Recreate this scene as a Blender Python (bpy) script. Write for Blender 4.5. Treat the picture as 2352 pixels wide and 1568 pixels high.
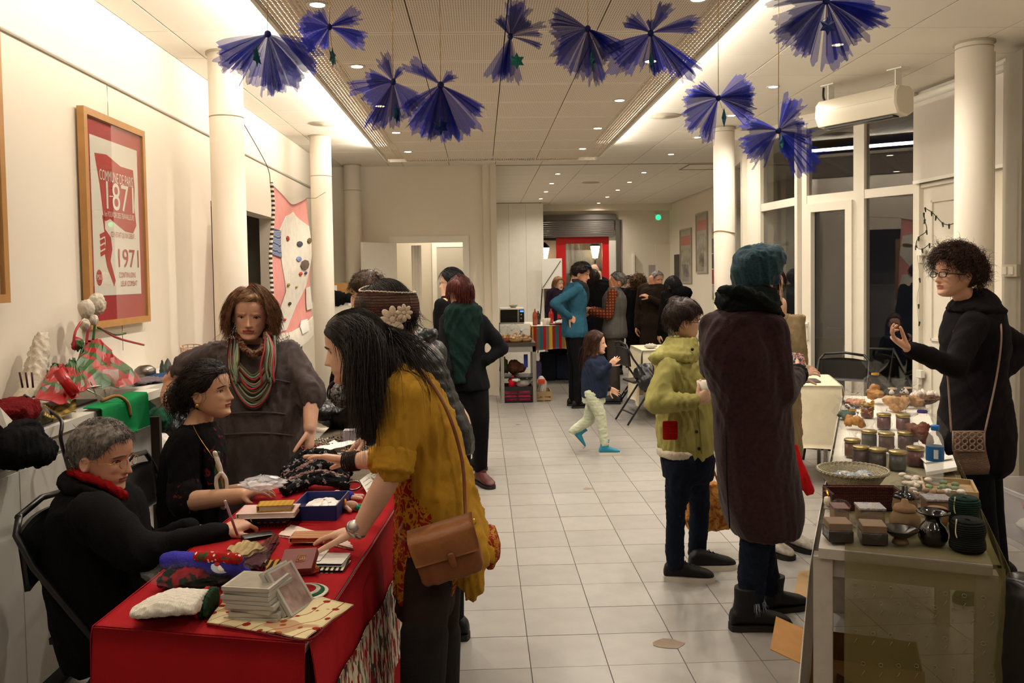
import bpy,math,random
import numpy as np
from mathutils import Vector,Matrix,Euler
for o in list(bpy.data.objects): bpy.data.objects.remove(o)
SC = bpy.context.scene;COL = SC.collection
PI = math.pi
# ---------------------------------------------------------------- camera
F = 1960.0;CX = 1176.0;CY = 712.0;CAMH = 1.58
_yc = np.array([-71,79,F]);_yc /= np.linalg.norm(_yc)
_v = np.array([-0.017,1,0.]);_zc = _v-(_v@_yc)*_yc;_zc /= np.linalg.norm(_zc)
_xc = np.cross(_zc,_yc)
_M = np.stack([_xc,_yc,_zc],1)
cd = bpy.data.cameras.new('camera');cam = bpy.data.objects.new('camera',cd);COL.objects.link(cam)
cd.sensor_width = 36;cd.sensor_fit = 'HORIZONTAL';cd.lens = F/2352*36
cd.shift_y = -(784-CY)/2352;cd.clip_start = .05;cd.clip_end = 100
_R = _M.T@np.diag([1,1,-1])       # camera axes (right, up, back) in world
m4 = Matrix.Identity(4)
for i in range(3):
    for j in range(3): m4[i][j] = float(_R[i][j])
m4[2][3] = CAMH
cam.matrix_world = m4
SC.camera = cam
# ---------------------------------------------------------------- world, exposure, light
SC.view_settings.view_transform = 'Standard';SC.view_settings.look = 'None'
SC.view_settings.gamma = 1;SC.view_settings.use_curve_mapping = False
SC.view_settings.exposure = 0.68
W = bpy.data.worlds.new('night');SC.world = W;W.use_nodes = True
W.node_tree.nodes['Background'].inputs[0].default_value = (.006,.006,.008,1)
W.node_tree.nodes['Background'].inputs[1].default_value = 1.0
WARM = (1.0,.91,.78)
DOWN_W = 40.0          # strength of one ceiling downlight
DOWN_W2 = 36.0
def area_light(name,loc,rot,sx,sy,power,col=WARM):
    l = bpy.data.lights.new(name,'AREA');l.shape = 'RECTANGLE';l.size = sx;l.size_y = sy
    l.energy = power;l.color = col
    o = bpy.data.objects.new(name,l);COL.objects.link(o);o.location = loc;o.rotation_euler = rot
    return o
# cove strips lying on top of the hung perforated ceiling, throwing light outward and up
area_light('cove_light',(-1.06,5.2,2.925),(0,math.radians(128),0),.05,8.6,66,(1,.90,.76))
area_light('cove_light',(1.36,5.2,2.925),(0,math.radians(-128),0),.05,8.6,32,(1,.90,.76))
# ---------------------------------------------------------------- helpers
def ray(x,y): return _M.T@np.array([x-CX,CY-y,F])
def atY(x,y,Y): d = ray(x,y);return np.array([0,0,CAMH])+d*Y/d[1]
def atZ(x,y,Z): d = ray(x,y);return np.array([0,0,CAMH])+d*(Z-CAMH)/d[2]
def atX(x,y,X): d = ray(x,y);return np.array([0,0,CAMH])+d*X/d[0]
def proj(p):
    c = _M@(np.array(p,float)-[0,0,CAMH]);return CX+F*c[0]/c[2],CY-F*c[1]/c[2]
def nrm(v): v = np.asarray(v,float);return v/max(1e-9,np.linalg.norm(v))
def A(*a): return np.array(a,float)
def lin(h):
    if isinstance(h,(tuple,list)): return tuple(h[:3])
    r = []
    for i in (0,2,4):
        c = int(h[i:i+2],16)/255;r.append(c/12.92 if c <= .04045 else ((c+.055)/1.055)**2.4)
    return tuple(r)
MATS = {}
class NT:
    def __init__(s,name):
        s.m = bpy.data.materials.new(name);s.m.use_nodes = True;s.t = s.m.node_tree;s.n = s.t.nodes;s.l = s.t.links
        s.b = s.n['Principled BSDF'];s.out = s.n['Material Output'];s.tc = None
    def co(s,which='Object',scale=(1,1,1),rot=(0,0,0),loc=(0,0,0)):
        if not s.tc: s.tc = s.n.new('ShaderNodeTexCoord')
        mp = s.n.new('ShaderNodeMapping');s.l.new(s.tc.outputs[which],mp.inputs[0])
        mp.inputs['Scale'].default_value = scale;mp.inputs['Rotation'].default_value = rot;mp.inputs['Location'].default_value = loc
        return mp.outputs[0]
    def noise(s,vec,scale,detail=3,dist=0,rough=.5):
        n = s.n.new('ShaderNodeTexNoise');s.l.new(vec,n.inputs['Vector']);n.inputs['Scale'].default_value = scale
        n.inputs['Detail'].default_value = detail;n.inputs['Distortion'].default_value = dist;n.inputs['Roughness'].default_value = rough
        return n.outputs['Fac']
    def vor(s,vec,scale,out='Distance',feature='F1',rnd=1):
        n = s.n.new('ShaderNodeTexVoronoi');s.l.new(vec,n.inputs['Vector']);n.feature = feature
        n.inputs['Scale'].default_value = scale;n.inputs['Randomness'].default_value = rnd
        return n.outputs[out]
    def wave(s,vec,scale,dist=0,axis='X',kind='BANDS',dscale=1,detail=2):
        n = s.n.new('ShaderNodeTexWave');s.l.new(vec,n.inputs['Vector']);n.wave_type = kind
        if kind == 'BANDS': n.bands_direction = axis
        else: n.rings_direction = axis
        n.inputs['Scale'].default_value = scale;n.inputs['Distortion'].default_value = dist
        n.inputs['Detail Scale'].default_value = dscale;n.inputs['Detail'].default_value = detail
        return n.outputs['Fac']
    def ramp(s,fac,stops,const=False):
        r = s.n.new('ShaderNodeValToRGB');s.l.new(fac,r.inputs[0]);e = r.color_ramp.elements
        if const: r.color_ramp.interpolation = 'CONSTANT'
        while len(e) < len(stops): e.new(.5)
        for i,(p,c) in enumerate(stops):
            e[i].position = p;c = lin(c) if isinstance(c,(str,tuple)) else (c,c,c);e[i].color = (*c,1)
        return r.outputs[0]
    def math(s,op,a,b=None,clamp=False):
        n = s.n.new('ShaderNodeMath');n.operation = op;n.use_clamp = clamp
        for i,v in enumerate((a,b)):
            if v is None: continue
            if isinstance(v,(int,float)): n.inputs[i].default_value = v
            else: s.l.new(v,n.inputs[i])
        return n.outputs[0]
    def mix(s,fac,a,b,mode='MIX'):
        n = s.n.new('ShaderNodeMix');n.data_type = 'RGBA';n.blend_type = mode
        for i,v in ((0,fac),(6,a),(7,b)):
            if isinstance(v,(int,float)) and i == 0: n.inputs[0].default_value = v
            elif isinstance(v,(str,tuple)): n.inputs[i].default_value = (*lin(v),1)
            else: s.l.new(v,n.inputs[i])
        return n.outputs[2]
    def sep(s,vec):
        n = s.n.new('ShaderNodeSeparateXYZ');s.l.new(vec,n.inputs[0]);return n.outputs
    def base(s,c):
        if isinstance(c,(str,tuple)): s.b.inputs['Base Color'].default_value = (*lin(c),1)
        else: s.l.new(c,s.b.inputs['Base Color'])
    def bump(s,h,strength=.3,dist=.01):
        n = s.n.new('ShaderNodeBump');s.l.new(h,n.inputs['Height']);n.inputs['Strength'].default_value = strength
        n.inputs['Distance'].default_value = dist;s.l.new(n.outputs[0],s.b.inputs['Normal'])
    def set(s,rough=.6,spec=.4,metal=0,alpha=None,trans=0,emit=None,es=0,sheen=0,ior=None):
        b = s.b.inputs;b['Roughness'].default_value = rough;b['Specular IOR Level'].default_value = spec;b['Metallic'].default_value = metal
        b['Transmission Weight'].default_value = trans;b['Sheen Weight'].default_value = sheen
        if ior: b['IOR'].default_value = ior
        if alpha is not None:
            if isinstance(alpha,(int,float)): b['Alpha'].default_value = alpha
            else: s.l.new(alpha,b['Alpha'])
        if emit is not None: b['Emission Color'].default_value = (*lin(emit),1);b['Emission Strength'].default_value = es
        return s.m
def mat(name,col,rough=.6,spec=.4,metal=0,var=0,vs=8,bump=0,bs=200,bd=.004,**k):
    """plain procedural material: slight colour mottling and a fine relief"""
    if name in MATS: return MATS[name]
    t = NT(name);c = lin(col)
    if var:
        n = t.noise(t.co(),vs,4)
        dk = tuple(x*(1-var) for x in c);lt = tuple(min(1,x*(1+var)) for x in c)
        t.base(t.ramp(n,[(.3,dk),(.7,lt)]))
    else: t.base(c)
    if bump: t.bump(t.noise(t.co(),bs,3),bump,bd)
    MATS[name] = t.set(rough,spec,metal,**k);return MATS[name]
def fabric(name,col,bump=.35,bs=260,var=.12,rough=.9,weave=True,wr=0):
    if name in MATS: return MATS[name]
    t = NT(name);c = lin(col);n = t.noise(t.co(),14,5)
    t.base(t.ramp(n,[(.3,tuple(x*(1-var) for x in c)),(.7,tuple(min(1,x*(1+var)) for x in c))]))
    h = t.noise(t.co(),bs,2)
    if wr: h = t.math('ADD',t.math('MULTIPLY',h,.25),t.math('MULTIPLY',t.noise(t.co(scale=(1,1,.45)),wr,3,1.2),1.5))
    t.bump(h,bump,.006);MATS[name] = t.set(rough,.12);return MATS[name]
def stripes(name,cols,scale,axis='X',which='Object',rot=(0,0,0),rough=.85,bump=.2):
    if name in MATS: return MATS[name]
    t = NT(name);co = t.co(which,(scale,)*3,rot);v = t.sep(co)['XYZ'.index(axis)]
    f = t.math('FRACT',v);k = len(cols)
    t.base(t.ramp(f,[(i/k,c) for i,c in enumerate(cols)],True));t.bump(t.noise(t.co(),300,2),bump,.004)
    MATS[name] = t.set(rough,.2);return MATS[name]

class MB:
    """collects shapes given in world coordinates; build() links them as one mesh object"""
    def __init__(s): s.v = [];s.f = [];s.m = [];s.k = 0
    def add(s,v,f,mi=0):
        v = np.asarray(v,float);k = s.k;s.v.append(v);s.k += len(v)
        for q in f: s.f.append([int(i)+k for i in q])
        if isinstance(mi,int): s.m += [mi]*len(f)
        else: s.m += [int(i) for i in mi]
        return s
    def merge(s,o,mi=None):
        k = s.k
        for v in o.v: s.v.append(v);s.k += len(v)
        for q in o.f: s.f.append([i+k for i in q])
        s.m += o.m if mi is None else [mi]*len(o.m);return s
    def obox(s,c,x,y,z,mi=0):
        """box with centre c and half-extent vectors x, y, z"""
        c,x,y,z = (np.asarray(q,float) for q in (c,x,y,z))
        v = [c+a*x+b*y+d*z for a,b,d in ((-1,-1,-1),(1,-1,-1),(1,1,-1),(-1,1,-1),(-1,-1,1),(1,-1,1),(1,1,1),(-1,1,1))]
        f = [(0,3,2,1),(4,5,6,7),(0,1,5,4),(1,2,6,5),(2,3,7,6),(3,0,4,7)]
        if np.dot(np.cross(x,y),z) < 0: f = [q[::-1] for q in f]
        return s.add(v,f,mi)
    def box(s,x0,x1,y0,y1,z0,z1,mi=0):
        return s.obox(((x0+x1)/2,(y0+y1)/2,(z0+z1)/2),((x1-x0)/2,0,0),(0,(y1-y0)/2,0),(0,0,(z1-z0)/2),mi)
    def rbox(s,c,x,y,z,r,mi=0,n=3):
        """box with rounded vertical (z) edges"""
        c,x,y,z = (np.asarray(q,float) for q in (c,x,y,z));lx,ly = np.linalg.norm(x),np.linalg.norm(y);ux,uy = x/lx,y/ly
        r = min(r,lx*.99,ly*.99);pts = []
        for q,(sx,sy) in enumerate(((1,1),(-1,1),(-1,-1),(1,-1))):
            for i in range(n+1):
                a = q*PI/2+i/n*PI/2
                pts.append(ux*(sx*(lx-r)+r*math.cos(a))+uy*(sy*(ly-r)+r*math.sin(a)))
        k = len(pts);lz = np.linalg.norm(z);e = min(r*.4,lz*.5)/lz
        rings = [[c+p*(1-.35*r/lx)-z for p in pts],[c+p-z*(1-e) for p in pts],[c+p+z*(1-e) for p in pts],[c+p*(1-.35*r/lx)+z for p in pts]]
        return s.rings(rings,mi)
    def rings(s,rings,mi=0,cap=True,close=True):
        n = len(rings[0]);m = len(rings);v = np.concatenate([np.asarray(r,float) for r in rings]);f = []
        for i in range(m-1):
            for j in range(n if close else n-1):
                a = i*n+j;b = i*n+(j+1) % n;f.append((a,b,b+n,a+n))
        if close:
            if cap: f.append(tuple(range(n))[::-1]);f.append(tuple(range((m-1)*n,m*n)))
            q = v-v.mean(0);a4 = np.array([x for x in f if len(x) == 4])   # keep faces pointing outward
            if len(a4) and np.sum(np.cross(q[a4[:,2]]-q[a4[:,0]],q[a4[:,3]]-q[a4[:,1]])*(q[a4].mean(1))) < 0: f = [x[::-1] for x in f]
        return s.add(v,f,mi)
    def loft(s,secs,n=24,p=2.0,mi=0,cap=True):
        """secs: (centre, half-axis a, half-axis b[, exponent])"""
        t = np.linspace(0,2*PI,n,endpoint=False);R = []
        for q in secs:
            c,a,b = (np.asarray(w,float) for w in q[:3]);e = q[3] if len(q) > 3 else p
            ct,st = np.cos(t),np.sin(t);ca = np.sign(ct)*abs(ct)**(2/e);sa = np.sign(st)*abs(st)**(2/e)
            R.append(c+ca[:,None]*a+sa[:,None]*b)
        return s.rings(R,mi,cap)
    def tube(s,pts,r,n=8,mi=0,cap=True,flat=1.0):
        pts = np.asarray(pts,float);m = len(pts);r = np.full(m,r,float) if np.isscalar(r) else np.asarray(r,float)
        T = np.gradient(pts,axis=0);T /= np.maximum(1e-9,np.linalg.norm(T,axis=1))[:,None]
        up = A(0,0,1) if abs(T[0][2]) < .9 else A(1,0,0);a = nrm(np.cross(T[0],up));R = []
        t = np.linspace(0,2*PI,n,endpoint=False)
        for i in range(m):
            a = nrm(a-np.dot(a,T[i])*T[i]);b = np.cross(T[i],a)*flat
            R.append(pts[i]+r[i]*(np.cos(t)[:,None]*a+np.sin(t)[:,None]*b))
        return s.rings(R,mi,cap)
    def cap(s,p0,r0,p1,r1,n=14,mi=0):
        """tapered capsule"""
        p0,p1 = np.asarray(p0,float),np.asarray(p1,float);d = p1-p0;L = np.linalg.norm(d);d = d/max(L,1e-6)
        P = [];R = []
        for a in (-.98,-.8,-.5,0): P.append(p0+d*r0*a);R.append(r0*math.sqrt(1-a*a))
        for a in (0,.5,.8,.98): P.append(p1+d*r1*a);R.append(r1*math.sqrt(1-a*a))
        return s.tube(P,R,n,mi)
    def chain(s,pts,rs,n=14,mi=0):
        for i in range(len(pts)-1): s.cap(pts[i],rs[i],pts[i+1],rs[i+1],n,mi)
        return s
    def ell(s,c,a,b,d,n=20,mi=0,e=2.0):
        """ellipsoid with half-axis vectors a, b, d"""
        c,a,b,d = (np.asarray(q,float) for q in (c,a,b,d));k = max(6,n//2)
        S = []
        for i in range(k+1):
            ph = -PI/2+PI*(i+.0)/k;ph = max(-PI/2+.03,min(PI/2-.03,ph));S.append((c+d*math.sin(ph),a*math.cos(ph),b*math.cos(ph),e))
        return s.loft(S,n,mi=mi)
    def lathe(s,prof,c,n=24,mi=0,ax=(0,0,1),cap=True):
        c = np.asarray(c,float);ax = nrm(ax);u = nrm(np.cross(ax,(0,1,0.01))) ;w = np.cross(ax,u)
        t = np.linspace(0,2*PI,n,endpoint=False)
        R = [c+ax*z+max(r,1e-4)*(np.cos(t)[:,None]*u+np.sin(t)[:,None]*w) for r,z in prof]
        return s.rings(R,mi,cap)
    def grid(s,P,mi=0,close=False):
        """P: (m, n, 3) points"""
        P = np.asarray(P,float);m,n = P.shape[:2];f = []
        for i in range(m-1):
            for j in range(n if close else n-1):
                a = i*n+j;b = i*n+(j+1) % n;f.append((a,b,b+n,a+n))
        return s.add(P.reshape(-1,3),f,mi)
    def sheet(s,P,th=.002,mi=0):
        """grid given thickness"""
        P = np.asarray(P,float);m,n = P.shape[:2]
        du = np.gradient(P,axis=1);dv = np.gradient(P,axis=0);N = np.cross(du,dv);N /= np.maximum(1e-9,np.linalg.norm(N,axis=2))[...,None]
        a = P+N*th/2;b = P-N*th/2;v = np.concatenate([a.reshape(-1,3),b.reshape(-1,3)]);k = m*n;f = []
        for i in range(m-1):
            for j in range(n-1):
                q = (i*n+j,i*n+j+1,(i+1)*n+j+1,(i+1)*n+j);f.append(q);f.append(tuple(x+k for x in q[::-1]))
        edge = [(0*n+j) for j in range(n)]+[i*n+n-1 for i in range(1,m)]+[(m-1)*n+j for j in range(n-2,-1,-1)]+[i*n for i in range(m-2,0,-1)]
        for i in range(len(edge)):
            x,y = edge[i],edge[(i+1) % len(edge)];f.append((x+k,y+k,y,x)[::-1])
        return s.add(v,f,mi)
    def verts(s): return np.concatenate(s.v) if s.v else np.zeros((0,3))
    def remesh(s,voxel,smooth=4,wr=None,mi=0):
        """union of all closed shapes as one continuous surface; wr=(size, depth, seed) adds cloth folds"""
        me = mesh_of(s.verts(),s.f);o = bpy.data.objects.new('t',me);COL.objects.link(o)
        md = o.modifiers.new('r','REMESH');md.mode = 'VOXEL';md.voxel_size = voxel;md.adaptivity = 0
        dg = bpy.context.evaluated_depsgraph_get();ev = o.evaluated_get(dg);e = ev.to_mesh()
        v = np.empty(len(e.vertices)*3);e.vertices.foreach_get('co',v);v = v.reshape(-1,3)
        nl = len(e.loops);lv = np.empty(nl,int);e.loops.foreach_get('vertex_index',lv)
        ls = np.empty(len(e.polygons),int);e.polygons.foreach_get('loop_start',ls);lt = np.empty(len(e.polygons),int);e.polygons.foreach_get('loop_total',lt)
        ed = np.empty(len(e.edges)*2,int);e.edges.foreach_get('vertices',ed);ed = ed.reshape(-1,2)
        ev.to_mesh_clear();bpy.data.objects.remove(o);bpy.data.meshes.remove(me)
        n = len(v);a,b = ed[:,0],ed[:,1];deg = np.maximum(1,np.bincount(a,minlength=n)+np.bincount(b,minlength=n))
        def lap(q):
            o = np.empty_like(q)
            for k in range(q.shape[1]): o[:,k] = (np.bincount(a,q[b,k],n)+np.bincount(b,q[a,k],n))/deg
            return o
        for i in range(smooth): v = v*.4+lap(v)*.6
        q4 = lt == 4;F4 = lv[ls[q4][:,None]+np.arange(4)] if q4.any() else np.zeros((0,4),int)
        if wr is not None and n:
            N = np.zeros_like(v);c = np.cross(v[F4[:,2]]-v[F4[:,0]],v[F4[:,3]]-v[F4[:,1]])
            for k in range(4):
                for x in range(3): N[:,x] += np.bincount(F4[:,k],c[:,x],n)
            N /= np.maximum(1e-12,np.linalg.norm(N,axis=1))[:,None]
            v = v+N*(folds(v,wr[0],wr[2] if len(wr) > 2 else 0,wr[3] if len(wr) > 3 else (1,1,.5))*wr[1])[:,None]
        s.v = [v];s.k = n;s.f = [list(map(int,lv[x:x+y])) for x,y in zip(ls,lt)] if not q4.all() else F4.tolist();s.m = [mi]*len(s.f)
        return s
    def paint(s,fn):
        """fn(face centres) -> material index per face"""
        V_ = s.verts();c = np.array([V_[q].mean(0) for q in s.f]);s.m = [int(i) for i in fn(c)];return s
    def build(s,name,mats,parent=None,loc=None,smooth=True,**tags):
        if not isinstance(mats,(list,tuple)): mats = [mats]
        v = s.verts()
        if parent is None and loc is None:
            mn,mx = v.min(0),v.max(0);loc = ((mn[0]+mx[0])/2,(mn[1]+mx[1])/2,mn[2])
        org = np.array(wloc(parent)) if parent is not None else np.array(loc,float)
        me = mesh_of(v-org,s.f,name);me.polygons.foreach_set('material_index',s.m)
        me.polygons.foreach_set('use_smooth',[smooth is not False]*len(s.f))
        for m in mats: me.materials.append(m)
        if smooth == 'auto':
            try: me.set_sharp_from_angle(angle=math.radians(40))
            except Exception: pass
        me.update()
        o = bpy.data.objects.new(name,me);COL.objects.link(o)
        if parent is not None: o.parent = parent
        else: o.location = org
        return tag(o,**tags)
def mesh_of(v,f,name='m'):
    me = bpy.data.meshes.new(name);f = f if isinstance(f,list) else list(f)
    me.vertices.add(len(v));me.vertices.foreach_set('co',np.asarray(v,float).ravel())
    tot = [len(q) for q in f];n = sum(tot);me.loops.add(n)
    me.loops.foreach_set('vertex_index',[i for q in f for i in q]);me.polygons.add(len(f))
    st = np.concatenate([[0],np.cumsum(tot)[:-1]]) if f else []
    me.polygons.foreach_set('loop_start',st);me.update(calc_edges=True);return me
def wloc(o):
    p = Vector((0,0,0))
    while o is not None: p += Vector(o.location);o = o.parent
    return p
def tag(o,label=None,cat=None,group=None,kind=None):
    if label: o['label'] = label
    if cat: o['category'] = cat
    if group: o['group'] = group
    if kind: o['kind'] = kind
    return o
def thing(name,label,cat,loc,group=None,rz=0):
    o = bpy.data.objects.new(name,None);COL.objects.link(o);o.location = Vector([float(x) for x in loc]);o.rotation_euler = (0,0,rz)
    o.empty_display_size = .1
    return tag(o,label,cat,group)
def dup(root,loc=None,rz=None,label=None,group=None,scale=None):
    def cp(o,par):
        c = o.copy();COL.objects.link(c)
        if par is not None: c.parent = par
        for ch in KIDS.get(o,o.children): cp(ch,c)
        return c
    r = cp(root,None)
    if loc is not None: r.location = Vector([float(x) for x in loc])
    if rz is not None: r.rotation_euler = (0,0,rz)
    if scale is not None: r.scale = (scale,)*3 if np.isscalar(scale) else scale
    if label: r['label'] = label
    if group: r['group'] = group
    return r
KIDS = {}
def piece(mesh_obj,parent,loc,rz=0,name=None):
    """another piece sharing the mesh of mesh_obj, placed at world loc under parent"""
    c = mesh_obj.copy();COL.objects.link(c);c.parent = parent;c.location = Vector([float(x) for x in loc])-wloc(parent);c.rotation_euler = (0,0,rz)
    return c
def folds(P,size,seed=0,an=(1,1,.5)):
    """smooth pseudo-noise in -1..1, used for cloth folds"""
    rs = np.random.RandomState(seed);P = P*np.array(an)/size;o = np.zeros(len(P))
    W_ = np.stack([np.sin(P@rs.randn(3)*1.3+rs.rand()*6) for _ in range(3)],1)*.9
    Q = P+W_
    for k in range(7):
        d = rs.randn(3);d /= np.linalg.norm(d);fq = 1.6*(1.35**k)
        s_ = np.sin(Q@d*fq*2+rs.rand()*6.28);o += (1-2*abs(s_))*(.75**k)
    return o/2.6
def fnoise(P,size,seed=0):
    rs = np.random.RandomState(seed+77);o = 0
    for k in range(6):
        d = rs.randn(3);d /= np.linalg.norm(d);o = o+np.sin(P@d/size*(1+.35*k)*2.2+rs.rand()*6.28)
    return o/3.2
FONT = None
def text(s,size,org,right,up,m,parent=None,name='lettering',ext=.0006,sx=1.0,arc=0,align='LEFT',fit=None,**tags):
    """flat lettering lying in the plane (right, up) with its baseline starting at org"""
    cu = bpy.data.curves.new('t','FONT');cu.body = s;cu.size = size;cu.align_x = align;cu.resolution_u = 3;cu.extrude = 0
    o = bpy.data.objects.new('t',cu);COL.objects.link(o);dg = bpy.context.evaluated_depsgraph_get()
    e = o.evaluated_get(dg).to_mesh();v = np.empty(len(e.vertices)*3);e.vertices.foreach_get('co',v);v = v.reshape(-1,3)
    f = [tuple(p.vertices) for p in e.polygons];o.evaluated_get(dg).to_mesh_clear();bpy.data.objects.remove(o)
    x = v[:,0]*sx
    if fit: sx = fit/max(1e-6,v[:,0].max()-v[:,0].min());x = (v[:,0]-v[:,0].min())*sx
    right,up = nrm(right),nrm(up);nn = np.cross(right,up)
    y = v[:,1]+arc*(x**2)
    P = np.asarray(org,float)+x[:,None]*right+y[:,None]*up+nn*ext
    b = MB();b.add(P,f);return b.build(name,m,parent,smooth=False,**tags)
def flatpoly(b,pts,n,th=.001,mi=0):
    """closed outline (3-D points) given a little thickness along n"""
    pts = np.asarray(pts,float);n = nrm(n)*th/2;k = len(pts)
    v = np.concatenate([pts+n,pts-n]);f = [tuple(range(k)),tuple(range(2*k-1,k-1,-1))]
    for i in range(k): j = (i+1) % k;f.append((i,i+k,j+k,j))
    b.add(v,f,mi)
def smoothpath(pts,n=24):
    pts = np.asarray(pts,float);m = len(pts);t = np.linspace(0,m-1,n);o = []
    for q in t:
        i = min(int(q),m-2);u = q-i;p0 = pts[max(i-1,0)];p1 = pts[i];p2 = pts[i+1];p3 = pts[min(i+2,m-1)]
        o.append(.5*((2*p1)+(-p0+p2)*u+(2*p0-5*p1+4*p2-p3)*u*u+(-p0+3*p1-3*p2+p3)*u**3))
    return np.array(o)
# ---------------------------------------------------------------- materials of the room
CEIL = 3.03;SOF = 2.85
def wallmat(name,c,bump=.08):
    t = NT(name);n = t.noise(t.co(),1.3,4);cc = lin(c)
    t.base(t.ramp(n,[(.3,tuple(x*.97 for x in cc)),(.7,cc)]));t.bump(t.noise(t.co(),160,3),bump,.003);return t.set(.7,.25)
M_wall = wallmat('cream_wall','ebe2d3');M_wall2 = wallmat('far_wall','e3dac8');M_ceil = wallmat('ceiling_tile_white','ece6da',.15)
M_col = wallmat('column_paint','ede4d5');M_white = mat('white_paint','ece8dd',.45,.4,var=.02);M_frame = mat('window_frame_white','dfd8c9',.4,.4,var=.02)
M_grout = mat('grout','6f675d',.9,.1);M_metalw = mat('ceiling_rail','d8cfc2',.5,.3);M_dark = mat('dark_gap','17130f',.9,.1)
M_tan = mat('socket_beige','cfc5b0',.5)
t = NT('floor_tile');n = t.noise(t.co('Generated' if False else 'Object'),9,5)
oi = t.n.new('ShaderNodeObjectInfo')
b1 = t.ramp(oi.outputs['Random'],[(0,'9c9791'),(1,'a5a09a')]);b2 = t.ramp(n,[(.3,'eeeeee'),(.75,'ffffff')])
t.base(t.mix(1.0,b1,b2,'MULTIPLY'));t.bump(t.noise(t.co(),60,3),.05,.002);M_tile = t.set(.33,.45)
# perforated acoustic panel: rows of slots, the slots are holes
t = NT('perforated_panel');c = t.co('Object');x,y,z = t.sep(c)
fx = t.math('FRACT',t.math('MULTIPLY',x,1/.0122));fy = t.math('FRACT',t.math('MULTIPLY',y,1/.0245))
hx = t.math('LESS_THAN',t.math('ABSOLUTE',t.math('SUBTRACT',fx,.5)),.2)
hy = t.math('LESS_THAN',t.math('ABSOLUTE',t.math('SUBTRACT',fy,.5)),.30)
inx = t.math('LESS_THAN',t.math('ABSOLUTE',x),.262);iny = t.math('LESS_THAN',t.math('ABSOLUTE',y),.27)
hole = t.math('MULTIPLY',t.math('MULTIPLY',hx,hy),t.math('MULTIPLY',inx,iny))
t.base(t.mix(t.math('MULTIPLY',hole,1.0),'e2d8c8','a3927b'));t.bump(t.math('SUBTRACT',1,hole),.25,.003);M_perf = t.set(.7,.2)
t = NT('perforated_border');c = t.co('Object');x,y,z = t.sep(c)
fx = t.math('FRACT',t.math('MULTIPLY',x,1/.0235));fy = t.math('FRACT',t.math('MULTIPLY',y,1/.046))
hole = t.math('MULTIPLY',t.math('LESS_THAN',t.math('ABSOLUTE',t.math('SUBTRACT',fx,.5)),.25),t.math('LESS_THAN',t.math('ABSOLUTE',t.math('SUBTRACT',fy,.5)),.36))
t.base('d9cdb9');M_perfb = t.set(.7,.2,alpha=t.math('SUBTRACT',1,hole))
# window glass at night: clear pane with a strong mirror image of the lit room
def glass(name,tint=(1,1,1),mir=.05):
    t = NT(name);tr = t.n.new('ShaderNodeBsdfTransparent');tr.inputs[0].default_value = (*tint,1)
    gl = t.n.new('ShaderNodeBsdfGlossy');gl.inputs['Roughness'].default_value = .0
    lw = t.n.new('ShaderNodeLayerWeight');lw.inputs[0].default_value = .5
    f = t.math('ADD',t.math('MULTIPLY',t.math('POWER',lw.outputs['Facing'],5),.95),mir,True)
    mx = t.n.new('ShaderNodeMixShader');t.l.new(f,mx.inputs[0]);t.l.new(tr.outputs[0],mx.inputs[1]);t.l.new(gl.outputs[0],mx.inputs[2])
    t.l.new(mx.outputs[0],t.out.inputs[0]);return t.m
M_glass = glass('window_glass',(.8,.8,.78),.10);M_pglass = glass('picture_glass',(1,1,1),.03)
def structure(name,b,m,parent=None,smooth=False,**k):
    return b.build(name,m,parent,smooth=smooth,**(dict(kind='structure') if parent is None else {}),**k)

# ---------------------------------------------------------------- floor
TX,TY = .313,.3035;X0,Y0 = .174-TX*12,3.37-TY*20
floor = structure('floor',MB().box(-2.1,5.2,-3,18.6,-.06,-.006),M_grout)
tiles = []
for i in range(24):
    for j in range(71):
        x,y = X0+(i+.5)*TX,Y0+(j+.5)*TY
        if x < -2.1 or x > 4.6 or y < -2.9 or y > 18.3: continue
        vis = 99
        if y > 2.4:
            px,py = proj((x,y,0))
            if -60 < px < 2400 and py < 1680: vis = y+(.8 if x < -.3 else 0)+(1.2 if x > 1.3 and y < 5 else 0)
        tiles.append((vis,x,y))
tiles.sort();rt = random.Random(4)
proto = None
for k,(vis,x,y) in enumerate(tiles[:290]):
    if proto is None:
        proto = structure('floor_tile',MB().box(x-TX/2+.0018,x+TX/2-.0018,y-TY/2+.0018,y+TY/2-.0018,-.008,0),M_tile,floor)
        px0,py0 = x,y
        me = proto.data;base0 = np.array([(v.co.x-x+wloc(floor).x,v.co.y-y+wloc(floor).y,v.co.z+wloc(floor).z) for v in me.vertices])
        for v,q in zip(me.vertices,base0): v.co = q
        proto.location = Vector((x,y,0))-wloc(floor)
    else: piece(proto,floor,(x,y,rt.uniform(-.0004,.0004)))
b = MB()
for vis,x,y in tiles[290:]: b.box(x-TX/2+.0018,x+TX/2-.0018,y-TY/2+.0018,y+TY/2-.0018,-.008,0)
tag(b.build('floor_tile',M_tile,floor,smooth=False),kind='stuff')
b = MB()  # worn patches and small stains trodden into the tiles
for px,py,r in ((1535,1478,.05),(1350,1122,.03),(1190,975,.02)):
    c = atZ(px,py,0);n = 11;ang = np.linspace(0,2*PI,n,endpoint=False)
    flatpoly(b,[(c[0]+r*1.3*math.cos(a)*(.7+.5*rt.random()),c[1]+r*math.sin(a)*(.7+.5*rt.random()),.0012) for a in ang],(0,0,1),.001)
b.build('floor_stain',mat('stain','8a7a69',.8,.2,var=.2),floor,smooth=False)

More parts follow.
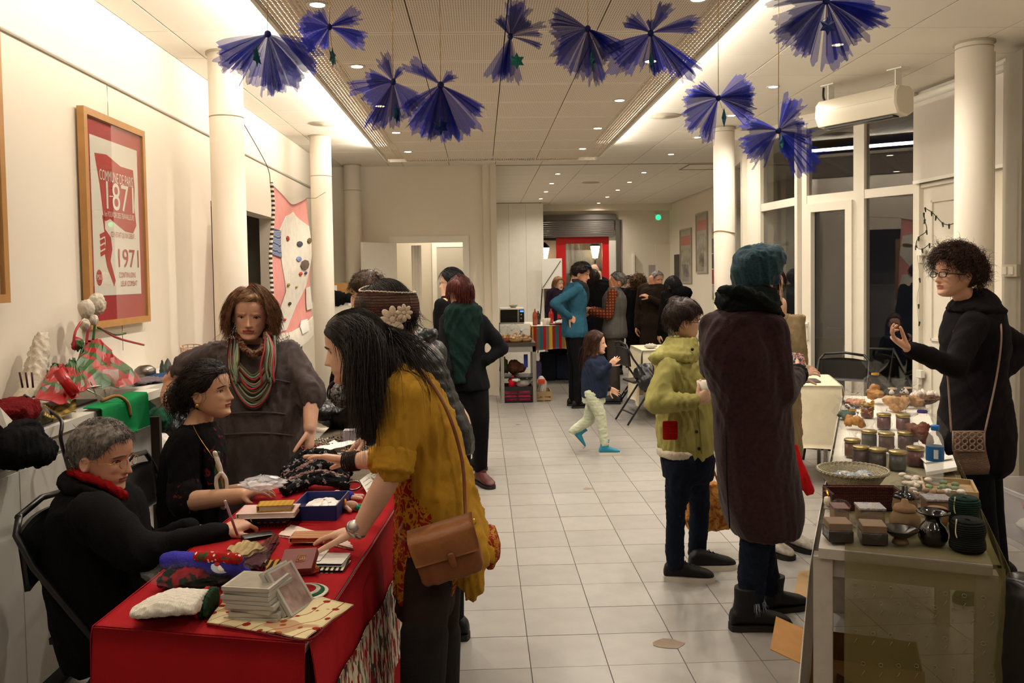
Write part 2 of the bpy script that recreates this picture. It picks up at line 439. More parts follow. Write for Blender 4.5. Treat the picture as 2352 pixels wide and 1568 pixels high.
# ---------------------------------------------------------------- walls
def wall(name,pts,th,z0=0,z1=CEIL+.05,m=M_wall,parent=None):
    """run of wall through floor-plan points, thickened to the left of its direction"""
    (x0,y0),(x1,y1) = pts;d = nrm((x1-x0,y1-y0,0));n = A(-d[1],d[0],0)*th/2
    c = A((x0+x1)/2,(y0+y1)/2,(z0+z1)/2)+n;L = math.hypot(x1-x0,y1-y0)/2
    return structure(name,MB().obox(c,d*L,n,(0,0,(z1-z0)/2)),m,parent)
LW = -1.97
def openwall(name,axis,pos,a0,a1,holes,th,m,z1=CEIL+.05):
    """wall with rectangular openings; axis 'x': lies at x=pos and runs along y; holes (a0, a1, z0, z1) must not overlap"""
    b = MB();p0,p1 = sorted((pos,pos+th))
    def bx(u0,u1,w0,w1):
        if u1-u0 < 1e-4 or w1-w0 < 1e-4: return
        if axis == 'x': b.box(p0,p1,u0,u1,w0,w1)
        else: b.box(u0,u1,p0,p1,w0,w1)
    cur = a0
    for h in sorted(holes):
        bx(cur,h[0],0,z1);bx(h[0],h[1],0,h[2]);bx(h[0],h[1],h[3],z1);cur = h[1]
    bx(cur,a1,0,z1)
    return structure(name,b,m)
oy0,oy1 = 6.05,8.15     # dark opening in the left wall behind the columns
wall_left = openwall('wall_left','x',LW,-3,11.45,[(6.35,8.3,0,2.16)],-.15,M_wall)
# back wall with a doorway
dL = atY(865,557,11.32);dR = atY(1068,557,11.32)
wall_back = openwall('wall_back','y',11.32,LW,.2,[(-1.12,-.235,0,2.03)],.12,M_wall)
structure('trim_1',MB().box(.04,.21,11.24,11.32,0,CEIL).box(.14,.215,11.2,11.5,0,CEIL),M_wall2)
# small room seen through the doorway
b = MB();b.box(-1.9,.2,13.0,13.1,0,2.6);b.box(-1.99,-1.9,11.45,13.1,0,2.6);b.box(.12,.2,11.45,13.0,0,2.6);b.box(-1.9,.2,11.45,13.0,2.5,2.6)
structure('wall_passage',b,M_wall2)
M_doorgrey = mat('door_grey','b9b2a4',.5,.4,var=.03)
b = MB();p = atY(1003,578,12.98);b.box(p[0],p[0]+.85,12.95,12.995,0,2.02)
d2 = structure('door_2',b,M_doorgrey)
structure('door_frame',MB().box(p[0]-.07,p[0],12.93,13.0,0,2.02).box(p[0]-.07,p[0]+.92,12.93,13.0,2.02,2.09),M_white,d2)
structure('door_handle',MB().box(p[0]+.06,p[0]+.1,12.925,12.95,.9,1.12).box(p[0]+.06,p[0]+.2,12.9,12.92,1.03,1.05),mat('steel','8d8a84',.3,.5,.9),d2)
b = MB();b.box(-1.2,-1.12,11.29,11.319,0,2.03);b.box(-.235,-.155,11.29,11.319,0,2.03);b.box(-1.2,-.155,11.29,11.319,2.03,2.11)
structure('trim_2',b,M_white)
# the door leaf, swung open towards the room
hx = -1.12;dd = nrm(A(-.28,-.5,0));dn = A(-dd[1],dd[0],0)
d1 = structure('door_1',MB().obox(A(hx,11.3,1.01)+dd*.36,dd*.36,dn*.02,(0,0,1.01)),M_white)
structure('door_handle',MB().obox(A(hx,11.3,1.02)+dd*.66+dn*-.04,dd*.05,dn*.01,(0,0,.01)),MATS['steel'],d1)
# rear room
RX0,RX1,RY1 = .215,4.0,18.0
structure('wall_rear_left',MB().box(.1,.22,11.45,18.1,0,CEIL+.05),M_wall2)
b = MB();b.box(3.0,4.35,18.0,18.15,0,CEIL+.05);b.box(1.25,3.0,18.0,18.15,2.72,CEIL+.05);b.box(.1,1.25,18.0,18.15,0,CEIL+.05)
structure('wall_rear',b,M_wall2)
b = MB();b.box(.22,4.0,17.75,18.0,2.9,CEIL+.02);structure('trim_3',b,M_wall2)
b = MB()
for k in range(3): b.box(.22+k*.35,.567+k*.35,17.2,17.74,0,3.02)
cup = structure('wall_cupboard',b,M_white)
structure('wall_rear_right',MB().box(4.0,4.12,11.4,18.0,0,CEIL+.05),M_wall2)
# facade on the right: a faceted bay
A1 = (3.66,5.9);A2 = (3.60,6.98);B_ = (3.03,8.02);C_ = (2.95,8.85);D_ = (2.93,9.35);E_ = (3.25,11.4)
structure('wall_right',MB().box(3.66,3.8,-3,6.5,0,CEIL+.05),M_wall2)
structure('wall_behind',MB().box(-2.1,3.8,-3.1,-3,0,CEIL+.05),M_wall2)
def fpt(P,Q,u,z,off=0):
    P,Q = A(*P,0),A(*Q,0);d = nrm(Q-P);n = A(d[1],-d[0],0)   # n points outward (to the right)
    return P+d*u+n*off+A(0,0,z)
def fbox(b,P,Q,u0,u1,z0,z1,o0,o1,mi=0):
    P3,Q3 = A(*P,0),A(*Q,0);d = nrm(Q3-P3);n = A(d[1],-d[0],0)
    b.obox(P3+d*(u0+u1)/2+n*(o0+o1)/2+A(0,0,(z0+z1)/2),d*(u1-u0)/2,n*(o1-o0)/2,(0,0,(z1-z0)/2),mi)
def flen(P,Q): return math.hypot(Q[0]-P[0],Q[1]-P[1])
def U(P,Q,px):
    """distance along the facade run P->Q at picture column px"""
    r = ray(px,500);best = None
    x0,y0 = P;dx,dy = nrm((Q[0]-P[0],Q[1]-P[1]));k = r[0]/r[1]
    return (k*y0-x0)/(dx-k*dy)
wn = [0]
def window(P,Q,us,rails,name='window',top=2.94,bot=0.02,w=.055,gl=True):
    """frame with posts at us, rails at heights; panes between"""
    wn[0] += 1;b = MB();L0,L1 = us[0],us[-1]
    for u in us: fbox(b,P,Q,u-w/2,u+w/2,bot,top,-.035,.045)
    for z in [bot]+list(rails)+[top]: fbox(b,P,Q,L0,L1,z-w*.7,z+w*.7,-.03,.04)
    o = structure('%s_%d' % (name,wn[0]),b,M_frame)
    zs = [bot]+list(rails)+[top]
    for i in range(len(us)-1):
        for j in range(len(zs)-1):
            g = MB();fbox(g,P,Q,us[i]+w/2,us[i+1]-w/2,zs[j]+w*.7,zs[j+1]-w*.7,0,.006);structure('pane',g,M_glass,o)
    return o
LAB = flen(A2,B_)
win1 = window(A2,B_,[U(A2,B_,2110),U(A2,B_,1984)],[2.24])
dw = window(A2,B_,[U(A2,B_,1972),U(A2,B_,1853)],[2.24])
# door sash inside that opening, with handle
u0,u1 = sorted((U(A2,B_,1966),U(A2,B_,1858)));b = MB()
for z0,z1 in ((.04,.14),(2.12,2.2)): fbox(b,A2,B_,u0,u1,z0,z1,-.06,-.005)
for ua in (u0,u1-.07): fbox(b,A2,B_,ua,ua+.07,.14,2.12,-.06,-.005)
sash = b.build('sash',M_frame,dw,smooth=False)
b = MB();uh = u1-.035;fbox(b,A2,B_,uh-.012,uh+.012,.93,1.1,-.075,-.06);fbox(b,A2,B_,uh-.012,uh+.012,1.06,1.085,-.11,-.075);fbox(b,A2,B_,uh-.014,uh+.012,.95,1.085,-.125,-.105)
b.build('door_handle',M_white,dw,smooth=False)
win3 = window(B_,C_,[0.01,flen(B_,C_)],[2.24])
structure('trim_4',MB().obox(A((C_[0]+D_[0])/2+.06,(C_[1]+D_[1])/2,1.5),(0.06,0,0),(0,.27,0),(0,0,1.53)),M_wall)
win4 = window(D_,E_,[0,.12,1.0,flen(D_,E_)],[],top=2.85)
structure('wall_right_corner',MB().box(3.2,4.05,11.4,11.5,0,CEIL+.05),M_wall2)
b = MB();fbox(b,A2,B_,-.02,LAB+.02,2.97,CEIL+.02,-.04,.06);fbox(b,B_,C_,0,flen(B_,C_),2.97,CEIL+.02,-.04,.06);fbox(b,D_,E_,0,flen(D_,E_),2.88,CEIL+.02,-.02,.06)
structure('trim_5',b,M_frame)
# solid panelled door leaf between bay and front column
PA,PB = (3.68,5.75),A2
b = MB();fbox(b,PA,PB,0,flen(PA,PB),0,CEIL,.02,.1)
pd = structure('door_3',b,M_frame)
LP = flen(PA,PB)
for ua,ub,za,zb,o in ((.05,LP-.03,2.24,2.27,-.0),(.05,LP-.06,.05,.07,0)):
    g = MB();fbox(g,PA,PB,ua,ub,za,zb,-.005,.02);structure('rail',g,M_frame,pd)
for za,zb in ((1.0,2.13),(.15,.88)):
    g = MB();u1 = LP-.22;u0 = .1
    for q in ((u0,u1,za,za+.02),(u0,u1,zb-.02,zb),(u0,u0+.02,za,zb),(u1-.02,u1,za,zb)): fbox(g,PA,PB,*q,.005,.02)
    structure('panel_moulding',g,M_frame,pd)
g = MB();fbox(g,PA,PB,LP-.1,LP-.03,0,2.97,-.02,.02);structure('jamb',g,M_frame,pd)
for z in (1.72,.72):
    g = MB();fbox(g,PA,PB,LP-.16,LP-.09,z-.03,z+.03,-.035,0);fbox(g,PA,PB,LP-.12,LP-.1,z-.09,z+.0,-.03,0);structure('hinge',g,M_white,pd)
# roller blind drawn over the upper light of that door
bl = thing('roller_blind','off-white roller blind half drawn beside the front right column','blind',fpt(PA,PB,LP/2,2.2,-.05))
g = MB();fbox(g,PA,PB,.05,LP-.06,2.3,2.93,-.045,-.04);g.build('blind_cloth',mat('blind_cloth','d9d3c9',.8,.1,var=.02),bl,smooth=False)
g = MB();g.tube([fpt(PA,PB,.03,2.955,-.05),fpt(PA,PB,LP-.04,2.955,-.05)],.03,14);g.build('roller',M_white,bl)
g = MB();fbox(g,PA,PB,.05,LP-.06,2.275,2.3,-.052,-.034);g.build('hem_bar',M_white,bl,smooth=False)
# grey vertical casing, cable strip and curtain at the right edge
M_grey = mat('grey_casing','a69e90',.6,.3,var=.03)
structure('trim_6',MB().box(3.5,3.66,5.42,5.6,0,2.98).box(3.58,3.66,5.6,5.75,0,2.98),M_grey)
b = MB();b.tube([(3.40,5.56,3.0),(3.405,5.56,.0)],.008,8);b.build('cable_strip',mat('white_strip','f3efe4',.4),smooth=True,label='thin white cable conduit running down beside the front right column',cat='conduit')
b = MB();xs = np.linspace(0,1,60);P = []
for z in np.linspace(0.02,2.95,8): P.append([(3.5+.035*math.sin(k*.8)+.02*math.sin(k*.37+1),4.2+1.05*k/59,z) for k in range(60)])
b.sheet(P,.004);b.build('curtain',fabric('curtain_cloth','ddd5c4',.2),label='pale curtain hanging at the right edge of the picture',cat='curtain')
sw = thing('light_switch','beige double light switch box on the grey casing behind the curly-haired woman','switch',(3.49,5.5,1.5))
b = MB();b.box(3.478,3.5,5.43,5.59,1.52,1.6);b.build('switch_plate',M_tan,sw,smooth=False)
for y in (5.46,5.53): MB().box(3.472,3.48,y,y+.045,1.535,1.585).build('rocker',M_white,sw,smooth=False)
# street outside the windows
structure('pavement',MB().box(3.85,12,-1,20,-.1,-.03),mat('asphalt','2a2725',.9,.2,var=.2,bump=.5))
# baseboards
structure('baseboard_back',MB().box(LW,-1.2,11.3,11.322,0,.09).box(-.155,.04,11.3,11.322,0,.09),M_white)
structure('baseboard_rear',MB().box(3.98,4.0,11.5,18,0,.08),M_white)
structure('baseboard_left',MB().box(LW,LW+.015,4.3,6.3,0,.09).box(LW,LW+.015,8.4,11.3,0,.09),M_white)

# ---------------------------------------------------------------- ceiling
ceiling = structure('ceiling',MB().box(-2.1,4.2,-3.1,18.1,CEIL+.012,CEIL+.1),mat('ceiling_gap','8d8073',.8,.1))
G = .6;cell = []
def ctile(x0,x1,y0,y1):
    cell.append(((x0+x1)/2,(y0+y1)/2,x1-x0,y1-y0))
xs = [1.41-G*k for k in range(6,-1,-1)]+[1.41+G*k for k in range(1,5)]
ys = [4.5-.61*12+.61*k for k in range(42)]
xs_l = [-1.97,-1.78,-1.18]
for j in range(len(ys)-1):
    y0,y1 = ys[j],ys[j+1]
    if y0 < 11.3:
        for x0,x1 in zip(xs_l[:-1],xs_l[1:]): ctile(x0,x1,y0,y1)
        if y1 > 9.5:
            for x0,x1 in ((-1.18,-.99),(-.99,-.39),(-.39,.21),(.21,.81),(.81,1.41)): ctile(x0,x1,y0,y1)
        for x0,x1 in ((1.41,2.01),(2.01,2.61),(2.61,3.21),(3.21,3.66)): ctile(x0,x1,y0,y1)
    else:
        if y1 > 17.95: continue
        for x0,x1 in ((.21,.81),(.81,1.41),(1.41,2.01),(2.01,2.61),(2.61,3.21),(3.21,3.98)): ctile(x0,x1,y0,y1)
protos = {}
cell.sort(key=lambda c: abs(c[1]-7)+ (50 if c[1] < 3.5 else 0))
far = MB()
for k,(cx,cy,w,h) in enumerate(cell):
    if k >= 230: far.box(cx-w/2+.004,cx+w/2-.004,cy-h/2+.004,cy+h/2-.004,CEIL,CEIL+.014);continue
    key = (round(w,2),round(h,2))
    if key not in protos:
        o = structure('ceiling_tile',MB().rbox((cx,cy,CEIL+.007),(w/2-.004,0,0),(0,h/2-.004,0),(0,0,.007),.004,n=1),M_ceil,ceiling);d = A(cx,cy,CEIL)-A(*wloc(ceiling))
        for v in o.data.vertices: v.co -= Vector(d)
        o.location = Vector(d);protos[key] = o
    else: piece(protos[key],ceiling,(cx,cy,CEIL))
tag(far.build('ceiling_tile',M_ceil,ceiling,smooth=False),kind='stuff')
structure('ceiling_joint',MB().box(.2,4.0,11.31,11.335,CEIL-.006,CEIL+.01),mat('joint','9c8772',.6),ceiling)
# hung perforated ceiling
SX0,SX1,SY1 = -1.03,1.325,9.55
b = MB();b.box(SX0+.22,SX1-.22,-1.5,SY1-.22,SOF+.03,SOF+.05)
sof = structure('ceiling_raft',b,M_dark)
pw = (SX1-SX0-.44)/4;pr = None;pg = .6
b = MB();e = .012
b.box(SX0,SX0+.02,-1.5,SY1,SOF-.002,SOF+.03);b.box(SX1-.02,SX1,-1.5,SY1,SOF-.002,SOF+.03);b.box(SX0,SX1,SY1-.02,SY1,SOF-.002,SOF+.03)
structure('edge_profile',b,M_ceil,sof)
ny = 19
for i in range(4):
    for j in range(ny):
        cx = SX0+.22+(i+.5)*pw;cy = SY1-.22-(j+.5)*pg
        if pr is None:
            pr = structure('perforated_panel',MB().obox((cx,cy,SOF+.008),(pw/2-.003,0,0),(0,pg/2-.003,0),(0,0,.008)),M_perf,sof);d = A(cx,cy,SOF)-A(*wloc(sof))
            for v in pr.data.vertices: v.co -= Vector(d)
            pr.location = Vector(d)
        else: piece(pr,sof,(cx,cy,SOF))
for j in range(ny):
    cy = SY1-.22-(j+.5)*pg
    for cx in (SX0+.12,SX1-.12):
        o = structure('border_panel',MB().obox((cx,cy,SOF+.008),(.097,0,0),(0,pg/2-.003,0),(0,0,.004)),M_perfb,sof)
for i in range(4):
    cx = SX0+.22+(i+.5)*pw;structure('border_panel',MB().obox((cx,SY1-.12,SOF+.008),(pw/2-.003,0,0),(0,.097,0),(0,0,.004)),M_perfb,sof)

# ---------------------------------------------------------------- columns
M_ring = mat('column_joint','a99f8c',.8)
def column(x,y,r,label,ringz=2.62,gold=None,top=CEIL):
    t = thing('round_column',label,'column',(x,y,0),'round columns' if False else None)
    MB().lathe([(r,0),(r,top)],(x,y,0),40).build('shaft',M_col,t)
    MB().lathe([(r+.006,0),(r+.006,.05),(r,.05)],(x,y,0),40).build('collar',M_col,t)
    MB().lathe([(r+.0012,-.0035),(r+.0012,.0035)],(x,y,ringz),40).build('joint',M_ring,t)
    MB().lathe([(r+.012,-.012),(r+.012,0)],(x,y,top),40).build('joint',M_ring,t)
    if gold: MB().tube([(x+(r+.004)*math.cos(a),y+(r+.004)*math.sin(a),gold+.012*math.sin(a*2)) for a in np.linspace(0,2*PI,40)],.004,6).build('gold_ribbon',mat('gold','b98b3e',.35,.5,.8),t)
    return t
column(-1.62,5.6,.107,'thick cream column nearest the framed red and white poster')
column(-1.62,8.85,.107,'cream column behind the hanging pink patchwork banner')
column(-1.64,11.12,.107,'farthest cream column on the left, beside the open doorway',ringz=2.7)
column(2.46,8.55,.105,'cream column behind the teal hat, tied with gold ribbon',gold=1.98,ringz=2.98)
column(3.2,5.45,.112,'thick cream column behind the curly-haired woman',ringz=2.99)
column(.11,11.2,.001,'x') if False else None

# ---------------------------------------------------------------- downlights
M_lamp = mat('lamp_glow','fff3dc',.5,emit='ffe2b8',es=14)
M_bezel = mat('lamp_bezel','d9d2c4',.35,.5)
def downlight(x,y,z,label,power,proto=[None]):
    t = thing('ceiling_downlight',label,'downlight',(x,y,z),'recessed ceiling downlights' if False else None)
    MB().lathe([(.036,-.004),(.05,-.006),(.052,0),(.036,0)],(x,y,z),20,cap=False).build('bezel',M_bezel,t)
    MB().lathe([(.0,-.0035),(.035,-.0035),(.035,.001)],(x,y,z),18).build('lamp_disc',M_lamp,t)
    l = bpy.data.lights.new('spot','SPOT');l.energy = power;l.color = WARM;l.spot_size = math.radians(158);l.spot_blend = .8;l.shadow_soft_size = .035
    o = bpy.data.objects.new('spot_light',l);COL.objects.link(o);o.location = (x,y,z-.02)
    return t
names_s = ['above the tulle bows','second','third','fourth','fifth']
ordw = ['nearest','second nearest','third nearest','fourth nearest','fifth nearest','sixth nearest','seventh nearest','eighth nearest']
def row(pts,z,where,power):
    L = [atZ(px,py,z) for px,py in pts];L.sort(key=lambda p: p[1])
    for i,p in enumerate(L):
        lb = ('%s round downlight of the row %s' % (ordw[i] if i < len(L)-1 or len(L) < 3 else 'farthest',where))
        downlight(p[0],p[1],z,lb,power)
row([(729,10),(820,152),(873,243),(910,304),(937,348)],SOF,'along the left side of the perforated ceiling',DOWN_W)
row([(1604,-3),(1495,140),(1423,230),(1373,294),(1338,341)],SOF,'along the right side of the perforated ceiling',DOWN_W)
row([(1924,102),(1776,199),(1680,265),(1602,315),(1541,354)],CEIL,'in the tiled ceiling above the windows',DOWN_W2)
row([(1479,396),(1446,418),(1419,436),(1395,452),(1375,466)],CEIL,'on the right in the rear room ceiling',DOWN_W2*.8)
row([(1281,399),(1267,421),(1254,440),(1242,456),(1232,470)],CEIL,'on the left in the rear room ceiling',DOWN_W2*.8)
for x,y in ((-.75,2.2),(-.75,.6),(1.05,2.1),(1.05,.5),(.15,-1.2),(2.6,3.2),(2.6,1.6),(2.6,0)):
    l = bpy.data.lights.new('spot','SPOT');l.energy = DOWN_W*.35;l.color = WARM;l.spot_size = math.radians(140);l.spot_blend = .7;l.shadow_soft_size = .05
    o = bpy.data.objects.new('spot_light',l);COL.objects.link(o);o.location = (x,y,2.82)
l = bpy.data.lights.new('spot','POINT');l.energy = 12;l.color = WARM;l.shadow_soft_size = .1
o = bpy.data.objects.new('passage_light',l);COL.objects.link(o);o.location = (-.6,12.2,2.3)
# round air diffusers and a hatch in the ceiling
def diffuser(px,py,z,label,r=.1):
    c = atZ(px,py,z);b = MB()
    for k in range(4): b.lathe([(r*(.25+.25*k)-.008,-.006-.002*(3-k)),(r*(.25+.25*k),-.002),(r*(.25+.25*k)-.012,0)],c,28)
    b.build('air_diffuser',mat('diffuser','bdb3a2',.6,.3),label=label,cat='air vent',smooth=True)
diffuser(1526,266,CEIL,'round ceiling air vent between the perforated ceiling and the right downlights',.15)
diffuser(1357,419,CEIL,'small round air vent in the rear room ceiling',.14)
diffuser(742,284,CEIL,'round ceiling air vent beside the bright cove strip on the left',.13)
c = atZ(1620,383,CEIL);b = MB()
for q in ((-.3,-.28,-.3,.3),(.28,.3,-.3,.3),(-.3,.3,-.3,-.28),(-.3,.3,.28,.3)): b.box(c[0]+q[0],c[0]+q[1],c[1]+q[2],c[1]+q[3],CEIL-.006,CEIL)
b.build('ceiling_hatch',mat('hatch','8d8070',.6),label='square hatch outline in the ceiling near the ribboned column',cat='hatch',smooth=False)
# ---------------------------------------------------------------- people
SKIN = {}
def skinmat(name,col):
    if name in SKIN: return SKIN[name]
    t = NT('skin_'+name);c = lin(col);n = t.noise(t.co(),18,4)
    t.base(t.ramp(n,[(.3,tuple(x*.9 for x in c)),(.7,tuple(min(1,x*1.06) for x in c))]));t.bump(t.noise(t.co(),420,2),.12,.001)
    t.b.inputs['Subsurface Weight'].default_value = 0
    SKIN[name] = t.set(.5,.35);return SKIN[name]
def lipmat(name,col): return mat('lips_'+name,col,.45,.4)
M_lens = mat('spectacle_lens','ffffff',.05,.5,alpha=.05)
M_eye = mat('eye_white','d8d2c8',.2,.5);M_iris = mat('iris_dark','2a1a10',.15,.5)
def hairmat(name,col,hi=None,rough=.5):
    nm = 'hair_'+name
    if nm in MATS: return MATS[nm]
    t = NT(nm);c = lin(col);h = lin(hi) if hi else tuple(x*1.7 for x in c)
    t.base(t.ramp(t.noise(t.co(),45,3),[(.35,c),(.7,h)]));MATS[nm] = t.set(rough,.25);return MATS[nm]
# head profile, in head heights (0 chin .. 1 crown)
_Z = A(0,.03,.07,.12,.17,.22,.27,.32,.38,.45,.52,.58,.65,.72,.80,.87,.93,.97,1.0)
_YF = A(.25,.325,.355,.352,.345,.362,.362,.352,.345,.352,.368,.378,.378,.368,.335,.28,.20,.13,.02)
_YB = A(.10,.04,-.02,-.09,-.17,-.25,-.31,-.36,-.40,-.435,-.455,-.465,-.465,-.45,-.41,-.34,-.25,-.16,-.02)
_WD = A(.07,.125,.165,.205,.235,.255,.27,.285,.30,.315,.322,.328,.33,.325,.30,.26,.195,.125,.02)
class Head:
    def __init__(s,c,f,up=(0,0,1),h=.225,w=1.0):
        s.c = np.asarray(c,float);s.f = nrm(f);u = np.asarray(up,float);s.u = nrm(u-np.dot(u,s.f)*s.f);s.r = np.cross(s.f,s.u);s.h = h;s.w = w
    def P(s,x,y,z):
        x,y,z = np.broadcast_arrays(np.asarray(x,float),y,z)
        return s.c+s.h*(x[...,None]*s.w*s.r+(y-.0)[...,None]*s.f+(z-.5)[...,None]*s.u)
    def surf(s,th,z,off=0,face=True,feat=None):
        """th: angle from the face (0) to the back of the head (pi), z height; off: outward offset in metres"""
        th,z = np.broadcast_arrays(np.asarray(th,float),np.asarray(z,float))
        zc = np.clip(z,0,1)
        yf,yb,w = np.interp(zc,_Z,_YF),np.interp(zc,_Z,_YB),np.interp(zc,_Z,_WD)
        yc = (yf+yb)/2;a = (yf-yb)/2;e = 2/2.25
        sn,cs = np.sin(th),np.cos(th)
        x = np.sign(sn)*abs(sn)**e*w;y = yc+np.sign(cs)*abs(cs)**e*a
        if face:
            fr = (cs > 0)
            k = lambda x0,z0,sx,sz: np.exp(-((abs(x)-x0)/sx)**2-((z-z0)/sz)**2)
            nose = np.interp(z,[.27,.295,.325,.36,.45,.53,.57],[0,.035,.118,.112,.06,.012,0]);nw = np.interp(z,[.29,.33,.42,.55],[.062,.058,.038,.035])
            y = y+fr*(nose*np.exp(-(x/nw)**2)-.05*k(.14,.485,.07,.045)-.03*k(.05,.53,.03,.05)+.016*k(.13,.56,.09,.025)
                      +.02*k(0,.245,.085,.02)+.024*k(0,.195,.075,.018)-.016*k(0,.2205,.1,.008)-.015*k(0,.15,.1,.02)+.02*k(0,.07,.09,.04)+.02*k(.17,.37,.07,.05)-.012*k(0,.275,.02,.02))
        p = s.P(x,y,z)
        if np.any(off):
            n = s.P(x,y,z)-s.P(0*x,yc*.6,.5+(z-.5)*.25);n /= np.maximum(1e-6,np.linalg.norm(n,axis=-1))[...,None]
            off = np.broadcast_to(np.asarray(off,float),th.shape);p = p+n*off[...,None]
        return p
    def mesh(s,b,nt=84,nz=80,skin=0,lips=1,ears=True):
        # more columns in front
        q = np.linspace(-1,1,nt,endpoint=False);th = PI*(np.sign(q)*abs(q)**1.35)
        zz = np.concatenate([np.linspace(0,.62,int(nz*.72)),np.linspace(.64,1,nz-int(nz*.72))])
        T,Z = np.meshgrid(th,zz);P = s.surf(T,Z)
        m,n = T.shape;f = [];mi = []
        w = np.interp(Z,_Z,_WD);X = np.sin(T)*w
        for i in range(m-1):
            for j in range(n):
                k = (j+1) % n;f.append((i*n+j,i*n+k,(i+1)*n+k,(i+1)*n+j));zc = (Z[i,j]+Z[i+1,j])/2;xc_ = (X[i,j]+X[i,k])/2
                mi.append(lips if (abs(T[i,j]) < .9 and .183 < zc < .262-.25*abs(xc_) and abs(xc_) < .098) else skin)
        f.append(tuple(range(n))[::-1]);mi.append(skin);f.append(tuple(range((m-1)*n,m*n)));mi.append(skin)
        v = P.reshape(-1,3)
        b.add(v,[q[::-1] for q in f],mi)
        if ears:
            for sd in (-1,1):
                rr = np.linspace(0,1,6);aa = np.linspace(0,2*PI,18,endpoint=False);G_ = []
                for r in rr:
                    hgt = np.interp(r,[0,.5,.75,.92,1],[.015,.012,.035,.045,.0])
                    zz_ = .42+.115*r*np.sin(aa)*(1-.12*np.cos(aa));yy = -.07-.075*r*np.cos(aa)*(1+.25*np.sin(aa))
                    G_.append(s.P(sd*(.315+hgt+(-.07-yy+.08)*.12)*np.ones_like(aa),yy,zz_))
                G_.append(s.P(sd*.27*np.ones_like(aa),-.02-.05*np.cos(aa),.42+.09*np.sin(aa)))
                b.grid(G_ if sd < 0 else [g[::-1] for g in G_],skin,close=True)
        return s
    def face_parts(s,par,browmat,open_=True):
        """eyes and eyebrows as parts"""
        for sd in (-1,1):
            c = s.surf(np.arcsin(.14/.32)*sd,.485,-.0085);b = MB()
            b.ell(c,s.r*.0135,s.f*.0135,s.u*.0115,14)
            b.paint(lambda q: np.where(np.linalg.norm((q-c)-s.f*.0125,axis=1) < .0072,1,0));b.build('eye',[M_eye,M_iris],par)
            if browmat:
                b = MB();t_ = np.linspace(-1,1,7);xs = (.14+.085*t_)*sd;zs = .565+.018*(1-t_**2)-.012*t_
                b.tube(s.surf(np.arcsin(np.clip(xs/.33,-.99,.99)),zs,.0015),.0028*(1-.5*abs(t_)),6);b.build('eyebrow',browmat,par)
            b = MB();t_ = np.linspace(-1,1,7);xs = (.14+.062*t_)*sd   # upper lash line
            b.tube(s.surf(np.arcsin(np.clip(xs/.32,-.99,.99)),.487+.026*(1-t_**2),.0005),.0013,5);b.build('eyelash',M_iris,par)
    def glasses(s,par,m,w=.115,hgt=.062,round_=False,rim=.0014,zc=.475):
        b = MB();e = 2.0 if round_ else 3.4
        for sd in (-1,1):
            t_ = np.linspace(0,2*PI,25);ct,st = np.cos(t_),np.sin(t_)
            x = sd*(.15+w*np.sign(ct)*abs(ct)**(2/e));z = zc+hgt*np.sign(st)*abs(st)**(2/e)
            b.tube(s.P(x,.41-.25*(abs(x)-.1)**2/.1*.3,z),rim,6,cap=False)
            b.tube(s.P([sd*.265,sd*.33,sd*.335,sd*.335],[.385,.33,.0,-.09],[zc+.02,zc+.02,zc+.0,zc-.06]),rim,6)
        b.tube(s.P([-.04,0,.04],[.43,.445,.43],[zc+.015,zc+.025,zc+.015]),rim,6)
        b.build('glasses',m,par)
        for sd in (-1,1):
            g = MB()
            t_ = np.linspace(0,2*PI,20,endpoint=False);ct,st = np.cos(t_),np.sin(t_)
            flatpoly(g,s.P(sd*(.15+w*.97*np.sign(ct)*abs(ct)**(2/e)),.405,zc+hgt*.97*np.sign(st)*abs(st)**(2/e)),s.f,.0008);g.build('lens',M_lens,par,smooth=False)
        pass
HLZ = dict(full=([0,.45,.85,1.1,1.35,1.75,2.0,2.4,3.15],[.80,.80,.72,.58,.50,.50,.30,.16,.12]),
           short=([0,.45,.85,1.1,1.35,1.75,2.0,2.4,3.15],[.80,.80,.74,.62,.50,.52,.36,.22,.2]),
           bald=([0,.45,.85,1.1,1.35,1.75,2.0,2.4,3.15],[.97,.97,.95,.8,.6,.55,.36,.22,.2]),
           fringe=([0,.45,.85,1.1,1.35,1.75,2.0,2.4,3.15],[.66,.68,.62,.50,.42,.45,.30,.14,.10]))
